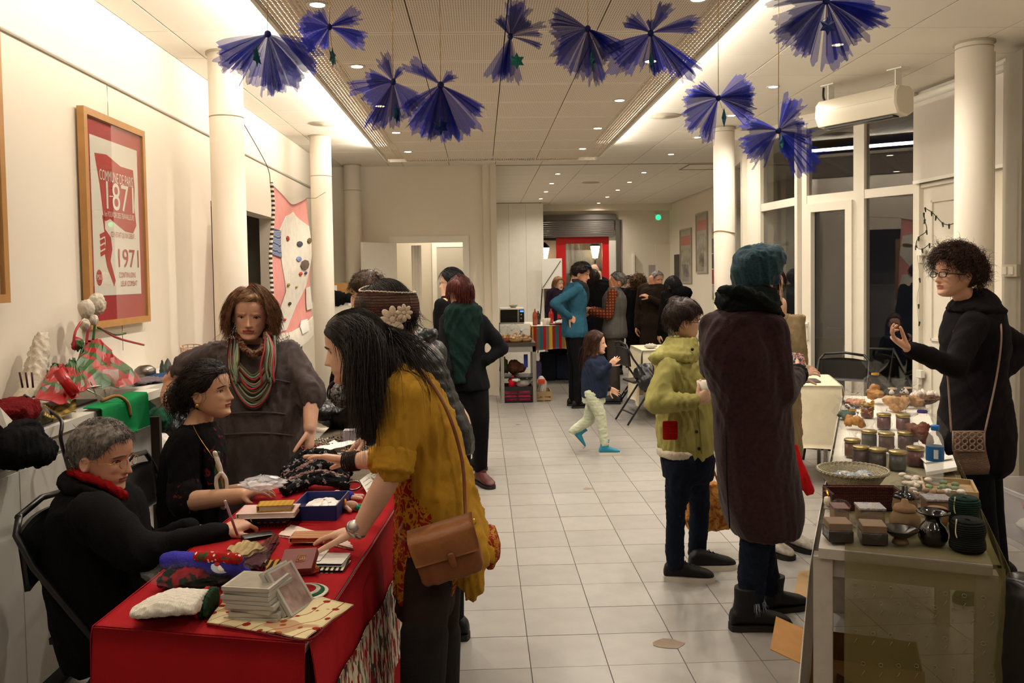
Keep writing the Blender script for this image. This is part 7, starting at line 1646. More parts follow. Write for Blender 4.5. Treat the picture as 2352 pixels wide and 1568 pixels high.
def ribbonjar():
    t = jar(1992,958,'jar of red jam with curly golden ribbon behind the jar cluster','5a0d0d',film_=False);c = atZ(1992,958,TZ+.008);rs = np.random.RandomState(4);b = MB()
    for k in range(9):
        a0 = rs.rand()*6;P = [c+A((.03+.006*math.sin(q*2))*math.cos(a0+q*.5),(.03+.006*math.cos(q*2))*math.sin(a0+q*.5),.085-.008*q+.012*math.sin(q*1.7+k)) for q in range(9)];b.tube(smoothpath(P,18),.004,5,flat=.4)
    b.build('curly_ribbon',mat('golden_ribbon','d09a32',.3,.6,.3),t)
ribbonjar()
def giftbag(px,py,r,h,label,inner,seed,ribbon=None,tuft=1.0):
    c = atZ(px,py,TZ+.008);t = thing('gift_bag',label,'gift bag',c,'cellophane gift bags');b = MB();rs = np.random.RandomState(seed)
    for k in range(9): b.ell(c+A(r*.32*rs.randn(),r*.32*rs.randn(),h*.1+h*.32*rs.rand()),(r*.42,0,0),(0,r*.4,0),(0,0,r*.3),10)
    b.remesh(.009,1,(.03,.008,seed));b.build('contents',mat('gi'+inner,inner,.6,.3,var=.35,vs=45),t)
    b = MB();th = np.linspace(0,2*PI,22,endpoint=False);G_ = []
    for rr,z in ((.8,.0),(1.1,h*.12),(1.12,h*.4),(.85,h*.6),(.25,h*.7),(.22,h*.73),(.7*tuft,h*.88),(1.0*tuft,h)): G_.append([c+A(r*rr*math.cos(a)*(1+.13*rs.randn()),r*rr*math.sin(a)*(1+.13*rs.randn()),z+(.01*rs.randn() if z > 0 else 0)) for a in th])
    b.grid(G_,close=True);b.build('cellophane',M_cello,t,smooth=False)
    b = MB();b.lathe([(r*.27,h*.69),(r*.3,h*.71),(r*.27,h*.74)],c,12,cap=False);b.build('ribbon_tie',mat('tie'+(ribbon or 'c79a3c'),ribbon or 'c79a3c',.3,.5),t)
for px,py,r,h,lb,c,rb in ((2010,925,.06,.20,'tall cellophane gift bag at the back left of the right stall','a8763c',None),(2050,945,.065,.15,'cellophane bag of pale biscuits behind the jars','c49a6c','d8c8b0'),(2085,935,.06,.13,'cellophane bag of biscuits beside the white meringue basket','b58a5c','d8c8b0'),
                               (1958,985,.05,.11,'small cellophane bag with gold ribbon at the aisle edge','b07a34',None),(1945,962,.045,.10,'small bag of green and red sweets at the aisle edge','3a5a48','b3222a'),(2118,1030,.06,.19,'cellophane bag with purple bow and brown chocolates right of the jars','6a3018','4a3aa0'),(1962,935,.045,.09,'bag of peach biscuits at the far left end of the right stall','c08a6a','e0d0c0')):
    giftbag(px,py,r*1.3,h*1.25,lb,c,int(px) % 97,rb)
def weave(name,c1,c2,s1=70):
    t3 = NT(name);co = t3.co();w = t3.math('MULTIPLY',t3.wave(co,s1,.5,'Z'),t3.math('ADD',.4,t3.wave(co,s1*.8,.5,'X')));t3.base(t3.ramp(w,[(.1,c1),(.5,c2)]));t3.bump(w,1.0,.008);return t3.set(.7,.2)
def basket(name,label,c,r,h,m,ry=None,n=40,parent=None):
    t = thing(name,label,'basket',c);ry = ry or r;th = np.linspace(0,2*PI,n,endpoint=False);G_ = []
    for k,(rr,z) in enumerate(((.0,0),(.6,0),(.68,.1*h),(.8,.4*h),(.92,.75*h),(1.0,h),(.96,h),(.88,.75*h),(.74,.35*h),(.6,.06*h),(0,.05*h))): G_.append([c+A(r*rr*math.cos(a),ry*rr*math.sin(a),z+.0015*math.cos(a*n/2)*(k % 2)) for a in th])
    b = MB();b.grid(G_,close=True);b.build('basket_wall',m,t)
    b = MB();P = [c+A(r*math.cos(a),ry*math.sin(a),h) for a in np.linspace(0,2*PI,60)];b.tube(P,.005,6,cap=False)
    for s_ in (0,PI): b.tube([c+A((r*1.0+.004*math.cos(a*22+s_))*math.cos(a),(ry+.004*math.cos(a*22+s_))*math.sin(a),h+.004*math.sin(a*22+s_)) for a in np.linspace(0,2*PI,150)],.003,5,cap=False)
    b.build('plaited_rim',m,t);return t
c = atZ(1958,1118,TZ+.008);basket('wicker_basket','round cream wicker basket with wrapped sweets at the aisle edge',c,.125,.065,weave('cream_wicker','b3a27c','e6dcc0'))
for k in range(5): film('wrapped_sweet','blue and white wrapped sweets in clear film inside the cream wicker basket','sweets',c+A(-.05+.025*k,.02*math.sin(k*2),.045),.028,.03,.014,k,m=mat('swe%d' % (k % 2),('a9b4c4','d8d2c8')[k % 2],.15,.7,alpha=.75),group='wrapped sweets in the cream basket')
c = atZ(2107,925,TZ+.008);basket('white_meringue_basket','shallow brown basket heaped with white meringues at the far end',c,.13,.035,weave('brown_wicker','5a3a22','a8794c'))
b = MB();rs = np.random.RandomState(1)
for k in range(22): q = c+A(.08*rs.randn()*.7,.07*rs.randn()*.7,.035+.02*rs.rand());b.lathe([(.016,0),(.018,.01),(.01,.022),(.002,.032)],q,8)
tag(b.build('meringues',mat('meringue','e3d5cc',.5),label='heap of white meringues in the shallow brown basket',cat='meringues'),kind='stuff')
bt = thing('woven_tray','dark red-brown woven oblong tray between the wicker basket and the boxes','tray',atZ(1985,1162,TZ+.008));c = atZ(1985,1160,TZ+.008);ux = A(*RN,0)*-.0+nrm(A(1,-.12,0));uy = A(-ux[1],ux[0],0)*-1;uy = nrm(np.cross((0,0,1),ux));M_bw = weave('redbrown_wicker','2c0f0a','6d2c1a',60)
b = MB();b.obox(c+A(0,0,.004),ux*.115,uy*.055,(0,0,.004));
for s_ in (-1,1): b.obox(c+uy*s_*.06+A(0,0,.026),ux*.122,uy*.005+A(0,0,.003)*s_,(0,0,.026));b.obox(c+ux*s_*.12+A(0,0,.026),ux*.005,uy*.06,(0,0,.026))
b.build('tray_body',M_bw,bt,smooth=False)
for s_ in (-1,1): MB().tube([c+ux*s_*.128+uy*(.03*q)+A(0,0,.04+.01*(1-q*q)) for q in np.linspace(-1,1,9)],.005,6).build('gold_handle',M_goldm,bt)
lump('pink_sweet','pink and white sweet lying in the woven tray','sweet',0,0,0,.014,.008,.006,mat('pink_sweet','d47a82',.4),base=c+A(.02,0,.015),vox=.004,wr=(.02,.001))
lump('white_ornament','white and gold ornament at the corner of the woven tray','ornament',0,0,0,.018,.018,.02,mat('ivory','d9cdb4'),base=atZ(1902,1150,TZ+.03),vox=.005,wr=(.02,.003),parts=2)
# water bottle
c = atZ(2147,1112,TZ+.012);bo = thing('water_bottle','clear plastic water bottle with blue cap and blue label','bottle',c);PR = [(0,.0),(.026,0),(.031,.006)]
for k in range(5): PR += [(.031,.012+.014*k),(.029,.018+.014*k)]
PR += [(.031,.085),(.031,.15),(.030,.165),(.022,.19),(.012,.202),(.012,.212)]
MB().lathe(PR,c,26,cap=False).build('bottle_wall',M_plast,bo);MB().lathe([(.0315,.092),(.0318,.094),(.0318,.145),(.0315,.147)],c,26,cap=False).build('label_band',mat('bottle_label','1c5f9c',.4),bo)
q = atY(2136,1058,c[1]-.034);MB().obox((c[0]-.012,c[1]-.0300,c[2]+.12),(.007,-.003,0),(0,.0008,0),(0,0,.017)).build('label_panel',mat('label_white','ccd8e2',.4),bo,smooth=False)
MB().lathe([(.0,.225),(.014,.225),(.015,.222),(.015,.207),(.0135,.206)],c,20,cap=False).build('cap',mat('blue_cap','2374c4',.4),bo)
MB().lathe([(0,.003),(.0285,.004),(.0285,.08),(0,.08)],c,20,cap=False).build('water',mat('water_clear','e6ecee',.02,.7,alpha=.12),bo)
# film-wrapped biscuit packets and wooden tray
wt = thing('wooden_tray','shallow pale wooden tray of wrapped biscuits at the inner edge','tray',atZ(2180,1128,TZ+.008));c = atZ(2178,1126,TZ+.008);M_pine = mat('pine','a68a62',.6,.3,var=.1,vs=20)
b = MB();b.obox(c+A(0,0,.003),A(*RN,0)*.085,A(*RD,0)*.10,(0,0,.003))
for s_ in (-1,1): b.obox(c+A(*RN,0)*s_*.085+A(0,0,.012),A(*RN,0)*.004,A(*RD,0)*.1,(0,0,.012));b.obox(c+A(*RD,0)*s_*.1+A(0,0,.012),A(*RN,0)*.085,A(*RD,0)*.004,(0,0,.012))
b.build('tray',M_pine,wt,smooth=False)
for k,(px,py,lb) in enumerate(((2085,1112,'film packet of pale sweets left of the wooden tray'),(2060,1128,'film packet of white sweets beside the wicker basket'),(2110,1135,'film packet nearest the ceramic pots'),(2165,1112,'film packet of green and cream sweets in the wooden tray'),(2195,1128,'film packet of brown biscuits in the wooden tray'),(2150,1132,'film packet of biscuits at the left of the wooden tray'),(2100,1098,'film packet with a red tie behind the others'))):
    q = atZ(px,py,TZ+.03);t = thing('film_packet',lb,'packet',q,'film packets of sweets');b = MB();rs = np.random.RandomState(k)
    for n_ in range(7): b.ell(q+A(.03*rs.randn(),.025*rs.randn(),-.004+.004*rs.randn()),(.016,0,0),(0,.014,0),(0,0,.009),8)
    b.build('sweets',mat('sw%d' % k,('cfc2b0','d9d2c8','8a6a44')[k % 3] if k != 3 else '7a8f62',.5,.4,var=.3,vs=60),t);b = MB();crumple(b,q,.055,.045,.018,k+40);b.build('film',M_cello,t,smooth=False)
# boxed soaps in film
for k,(px,py,lb) in enumerate(((1924,1236,'film-wrapped brown box with dark foil at the front left corner'),(2004,1242,'film-wrapped brown box, second from the left at the front'))):
    c = atZ(px,py,TZ+.008);r_ = math.radians(-8-6*k);x = A(math.cos(r_),math.sin(r_),0);y = A(-math.sin(r_),math.cos(r_),0);t = thing('wrapped_box',lb,'box',c)
    MB().rbox(c+A(0,0,.017),x*.036,y*.042,(0,0,.017),.003).build('dark_base',mat('dark_foil','2e2a26',.25,.6),t,smooth='auto');MB().rbox(c+A(0,0,.045),x*.034,y*.038,(0,0,.011),.003).build('brown_box',mat('brown_card','7a5f44',.6,.3,var=.1),t,smooth='auto')
    b = MB();crumple(b,c+A(0,0,.045),.052,.052,.045,60+k);b.build('film',M_cello,t,smooth=False)
for k,(px,py,w,lb) in enumerate(((1998,1196,.075,'small box with blue floral tile lid, left of the clay pots'),(2150,1175,.075,'small box with blue floral tile lid, behind the black vase'),(1928,1196,.045,'small brown box with a film bag on top behind the front left box'))):
    c = atZ(px,py,TZ+.008);r_ = math.radians(-10);x = A(math.cos(r_),math.sin(r_),0);y = A(-math.sin(r_),math.cos(r_),0);t = thing('tile_box',lb,'box',c)
    MB().rbox(c+A(0,0,.022),x*w*.52,y*.034,(0,0,.022),.003).build('box_body',mat('brown_card','7a5f44'),t,smooth='auto')
    t3 = NT('tile_print%d' % k);t3.base(t3.ramp(t3.noise(t3.co(),55,3,.8),[(.42,'9a9088'),(.5,'b9b0a8'),(.56,'5a6a94'),(.64,'a89a90')]));MB().rbox(c+A(0,0,.0475),x*w*.55,y*.038,(0,0,.004),.002).build('tile_lid',t3.set(.3,.5) if k < 2 else mat('redwood','5a2c1c',.5),t,smooth='auto')
film('small_film_bag','small film bag with a red sweet on the small brown box','packet',atZ(1930,1160,TZ+.07),.03,.03,.02,77)
# pots, bowl, vase
M_clay = mat('honey_clay','7d6448',.7,.25,var=.08,bump=.2,bs=60);M_glaze = mat('black_glaze','0f0c10',.12,.7,var=.3,vs=30)
c = atZ(2078,1222,TZ+.008);cp = thing('clay_pot','light brown lidded clay pot behind the black bowl','pot',c)
MB().lathe([(0,0),(.034,0),(.044,.02),(.045,.045),(.036,.062),(.033,.068)],c,30,cap=False).build('pot_body',M_clay,cp)
MB().lathe([(.034,.068),(.036,.072),(.030,.085),(.012,.092),(.009,.104),(0,.106)],c,30,cap=False).build('lid',mat('orange_clay','806040',.65),cp)
c = atZ(2078,1185,TZ+.008);cp = thing('lidded_jar','dark-glazed lidded jar behind the light brown clay pot','jar',c)
MB().lathe([(0,0),(.03,0),(.04,.03),(.035,.065)],c,28,cap=False).build('jar_body',M_clay,cp);MB().lathe([(.037,.063),(.038,.07),(.025,.08),(.01,.085),(.009,.1),(0,.102)],c,28,cap=False).build('lid',M_glaze,cp)
c = atZ(2068,1246,TZ+.008);bw_ = thing('footed_bowl','shallow black-glazed bowl on a clay foot','bowl',c)
MB().lathe([(0,0),(.024,0),(.022,.008),(.014,.016)],c,28,cap=False).build('foot',M_clay,bw_);MB().lathe([(.014,.014),(.03,.022),(.052,.042),(.053,.044),(.048,.042),(.025,.028),(0,.024)],c,32,cap=False).build('bowl',M_glaze,bw_)
c = atZ(2143,1248,TZ+.008);MB().lathe([(0,0),(.032,0),(.041,.018),(.042,.036),(.034,.055),(.022,.068),(.020,.078),(.03,.088),(.046,.094),(.047,.098),(.03,.094),(.016,.08),(0,.06)],c,36,cap=False).build('black_vase',M_glaze,label='glossy black vase with flared rim at the front of the right stall',cat='vase')
MB().lathe([(0,0),(.028,0),(.034,.02),(.034,.05),(.028,.056),(0,.058)],atZ(2152,1205,TZ+.008),24,cap=False).build('terracotta_pot',mat('orange_clay','b3663a'),label='small terracotta pot hidden behind the black vase',cat='pot')
def cone(px,py,r,h,m,lb,turns):
    c = atZ(px,py,TZ+.008);t = thing('twine_spool',lb,'twine',c);b = MB()
    P = [];N = turns*26
    for k in range(N+1): a = k*2*PI/26;P.append(c+A((r+.0015*math.sin(a*.13))*math.cos(a),(r+.0015*math.sin(a*.13))*math.sin(a),.004+(h-.008)*k/N))
    b.lathe([(0,0),(r*.97,0),(r*.97,h*.98),(0,h*.98)],c,28,cap=False);b.tube(P,h/turns*.56,5);b.build('wound_twine',m,t)
    b = MB()
    for k in range(6): b.tube([c+A(r*(.25+.12*k)*math.cos(a),r*(.25+.12*k)*math.sin(a),h+.001) for a in np.linspace(0,2*PI,30)],.004,5,cap=False)
    b.build('top_coil',m,t)
    MB().tube(smoothpath([c+A(-r*.9,-r*.3,h+.01),c+A(-r*1.02,-r*.4,h*.7),c+A(-r*.98,-r*.5,h*.5)],8),.002,5).build('tie',mat('cream_thread','c9bd94',.8),t)
t3 = NT('twine_olive');t3.base('121510');t3.bump(t3.noise(t3.co(),220,2),.6,.004);M_tw1 = t3.set(.85,.2);t3 = NT('twine_green');t3.base('10291f');t3.bump(t3.noise(t3.co(),220,2),.6,.004);M_tw2 = t3.set(.8,.2)
cone(2222,1262,.0445,.085,M_tw1,'large dark olive spool of paper twine at the front right corner',13);cone(2215,1205,.042,.085,M_tw2,'green spool of twine behind the dark olive one',12)
# papers and boxes at the inner edge
for k,(pts,z,lb) in enumerate((([(2120,1058),(2128,1088),(2198,1076),(2188,1048)],.03,'white sheets of paper beside the water bottle'),([(2110,1048),(2125,1062),(2190,1052),(2165,1040)],.045,'upper white sheet with a dark line behind the bottle'))):
    P = [atZ(*p,TZ+z) for p in pts];b = MB();flatpoly(b,P,(0,0,1),.014 if k == 0 else .002);b.build('white_papers',mat('paper_white','e8e4dc'),label=lb,cat='paper',smooth=False)
# under the near table
def carton(name,label,x0,x1,y0,y1,z0,z1,m,rot=0,cat='box'):
    c = A((x0+x1)/2,(y0+y1)/2,z0);t = thing(name,label,cat,c);b = MB();w,d,h = (x1-x0)/2,(y1-y0)/2,z1-z0;o = .003
    b.box(x0,x1,y0,y1,z0,z0+o)
    for q in ((x0,x0+o,y0,y1),(x1-o,x1,y0,y1),(x0,x1,y0,y0+o),(x0,x1,y1-o,y1)): b.box(*q,z0,z1)
    b.build('box_walls',m,t,smooth=False)
    MB().obox((x0-w*.25,c[1],z1+.01),(w*.3,0,-.02),(0,d,0),(0,0,.0015)).build('flap',m,t,smooth=False);MB().obox((c[0],y0-d*.25,z1-.02),(w,0,0),(0,d*.3,.04),(0,.0,.0015)).build('flap',m,t,smooth=False)
    t.rotation_euler = (0,0,rot);return t
carton('cardboard_box','open cardboard box under the near right table',1.12,1.5,2.75,3.05,0,.24,M_card,-.4)
carton('cardboard_box','dark brown cardboard box low under the near right table',1.2,1.62,2.35,2.65,0,.2,mat('dark_card','5a3a22',.85),-.4)
b = MB();b.rbox((1.30,2.42,.235),(.13,-.03,0),(.02,.09,0),(0,0,.03),.01);t3 = NT('pink_pack');t3.base(t3.ramp(t3.noise(t3.co(),14,1),[(.5,'ddd2d4'),(.53,'b03a78')],True));b.build('pink_white_pack',t3.set(.35,.5),label='white and pink printed pack on the brown box under the table',cat='packet',smooth='auto')
P = [atZ(*p,.01) for p in ((1820,1382),(1835,1312),(1868,1310),(1880,1388))];b = MB();flatpoly(b,P,(0,0,1),.004);b.build('cardboard_sheet',mat('tan_card','a5845a',.8),label='piece of tan cardboard on the floor beside the right table',cat='cardboard',smooth=False)
bp = thing('black_backpack','black bag standing at the bottom right corner','bag',(1.50,2.12,0));c = A(1.53,2.2,.37)
b = MB();b.rbox(c,(.13,0,0),(0,.12,0),(0.02,0,.37),.06,n=5);b.remesh(.012,5,(.12,.008));b.build('bag_body',M_chair,bp);MB().tube(smoothpath([c+A(-.08,-.1,.36),c+A(-.1,-.13,.2),c+A(-.1,-.14,0)],10),.012,8,flat=.4).build('strap',M_chair,bp)
pb = thing('plastic_bin','clear plastic storage bin with pink and white things, right edge','bin',(3.3,4.85,0));x0,x1,y0,y1 = 3.06,3.5,4.6,5.1;b = MB();th = np.linspace(0,1,2)
M_bin = mat('frosted_plastic','d9d6da',.25,.5,alpha=.35)
b.box(x0,x1,y0,y1,0,.006)
for q in ((x0,x0+.006,y0,y1),(x1-.006,x1,y0,y1),(x0,x1,y0,y0+.006),(x0,x1,y1-.006,y1)): b.box(*q,.006,.28)
b.build('bin_walls',M_bin,pb,smooth=False);b = MB()
for q in ((x0-.02,x0,y0-.02,y1+.02),(x1,x1+.02,y0-.02,y1+.02),(x0,x1,y0-.02,y0),(x0,x1,y1,y1+.02)): b.box(*q,.27,.29)
b.build('rim',M_bin,pb,smooth=False)
lump('pink_plush','bright pink plush thing in the clear plastic bin','toy',0,0,0,.11,.1,.07,fabric('hot_pink','d8508c',.5),base=(3.24,4.78,.19),parts=4,seed=1,wr=(.05,.01));lump('white_cloth','white cloth at the bottom of the clear plastic bin','cloth',0,0,0,.15,.14,.05,M_whitec,base=(3.27,4.83,.06),parts=3,seed=2,wr=(.06,.01))
# on the cream table by the door
b = MB();b.rbox((2.40,6.42,.742),(.16,-.03,0),(.02,.10,0),(0,0,.006),.02);b.build('grey_tablet_case',mat('grey_case','4d4a4a',.5),label='flat grey case on the small cream table by the door',cat='case');b = MB();b.obox((2.36,6.44,.752),(.13,-.03,0),(.02,.09,0),(0,0,.004));b.build('kraft_papers',mat('kraft','c2a878',.8),label='stack of kraft papers on the small cream table',cat='paper',smooth=False)

# ---------------------------------------------------------------- pictures, banner and fittings
M_oak = mat('light_oak','b98a52',.45,.35,var=.08,vs=12)
def frame(name,label,X,y0,y1,z0,z1,w=.035,d=.035,inner='e4ded0',m=M_oak,face=1,pane=True):
    """picture frame on a wall x = X facing +x (face=1) or -x"""
    t = thing(name,label,'picture',(X,(y0+y1)/2,z0));xa,xb = sorted((X,X+face*d))
    for q in ((y0,y0+w,z0,z1),(y1-w,y1,z0,z1),(y0+w,y1-w,z0,z0+w),(y0+w,y1-w,z1-w,z1)): MB().box(xa,xb,*q).build('frame_bar',m,t,smooth=False)
    xi = X+face*d*.45;MB().box(min(xi,xi-face*.004),max(xi,xi-face*.004),y0+w,y1-w,z0+w,z1-w).build('backing',mat('bk'+inner,inner,.7),t,smooth=False)
    if pane: xg = X+face*d*.8;MB().box(xg-.001,xg+.001,y0+w,y1-w,z0+w,z1-w).build('glass',M_pglass,t,smooth=False)
    return t,xi
XP = LW+.012
ya,yb = 4.27,5.03;zb,zt = 1.345,2.44
t,xi = frame('framed_poster','oak-framed red and white poster reading COMMUNE DE PARIS 1871',XP,ya,yb,zb,zt,inner='a83638')
Rr,Ru = A(0,1,0),A(0,0,1);M_pw = mat('poster_white','ddd9cb',.7);M_pr = mat('poster_red','b03430',.7)
def pq(u,v,o=.001): return A(xi+o,ya+.035+u*(yb-ya-.07),zb+.035+v*(zt-zb-.07))
def ppoly(pts,m,o,name): b = MB();flatpoly(b,[pq(u,v,o) for u,v in pts],(1,0,0),.0006);return b.build(name,m,t,smooth=False)
ppoly([(.08,.125),(.93,.125),(.93,.915),(.08,.915)],M_pw,.0015,'printed_sheet')
fl = [(.15,.83),(.35,.84),(.6,.80),(.84,.80)]+[(.86,.7),(.84,.6),(.87,.5)]+[(.8,.455),(.65,.46),(.5,.49),(.38,.515),(.3,.5)]+[(.27,.51),(.22,.68)]
ppoly(fl,M_pr,.0025,'printed_flag')
hgt = zt-zb
text('COMMUNE DE PARIS',.072*hgt,pq(.215,.705,.004),Rr,Ru,M_pw,t,fit=.42,arc=.0)
text('1871',.19*hgt,pq(.32,.565,.004),Rr,Ru,M_pw,t,fit=.35)
text('1er POUVOIR DES TRAVAILLEURS',.038*hgt,pq(.28,.525,.004),Rr,Ru,M_pw,t,fit=.375)
text("CE N'\u00c9TAIT QU'UN D\u00c9BUT...",.035*hgt,pq(.38,.425,.004),Rr,Ru,M_pr,t,fit=.32)
text('1971',.13*hgt,pq(.50,.27,.004),Rr,Ru,M_pr,t,fit=.27)
text('CONTINUONS',.038*hgt,pq(.50,.215,.004),Rr,Ru,M_pr,t,fit=.22);text('LEUR COMBAT',.038*hgt,pq(.53,.17,.004),Rr,Ru,M_pr,t,fit=.22)
ppoly([(.245,.53),(.285,.52),(.285,.46),(.38,.42),(.40,.36),(.36,.30),(.44,.2),(.41,.17),(.30,.27),(.27,.33),(.29,.40)],M_pr,.0025,'printed_arm')
for k in range(4): ppoly([(.19,.43-.03*k),(.27,.445-.03*k),(.28,.425-.03*k),(.2,.41-.03*k)],M_pr,.0025,'printed_finger')
ppoly([(.13+.05*math.cos(a)+.03,.215+.04*math.sin(a)) for a in np.linspace(0,2*PI,20,endpoint=False)],M_pr,.0025,'printed_disc');text('PSU',.034*hgt,pq(.112,.205,.004),Rr,Ru,M_pw,t,sx=.95)
MB().tube([(XP+.003,4.62,zt),(XP+.003,4.62,2.62)],.0018,5).build('hanging_wire',M_silver,t);MB().tube([(XP+.006,4.7,zb),(XP+.006,4.7,zb-.14)],.002,5).build('hanging_wire',M_silver,t)
t,xi = frame('framed_poster','large oak-framed print cut off by the left edge of the picture',XP,2.55,3.56,1.50,2.62,inner='cfc9ba')
b = MB();flatpoly(b,[(xi+.002,3.30,1.66),(xi+.002,3.46,1.645),(xi+.002,3.47,1.655),(xi+.002,3.40,1.70),(xi+.002,3.30,1.72)],(1,0,0),.001);b.build('printed_red_shape',M_pr,t,smooth=False)
b = MB();flatpoly(b,[(xi+.0012,2.7,1.6),(xi+.0012,3.49,1.6),(xi+.0012,3.49,1.95),(xi+.0012,2.7,1.95)],(1,0,0),.0006);b.build('printed_sheet',mat('print_sand','c4b68e',.7),t,smooth=False)
pr_ = thing('picture_rail','slim white picture rail running along the left wall','rail',(LW,6,2.62));MB().tube([(LW+.012,2.0,2.635),(LW+.012,11.2,2.635)],.011,10).build('rail',M_white,pr_)
# dark doorway in the left wall
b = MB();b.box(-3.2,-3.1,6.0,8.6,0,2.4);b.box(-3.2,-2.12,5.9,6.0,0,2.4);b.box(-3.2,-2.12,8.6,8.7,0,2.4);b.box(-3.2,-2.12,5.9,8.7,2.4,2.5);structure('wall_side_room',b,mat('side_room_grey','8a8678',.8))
structure('door_4',MB().box(-2.12,-2.08,7.06,7.12,0,2.16).box(-2.12,-1.975,7.02,7.07,0,2.16),mat('brown_door','4a2a1e',.5))
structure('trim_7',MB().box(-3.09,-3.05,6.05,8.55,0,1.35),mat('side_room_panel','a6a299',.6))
# pink patchwork banner hung between two columns
bn_ = thing('patchwork_banner','pink and white patchwork textile banner hung between two columns','banner',(-1.53,6.9,1.1));M_pink = fabric('banner_pink','d8928a',.3,200,.06);M_bwh = fabric('banner_white','d6cdbf',.4,160,.08)
TLb,TRb,BRb,BLb = atX(621,420,-1.53),atX(703,455,-1.53),atX(716,770,-1.52),atX(612,815,-1.52)
def bq(u,v,o=0):
    p = (TLb*(1-u)+TRb*u)*(1-v)+(BLb*(1-u)+BRb*u)*v;s_ = .10*math.sin(PI*u)*(1-v)**2
    return p+A(.016*math.sin(u*7+v*3)+.01*math.sin(v*11+u*4)+o,0,-s_)
b = MB();b.sheet([[bq(u,v) for u in np.linspace(0,1,22)] for v in np.linspace(0,1,36)],.004);b.build('pink_cloth',M_pink,bn_)
def bpatch(name,pts,m,o=.008):
    P = np.array(pts);c = P.mean(0);n = len(P);G_ = []
    for r_ in (1,.75,.5,.25,.001): G_.append([bq(*(c+(p-c)*r_),o+.004*(1-r_)) for p in np.concatenate([P*(1-k/4)+np.roll(P,-1,0)*k/4 for k in range(4)]).reshape(4,n,2).transpose(1,0,2).reshape(-1,2)])
    b = MB();b.grid(G_,close=True);G2 = [[q-A(.006,0,0) for q in G_[0]],G_[0]];b.grid(G2,close=True);return b.build(name,m,bn_)
bpatch('quilted_path',[(.33,.12),(.62,.06),(.98,.2),(1.0,.42),(.85,.62),(.62,.75),(.42,.9),(.13,.9),(.22,.8),(.40,.66),(.30,.5),(.18,.25)],M_bwh)
bpatch('stripe_patch',[(0.0,.27),(.2,.25),(.27,.42),(.02,.42)],(lambda t3: (t3.base(t3.ramp(t3.wave(t3.co(),6,3,'Z'),[(.2,'4a5a80'),(.4,'d0c8bc'),(.6,'4a4034'),(.8,'7a86a8')])),t3.set(.9,.1))[1])(NT('sea_stripes')),.012)
bpatch('white_strip',[(0,.90),(.5,.92),(1.0,.86),(1.02,1.0),(.5,1.04),(0,1.0)],M_bwh,.012)
for k,(u,v,r_,c) in enumerate(((.72,.31,.055,'4a4a58'),(.93,.3,.05,'6d5a3c'),(.45,.27,.05,'a83a40'),(.78,.47,.10,'6a5a50'),(.68,.53,.035,'b04430'),(.8,.53,.03,'5a4a60'),(.47,.73,.03,'4a4038'),(.24,.83,.022,'b23a44'),(.38,.83,.022,'b23a44'),(.66,.42,.05,'7a86a8'),(.42,.6,.03,'9a8a3a'),(.6,.62,.02,'a8923a'))):
    bpatch('applique',[(u+r_*math.cos(a),v+r_*.38*math.sin(a)) for a in np.linspace(0,2*PI,8,endpoint=False)],fabric('ap'+c,c,.5),.018)
bpatch('fringed_patch',[(.84,.64),(.97,.64),(1.0,.8),(.82,.8)],M_bwh,.015);bpatch('label_patch',[(.62,.9),(.66,.86),(.78,.86),(.8,.94),(.64,.95)],mat('paper_white','e8e4dc'),.024)
b = MB();b.tube([bq(0,v,.01)+A(0,-.01,0) for v in np.linspace(0,1,60)],.013,8);b.build('rope_edge',(lambda t3: (t3.base(t3.ramp(t3.wave(t3.co(),9,.5,'Z'),[(.4,'3a3230'),(.6,'cfc6b8')])),t3.set(.9,.1))[1])(NT('bw_rope')),bn_)
b = MB();b.box(-1.56,-1.545,BRb[1]-.03,BRb[1]+.03,1.15,2.0);b.build('brown_backing',mat('ochre_backing','8a6632',.8),bn_,smooth=False)
d_ = nrm(bq(1,.97)-bq(0,1.0));text('son soi hab',.12,bq(.12,.985,.03),d_,nrm(np.cross((1,0,0),d_)),mat('ink','2a2a38'),bn_,sx=.9)
MB().tube(smoothpath([(-1.55,5.70,2.62),TLb+A(0,-.1,.12),TLb],14),.003,5).build('hanging_cord',mat('twine_brown','6a5a42',.8),bn_);MB().tube([TRb,TRb+A(-.02,.55,.05),(-1.56,8.75,2.45)],.0025,5).build('hanging_cord',MATS['twine_brown'],bn_)
# door-air heater hung from the ceiling
ht = thing('air_curtain_heater','white air curtain heater hung from the ceiling by the glass door','heater',(2.93,6.35,2.7));e0 = A(3.07,6.10,2.80);e1 = A(2.74,6.70,2.80);ax_ = nrm(e1-e0);sd = nrm(np.cross(ax_,(0,0,1)))*1.0
if sd[0] > 0: sd = -sd
prof = [(-.10,.075),(-.06,.10),(.08,.10),(.115,.06),(.12,-.03),(.085,-.10),(-.03,-.115),(-.10,-.08)]
b = MB();b.rings([[p+sd*u*s_+A(0,0,1)*w*s_ for u,w in prof] for p,s_ in ((e0-ax_*.012,.9),(e0,1),(e1,1),(e1+ax_*.012,.9))]);b.build('casing',mat('heater_white','ddd5c2',.4,.4),ht,smooth='auto')
MB().obox((e0+e1)/2+sd*.035+A(0,0,-.113),ax_*.30,sd*.035,(0,0,.006)).build('outlet_grille',M_chair,ht,smooth=False)
MB().tube([e0+ax_*.02+sd*.117+A(0,0,.01),e1-ax_*.02+sd*.117+A(0,0,.01)],.0015,4).build('seam',M_grey,ht)
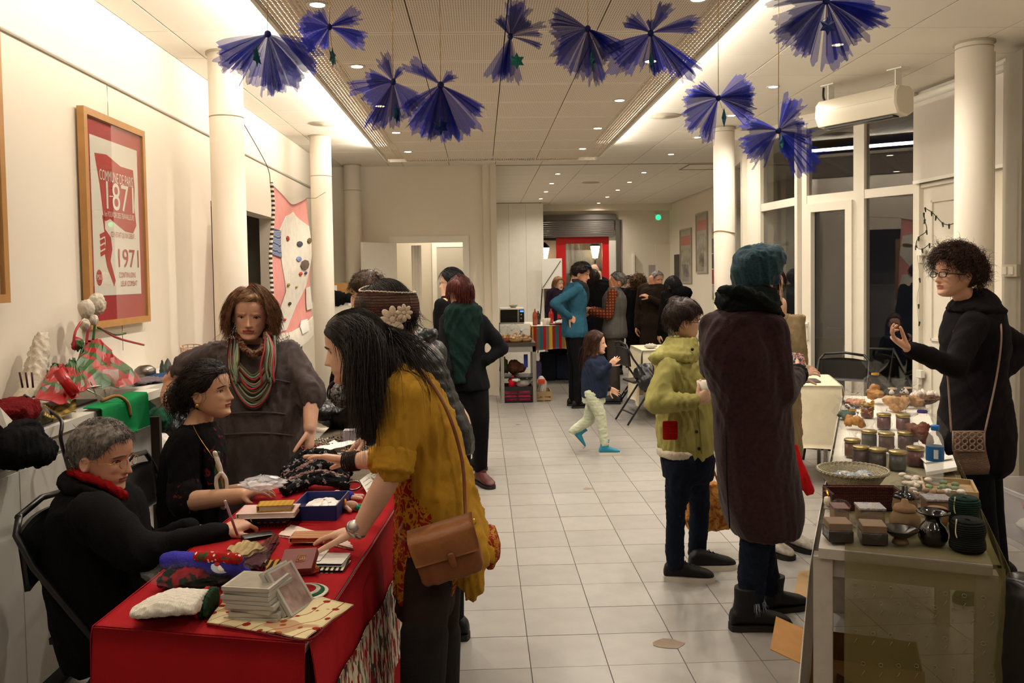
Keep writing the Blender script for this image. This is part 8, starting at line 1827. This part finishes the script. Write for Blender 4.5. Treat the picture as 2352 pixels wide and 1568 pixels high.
for p in (e0+ax_*.05,e1-ax_*.05):
    MB().obox(p+A(0,0,.165),ax_*.05,sd*.05,(0,0,.003)).build('bracket',M_white,ht,smooth=False) if False else None
    b = MB();b.obox(p+A(0,0,CEIL-2.80-.004),ax_*.06,sd*.05,(0,0,.004));b.obox(p+A(0,0,.16),ax_*.004,sd*.035,(0,0,.065));b.build('bracket',M_white,ht,smooth=False)
MB().tube(smoothpath([e1+A(0,0,.1),e1+A(-.01,.02,.15),e1+A(.0,.04,.225)],8),.009,6).build('cable',M_chair,ht)
# fairy lights on the panelled door
fl_ = thing('string_lights','dark green string of unlit fairy lights around the panelled door','string lights',fpt(PA,PB,LP*.5,1.6,-.04))
Q = [(2125,478),(2140,487),(2150,497),(2165,512),(2180,516),(2200,510),(2215,508)];Q2 = [(2122,490),(2124,505),(2128,530),(2110,545),(2104,565),(2118,572),(2135,560)]
def dp(px,py,o=-.035): r = ray(px,py);return atX(px,py,3.575)
for QQ in (Q,Q2): MB().tube(smoothpath([dp(*q) for q in QQ],30),.0035,5).build('wire',mat('green_wire','1f2a20',.6),fl_)
for k,(px,py) in enumerate(Q+Q2+[(2150,600),(2112,640),(2110,700),(2112,740)]):
    c = dp(px,py);MB().cap(c,.008,c+A(0,.008*(k % 3-1),-.028),.005,8).build('bulb',MATS['green_wire'],fl_)
MB().tube(smoothpath([dp(2104,565),dp(2112,640),dp(2106,690),dp(2110,740)],16),.0022,5).build('wire',mat('clear_wire','b9b09a',.5),fl_)
# ---------------------------------------------------------------- rear room
t3 = NT('shutter_grey');t3.base('6b6560');M_shut = t3.set(.45,.4,.3)
b = MB()
for k in range(7): b.lathe([(.022,-.8),(.022,.8)],(2.0,17.96,2.70-.042*k),10,ax=(1,0,0))
structure('roller_shutter',MB().box(1.22,2.92,17.9,17.99,2.42,2.48),M_shut) if False else None
rsh = thing('roller_shutter','grey roller shutter half rolled up above the red door','shutter',(2.05,17.96,2.4))
for k in range(8): MB().obox((2.02,17.97,2.70-.045*k),(.80,0,0),(0,.014,0),(0,0,.02)).build('slat',M_shut,rsh,smooth=False)
MB().box(1.2,2.86,17.93,18.0,2.72,2.83).build('shutter_box',M_shut,rsh,smooth=False)
MB().box(2.86,2.94,17.94,18.02,0,2.72).build('guide_rail',M_shut,rsh,smooth=False)
M_rdoor = mat('red_door','d6181c',.35,.5)
rd = structure('door_5',MB().box(1.60,1.80,18.08,18.13,0,2.5),M_rdoor)
for q in ((2.58,2.72,0,2.5),(1.8,2.58,2.23,2.42),(1.8,2.6,0,.6)): structure('rail',MB().box(q[0],q[1],18.08,18.13,q[2],q[3]),M_rdoor,rd)
structure('pane',MB().box(1.8,2.58,18.1,18.105,.6,2.23),M_glass,rd)
structure('trim_8',MB().box(2.72,2.86,18.02,18.12,0,2.5),M_white)
structure('window_9',MB().box(1.2,1.6,18.08,18.12,0,.6).box(1.2,1.6,18.08,18.12,2.3,2.36),mat('dark_frame','3a3430',.5))
structure('facade_opposite',MB().box(-2,7,22,22.2,-.1,5),mat('street_wall','5a4c40',.8,var=.2,vs=1));structure('pavement_rear',MB().box(-2,7,18.2,22,-.1,-.02),MATS['asphalt'])
structure('door_6',MB().box(2.1,2.9,21.9,22.0,0,2.2),mat('street_door','6a6660',.6))
for k,(px,py) in enumerate(((1251,582),(1367,578))):
    c = atY(px,py,21.6);t = thing('street_lantern',('lit street lantern seen left of the red door','lit street lantern seen through the red door')[k],'lamp',c)
    b = MB();b.lathe([(.06,-.16),(.12,.14)],c,6);b.build('lamp_glass',mat('lantern_glow','fff0d0',.5,emit='ffe6b8',es=22),t,smooth=False)
    MB().lathe([(.14,.14),(.10,.2),(.02,.28)],c,6).build('lantern_cap',M_chair,t,smooth=False);MB().tube([c+A(0,0,-.16),c+A(0,.02,-.3),c+A(0,.42,-.32)],.02,8).build('wall_arm',M_chair,t)
    l = bpy.data.lights.new('lantern','POINT');l.energy = 25;l.color = WARM;l.shadow_soft_size = .1;o = bpy.data.objects.new('lantern_light',l);COL.objects.link(o);o.location = Vector(c)+Vector((0,-.1,0))
fc = thing('flip_chart','white flip chart sheet on a black easel beside the red door','flip chart',(1.45,17.0,0));c = atY(1268,628,17.0)
MB().obox(c,(.20,0,0),(0,.01,0),(0,0,.30)).build('sheet',mat('paper_white','e8e4dc'),fc,smooth=False)
for s_ in (-1,1): MB().tube([c+A(s_*.15,.03,.3),(c[0]+s_*.3,17.1,.01)],.012,6).build('easel_leg',M_chair,fc)
MB().tube([c+A(-.19,-.02,-.28),c+A(.17,-.02,.25)],.006,6).build('diagonal_bar',M_chair,fc)
# exit light, door niche and panels on the end wall
ex = thing('exit_light','small green emergency exit light high on the rear wall','exit sign',atY(1512,499,17.95));c = atY(1512,499,17.95)
MB().box(c[0]-.07,c[0]+.07,17.95,17.99,c[2]-.07,c[2]+.07).build('housing',M_white,ex,smooth=False);MB().lathe([(0,0),(.05,0),(.05,.01),(0,.01)],c+A(0,.0,0),16,ax=(0,-1,0),cap=False).build('green_lamp',mat('green_glow','1fd07a',.5,emit='18d070',es=2.2),ex)
p0 = atY(1505,530,17.96)[0];structure('door_7',MB().box(p0,p0+.62,17.95,17.99,0,2.2),M_wall2);structure('door_8',MB().box(3.985,4.0,16.9,17.5,.0,1.95),mat('niche_shade','4a423a',.8))  # the dark one is a flat panel, shade of the niche put into its colour
b = MB();c = atX(1520,615,3.98);structure('trim_9',MB().box(3.2,3.24,17.9,18.0,0,2.0),M_white)
MB().box(3.55,3.85,17.96,17.99,1.2,1.75).build('notice_board',mat('lilac_notice','a79aa0',.7),label='pale lilac notice sheet on the rear wall',cat='notice',smooth=False)
# pictures on the rear right wall
for k,(px,pa,pb_,lb) in enumerate(((1577,525,650,'silver-framed print with a red block, farther of two on the rear right wall'),(1614,488,627,'silver-framed print with a red block, nearer of two on the rear right wall'))):
    y0 = atX(px+13,560,4.0)[1];y1 = atX(px-13,560,4.0)[1];zt_ = atX(px,pa,4.0)[2];zb_ = atX(px,pb_,4.0)[2]
    t,xi2 = frame('framed_print',lb,4.0,y0,y1,zb_,zt_,w=.03,d=.03,inner='a8a294',m=M_grey,face=-1)
    MB().box(xi2-.003,xi2-.001,y0+.06,y1-.06,zt_-.32,zt_-.14).build('red_block',mat('bright_print_red','c8322c',.6),t,smooth=False);MB().box(xi2-.003,xi2-.001,y0+.08,y1-.08,zb_+.12,zt_-.38).build('grey_block',(lambda t4: (t4.base(t4.ramp(t4.noise(t4.co(),6,3),[(.4,'6a665c'),(.6,'b0a890')])),t4.set(.7,.1))[1])(NT('grey_print')),t,smooth=False)
ps = thing('photo_strip','vertical strip of small photographs beside the ribboned column','photographs',(3.99,14.4,1.2))
for k in range(5):
    y0 = atX(1651,560,3.99)[1];y1 = atX(1636,560,3.99)[1];z = atX(1644,508+36*k,3.99)[2];MB().box(3.98,3.99,y0,y1,z-.27,z-.02).build('photo',(lambda c: mat('photo'+c,c,.5,var=.4,vs=8))(('b8b2a6','6a6660','4a4644','8a3a30','9a948a')[k]),ps,smooth=False)
# serving corner: trolley table, crates, microwave, striped table
tr = thing('metal_table','small grey metal table with a dark top at the opening to the rear room','table',(.42,10.75,0));M_alu = mat('aluminium','8f8a82',.4,.4,.3)
MB().box(.22,.66,10.5,11.0,.70,.745).build('tabletop',mat('dark_top','3a332c',.5),tr,smooth=False)
for q in ((.225,10.51),(.62,10.51),(.225,10.95),(.62,10.95)): MB().box(q[0],q[0]+.04,q[1],q[1]+.04,0,.70).build('leg',M_alu,tr,smooth=False)
MB().box(.22,.66,10.51,10.53,.63,.70).build('apron',M_alu,tr,smooth=False);MB().box(.24,.64,10.55,10.95,.30,.315).build('lower_shelf',M_chair,tr,smooth=False)
rs = np.random.RandomState(3)
for k,(x,y,r,h,lb,c) in enumerate(((.30,10.65,.075,.2,'tall cellophane basket of golden sweets at the left of the grey metal table','b5803c'),(.42,10.62,.09,.17,'cellophane basket of pale biscuits in the middle of the grey metal table','cfae80'),(.55,10.66,.08,.16,'cellophane basket of biscuits at the right of the grey metal table','b8926a'),(.40,10.85,.09,.22,'cellophane basket behind the others on the grey metal table','a8703c'))):
    c0_ = A(x,y,.745);t = thing('gift_basket',lb,'gift basket',c0_);b = MB()
    b.lathe([(0,0),(r*.8,0),(r,.04),(r*.9,.045),(0,.04)],c0_,18,cap=False);b.build('basket',mat('redbasket' if k == 0 else 'strawbasket','7a2a1c' if k == 0 else '9a7444',.7),t);b = MB()
    for q in range(9): b.ell(c0_+A(r*.5*rs.randn()*.8,r*.5*rs.randn()*.8,.05+.04*rs.rand()),(.022,0,0),(0,.02,0),(0,0,.016),8)
    b.build('treats',mat('tr'+c,c,.5,var=.3,vs=50),t);b = MB();crumple(b,c0_+A(0,0,h*.5),r*1.15,r*1.1,h*.5,k+90);b.build('cellophane',M_cello,t,smooth=False)
def crate(name,label,x0,x1,y0,y1,z1,m,bars,th=.012,inner=None):
    t = thing(name,label,'crate',((x0+x1)/2,(y0+y1)/2,0));MB().box(x0,x1,y0,y1,.0,.01).build('bottom',m,t,smooth=False)
    for (a,c) in bars:
        MB().box(x0,x1,y0,y0+th,a,c).build('slat',m,t,smooth=False);MB().box(x0,x1,y1-th,y1,a,c).build('slat',m,t,smooth=False);MB().box(x0,x0+th,y0,y1,a,c).build('slat',m,t,smooth=False);MB().box(x1-th,x1,y0,y1,a,c).build('slat',m,t,smooth=False)
    for x in (x0,(x0+x1)/2-.008,x1-.016): MB().box(x,x+.016,y0-.001,y0+th,0,z1).build('upright',m,t,smooth=False)
    return t
crate('plastic_crate','black plastic crate with magenta things inside under the grey metal table',.235,.62,10.52,10.90,.20,M_chair,((.0,.025),(.055,.07),(.10,.115),(.145,.20)))
b = MB();b.rbox((.43,10.7,.07),(.175,0,0),(0,.165,0),(0,0,.055),.02);b.remesh(.015,1,(.06,.008));b.build('magenta_packets',mat('magenta','b01c4a',.4,var=.2),label='magenta packets filling the black plastic crate',cat='packets')
lump('red_bag','bright red folded bag on top of the black crate','bag',0,0,0,.05,.05,.075,fabric('crimson','c0182c'),base=(.36,10.6,.24),seed=2,parts=2);lump('white_bag','white plastic bag on top of the black crate','bag',0,0,0,.11,.08,.06,mat('white_plastic','cfcabf'),base=(.50,10.68,.235),seed=5,parts=4)
lump('grey_paper','grey crumpled paper behind the red bag in the crate','paper',0,0,0,.10,.06,.09,mat('greypaper','8f8678',.8),base=(.42,10.8,.25),seed=6,parts=3);lump('olive_bag','olive bag hanging under the grey metal table','bag',0,0,0,.05,.08,.11,fabric('olive2','3a4222'),base=(.27,10.72,.45),seed=7,parts=3);lump('brown_bag','brown bag on the lower shelf of the metal table','bag',0,0,0,.09,.1,.1,fabric('brown2','4a2c20'),base=(.40,10.75,.42),seed=8,parts=3)
MB().box(.52,.57,10.7,10.74,.42,.58).build('blue_carton',mat('blue_carton','2a3f9c',.5),label='narrow blue carton on the lower shelf of the metal table',cat='box',smooth=False)
crate('wooden_crate','pale wooden crate with a white bag beside the black crate',.66,.86,10.6,11.0,.12,M_pine,((.0,.04),(.06,.12)));lump('white_orange_bag','white carrier bag with an orange patch in the wooden crate','bag',0,0,0,.07,.12,.14,mat('white_plastic','cfcabf'),base=(.745,10.8,.16),seed=9,parts=3);MB().obox((.735,10.665,.24),(.045,0,0),(0,.006,.006),(0,0,.025)).build('orange_patch',mat('orange_print','d8502a',.5),label='orange print on the white carrier bag',cat='print',smooth=False)
fr_ = thing('white_cabinet','white cabinet under the microwave','cabinet',(.48,11.9,0));MB().box(.24,.66,11.65,12.1,0,.915).build('carcass',M_white,fr_,smooth=False);MB().box(.25,.65,11.63,11.65,.03,.90).build('door',M_white,fr_,smooth=False)
mw = thing('microwave','white microwave oven with black door and blue clock on the cabinet','microwave',(.41,11.85,.918));x0,x1 = .25,.585;z0 = .920
MB().rbox(((x0+x1)/2,11.85,z0+.105),((x1-x0)/2,0,0),(0,.18,0),(0,0,.105),.01).build('casing',M_white,mw,smooth='auto');MB().box(x0+.005,x0+.235,11.655,11.672,z0+.015,z0+.19).build('door',mat('black_glass','0a0a0b',.1,.6),mw,smooth=False)
MB().box(x0+.238,x0+.26,11.645,11.67,z0+.015,z0+.19).build('handle',M_silver,mw,smooth=False);MB().box(x0+.262,x1-.005,11.655,11.672,z0+.015,z0+.19).build('control_panel',MATS['black_glass'],mw,smooth=False);MB().box(x0+.275,x1-.012,11.65,11.656,z0+.155,z0+.178).build('clock_display',mat('blue_glow','2a50ff',.5,emit='2a60ff',es=3),mw,smooth=False)
for z in (.12,.07): MB().lathe([(0,0),(.012,0),(.012,.008),(0,.009)],(x0+.29,11.655,z0+z),12,ax=(0,-1,0),cap=False).build('knob',M_silver,mw)
MB().lathe([(0,0),(.035,0),(.065,.035),(.06,.035),(.03,.008),(0,.008)],(.44,11.82,z0+.212),22,cap=False).build('bowl',mat('bowl_green','9a9a78',.4),label='small greenish bowl on top of the microwave',cat='bowl')
st = thing('striped_table','table under a multicoloured striped cloth in the rear room','table',(1.15,12.7,0));P = [(.72,12.3),(1.42,12.3),(1.42,13.4),(.72,13.4)]
M_strp = stripes('rainbow_stripes',['8a7a4a','c8922c','9c2a1c','6a6660','2c6a74','b01c28','7a6a5a','c8a03c','8a2a1c','2c6a74','b01c28'],2.0,'X')
polytop(P,.84,.02).build('tabletop',M_whitec,st,smooth=False)
for i in range(4): MB().sheet([r[::-1] for r in drape([P[i],P[(i+1) % 4]],.34,.008,.4,i,z=.84,flare=.02,n=50)],.003).build('striped_cloth',M_strp,st)
for q in ((.76,12.34),(1.38,12.34),(.76,13.36),(1.38,13.36)): MB().box(q[0]-.02,q[0]+.02,q[1]-.02,q[1]+.02,0,.82).build('leg',M_alu,st,smooth=False)
for k,(x,y,c,h,lb) in enumerate(((.78,12.5,'a8502c',.24,'tall orange spice jar at the left of the striped table'),(.84,12.7,'3a2a20',.2,'dark bottle behind the orange jar'),(1.05,12.9,'b01c1c',.22,'red drink bottle, left of two on the striped table'),(1.18,12.85,'1a0f0c',.26,'dark cola-coloured bottle with red label on the striped table'))):
    c_ = A(x,y,.842);t = thing('bottle',lb,'bottle',c_);MB().lathe([(0,0),(.035,0),(.036,h*.6),(.03,h*.75),(.012,h*.88),(.012,h)],c_,18).build('glass',mat('bt'+c,c,.15,.6),t)
    if k > 1: MB().lathe([(.0365,h*.3),(.037,h*.32),(.037,h*.52),(.0365,h*.54)],c_,18,cap=False).build('label_band',mat('red_band','b8201c',.5),t);MB().lathe([(.013,h*.94),(.014,h*1.0),(0,h*1.01)],c_,12).build('cap',mat('red_band','b8201c'),t)
for k,(x,y) in enumerate(((.92,12.45),(.97,12.5))): MB().lathe([(0,0),(.03,0),(.038,.1),(.036,.1),(.028,.005)],(x,y,.842),18,cap=False).build('paper_cups',cupm,label=('stack of white paper cups at the front of the striped table','second stack of white cups on the striped table')[k],cat='cups')
lump('wrapped_platter','foil-covered platter on the striped table','platter',0,0,0,.17,.2,.035,mat('foil','b9aea6',.3,.5,var=.2),base=(1.24,12.62,.875),seed=3,parts=3,wr=(.05,.01))
MB().box(1.0,1.40,12.38,12.62,.842,.862).build('red_tray',mat('wood_red','7a3424',.5),label='reddish wooden tray at the front of the striped table',cat='tray',smooth=False)
for k,(x,y,w,h,c,lb) in enumerate(((.98,12.75,.12,.42,'22242e','dark wheeled case under the striped table'),(1.22,12.8,.13,.38,'2a3244','dark blue bag under the striped table'),(.80,12.6,.07,.3,'5a4a70','purple carrier bag at the leg of the striped table'),(1.40,12.5,.06,.25,'b8281c','red bag at the right leg of the striped table'),(.92,12.9,.06,.3,'a82018','red carton behind the wheeled case'))):
    b = MB();b.rbox((x,y,h/2),(w,0,0),(0,.12,0),(0,0,h/2),.03);b.remesh(.016,2,(.1,.01,k));b.build('bag',fabric('ub'+c,c,.3),label=lb,cat='bag')
lump('black_coat_heap','black coat heaped on the bags under the striped table','coat',0,0,0,.16,.12,.07,M_blackp,base=(1.15,12.75,.44),seed=3,parts=3)
# cabinet with cardboard box near the third column
cb = thing('low_cabinet','white cabinet against the left wall before the farthest column','cabinet',(-1.7,9.6,0));MB().box(-1.95,-1.45,9.3,9.9,0,1.32).build('carcass',M_white,cb,smooth=False);MB().box(-1.45,-1.43,9.32,9.88,.05,1.28).build('door',M_white,cb,smooth=False)
bx_ = thing('cardboard_box','cardboard box with a white label on the cabinet near the farthest column','box',(-1.62,9.6,1.32));MB().box(-1.80,-1.44,9.42,9.8,1.322,1.52).build('box_body',M_card,bx_,smooth=False);MB().box(-1.64,-1.58,9.412,9.42,1.42,1.50).build('label',mat('paper_white','e8e4dc'),bx_,smooth=False)
lump('black_cloth','black cloth draped in front of the cardboard box','cloth',0,0,0,.16,.08,.09,M_blackp,base=(-1.60,9.30,1.36),seed=4,parts=3)
MB().box(-.15,-.07,12.93,12.95,1.05,1.12).build('wall_switch',M_white,label='white wall switch beside the grey inner door',cat='switch',smooth=False)
b = MB();b.sheet([[(-.93+.13*u+.0,11.52+.012*math.sin(u*20),z) for u in np.linspace(0,1,26)] for z in np.linspace(.05,2.0,6)],.003);b.build('door_curtain',mat('bright_curtain','efe9dc',.7),label='narrow white curtain hanging just inside the open doorway',cat='curtain')
# bicycle parked outside the window
bk = thing('bicycle','bicycle parked outside behind the window glass','bicycle',(4.1,8.2,0));M_tyre = mat('tyre','1a1a1a',.7);by_ = nrm(A(-.45,.9,0));o_ = A(4.05,7.7,.32)
for k in range(2):
    c = o_+by_*1.02*k;MB().tube([c+by_*.32*math.cos(a)+A(0,0,.32*math.sin(a)) for a in np.linspace(0,2*PI,40)],.018,8,cap=False).build('tyre',M_tyre,bk);MB().tube([c+by_*.30*math.cos(a)+A(0,0,.30*math.sin(a)) for a in np.linspace(0,2*PI,40)],.008,6,cap=False).build('wheel_rim',M_silver,bk)
    b = MB()
    for s_ in range(12): b.tube([c,c+by_*.3*math.cos(s_*PI/6)+A(0,0,.3*math.sin(s_*PI/6))],.0015,4)
    tag(b.build('spokes',M_silver,bk),kind='stuff')
for P in ([o_,o_+by_*.38+A(0,0,.0),o_+by_*.30+A(0,0,.5),o_],[o_+by_*.38,o_+by_*.85+A(0,0,.48),o_+by_*.30+A(0,0,.5)],[o_+by_*1.02,o_+by_*.85+A(0,0,.52),o_+by_*.82+A(0,0,.66)]): MB().tube(P,.014,8).build('frame_tube',M_alu,bk)
MB().ell(o_+by_*.28+A(0,0,.62),by_*.12,(.06,0,0),(0,0,.03),12).build('saddle',M_chair,bk);MB().tube([o_+by_*.85+A(-.2,0,.68),o_+by_*.82+A(0,0,.66),o_+by_*.85+A(.2,0,.68)],.012,8).build('handlebar',M_chair,bk)

# ---------------------------------------------------------------- tulle bows hung from the ceiling
t3 = NT('blue_tulle');nz_ = t3.noise(t3.co(),520,1);t3.base('22349f');al = t3.math('ADD',.48,t3.math('MULTIPLY',nz_,.22));M_tul = t3.m;tr_ = t3.n.new('ShaderNodeBsdfTransparent');df_ = t3.n.new('ShaderNodeBsdfDiffuse');tl_ = t3.n.new('ShaderNodeBsdfTranslucent');m1_ = t3.n.new('ShaderNodeMixShader');m2_ = t3.n.new('ShaderNodeMixShader')
for q in (df_,tl_): q.inputs[0].default_value = (*lin('2b3ab4'),1)
m1_.inputs[0].default_value = .5;t3.l.new(df_.outputs[0],m1_.inputs[1]);t3.l.new(tl_.outputs[0],m1_.inputs[2]);t3.l.new(al,m2_.inputs[0]);t3.l.new(tr_.outputs[0],m2_.inputs[1]);t3.l.new(m1_.outputs[0],m2_.inputs[2]);t3.l.new(m2_.outputs[0],t3.out.inputs[0])
def starb(c,r,m,par,ax,th=.008,edge=False,n=6):
    ux = nrm(np.cross(ax,(0,0,1)));b = MB();P = []
    for k in range(2*n): a = k*PI/n+PI/2;q = r if k % 2 == 0 else r*.56;P.append(c+ux*q*math.cos(a)+A(0,0,q*math.sin(a)))
    P = np.array(P);k = len(P);v = np.concatenate([P,[c+nrm(ax)*th],[c-nrm(ax)*th]]);f = [(i,(i+1) % k,k) for i in range(k)]+[((i+1) % k,i,k+1) for i in range(k)];b.add(v,f);return b.build('star_pendant',m,par,smooth=False)
def bow(px,py,Y,size,lobes,pend,label,seed,z_top=SOF,star='side',pcol='1f6a74'):
    c = atY(px,py,Y);s = size;t = thing('tulle_bow',label,'decoration',c,'blue tulle bows hung from the ceiling');rs = np.random.RandomState(seed)
    for k,(ang,L,spread) in enumerate(lobes):
        for ly in range(3):
            a0 = math.radians(ang)+rs.uniform(-.2,.2)*ly;d = A(math.cos(a0),rs.uniform(-.35,.35),math.sin(a0));d = nrm(d);w = nrm(np.cross(d,A(0,1,0))+rs.randn(3)*.12);n_ = np.cross(d,w);ph = rs.rand()*6;kf = rs.uniform(7,11);tw = rs.uniform(-.5,.5);L_ = L*s*rs.uniform(.72,1.08);sp = math.radians(spread)*(1-.2*ly);G_ = []
            nu = 26
            for v in np.linspace(0.02,1,9):
                r = []
                for u in np.linspace(-1,1,nu):
                    a = u*sp;rad = L_*v*(1+.05*math.sin(u*5+ph)+(.045*math.sin(u*9+ph*2)+.03*math.sin(u*21+ph) if v > .9 else 0));pl = L_*v*(.10*math.sin(u*kf+ph)+.06*math.sin(u*kf*1.9+ph*3))*(1-.25*v)+tw*.2*L_*v*u
                    r.append(c+d*rad*math.cos(a)+w*rad*math.sin(a)+n_*pl+A(0,0,-.10*s*v*v*(.5+.5*math.cos(a0)**2)))
                G_.append(r)
            b = MB();b.grid(G_);b.build('tulle_layer',M_tul,t)
    b = MB();b.ell(c,(.012*s/.17,0,0),(0,.012,0),(0,0,.014),10);b.build('knot',mat('tulle_knot','141f6a',.6),t)
    MB().tube([c,(c[0]+.004,c[1],z_top)],.0014,5).build('gold_string',M_goldm,t)
    if pend:
        q = atY(*pend,Y-.04);MB().tube([c,q+A(0,0,.02)],.001,4).build('pendant_thread',M_goldm,t)
        m_ = mat('pend'+pcol,pcol,.5,.4)
        if star == 'face': starb(q,.034,m_,t,A(.1,-1,.05))
        else: starb(q,.042,m_,t,A(1,-.22,0),th=.010)
PX = 3.4/F
bow(615,78,3.4,.20,[(-150,1.0,24),(-120,.95,22),(-95,1.0,20),(-70,1.0,22),(-45,1.0,22),(-28,.95,18)],(590,130),'large blue tulle bow nearest the cove light, leftmost of all',1,SOF)
bow(757,62,3.6,.15,[(165,.95,26),(-150,.9,22),(20,.95,18),(-20,.95,20),(130,.7,18),(-110,.6,16)],(764,132),'shiny blue tulle bow second from the left, just under a downlight',2,SOF)
bow(903,188,3.4,.16,[(165,.7,20),(115,.75,16),(-155,1.0,22),(-115,1.25,16),(-80,1.1,16),(-45,.9,20),(60,.5,16)],(911,262),'small blue tulle bow third from the left with a hanging edge-on star',3,SOF)
bow(1012,195,3.4,.20,[(140,.75,14),(-30,1.1,10),(-60,1.0,18),(-90,1.0,22),(-115,1.0,20),(-140,.85,16),(50,.4,20)],(1012,290),'large dark blue tulle bow fourth from the left, hanging lowest near the middle',4,SOF,star='face',pcol='173a5a')
bow(1172,84,3.5,.17,[(75,.95,22),(110,.6,18),(-115,1.25,16),(-95,.95,14),(15,.85,8),(45,.7,18)],(1187,140),'narrow blue tulle bow with a turquoise six-pointed star facing the viewer',5,SOF,star='face',pcol='1f8a80')
bow(1350,66,3.4,.18,[(155,.85,14),(-165,.8,18),(-130,.95,18),(-100,1.1,18),(-75,1.15,14),(-45,.95,20),(-20,.6,18)],(1360,136),'drooping blue tulle bow right of the turquoise star',6,SOF)
bow(1495,76,3.4,.18,[(135,.7,18),(60,.75,14),(10,1.1,12),(-150,1.1,18),(-120,.9,14),(-75,1.0,18),(-45,1.2,12),(90,.4,18)],(1496,140),'spiky blue tulle bow directly in front of a glowing downlight',7,SOF)
bow(1650,225,3.6,.165,[(150,.8,16),(180,.9,18),(-145,1.0,20),(35,1.0,20),(0,.95,18),(-25,.9,16),(-105,1.0,12)],(1663,270),'blue tulle bow hanging in front of the ribboned column',8,CEIL)
bow(1788,300,3.6,.18,[(165,.85,18),(-160,.95,18),(-130,.95,18),(65,.85,18),(30,.75,18),(-10,.8,18),(-45,1.1,18),(-75,.6,14)],(1795,330),'blue tulle bow hanging lowest in front of the window panes',9,CEIL)
bow(1898,2,3.1,.20,[(-165,1.1,16),(-135,1.0,18),(-110,1.05,16),(-60,1.1,20),(-30,1.0,18),(-5,1.1,16),(170,1.0,14)],(1901,60),'blue tulle bow at the upper right with a dark blue star',10,CEIL,star='face',pcol='16307a')
# ---------------------------------------------------------------- end
bpy.context.view_layer.update()
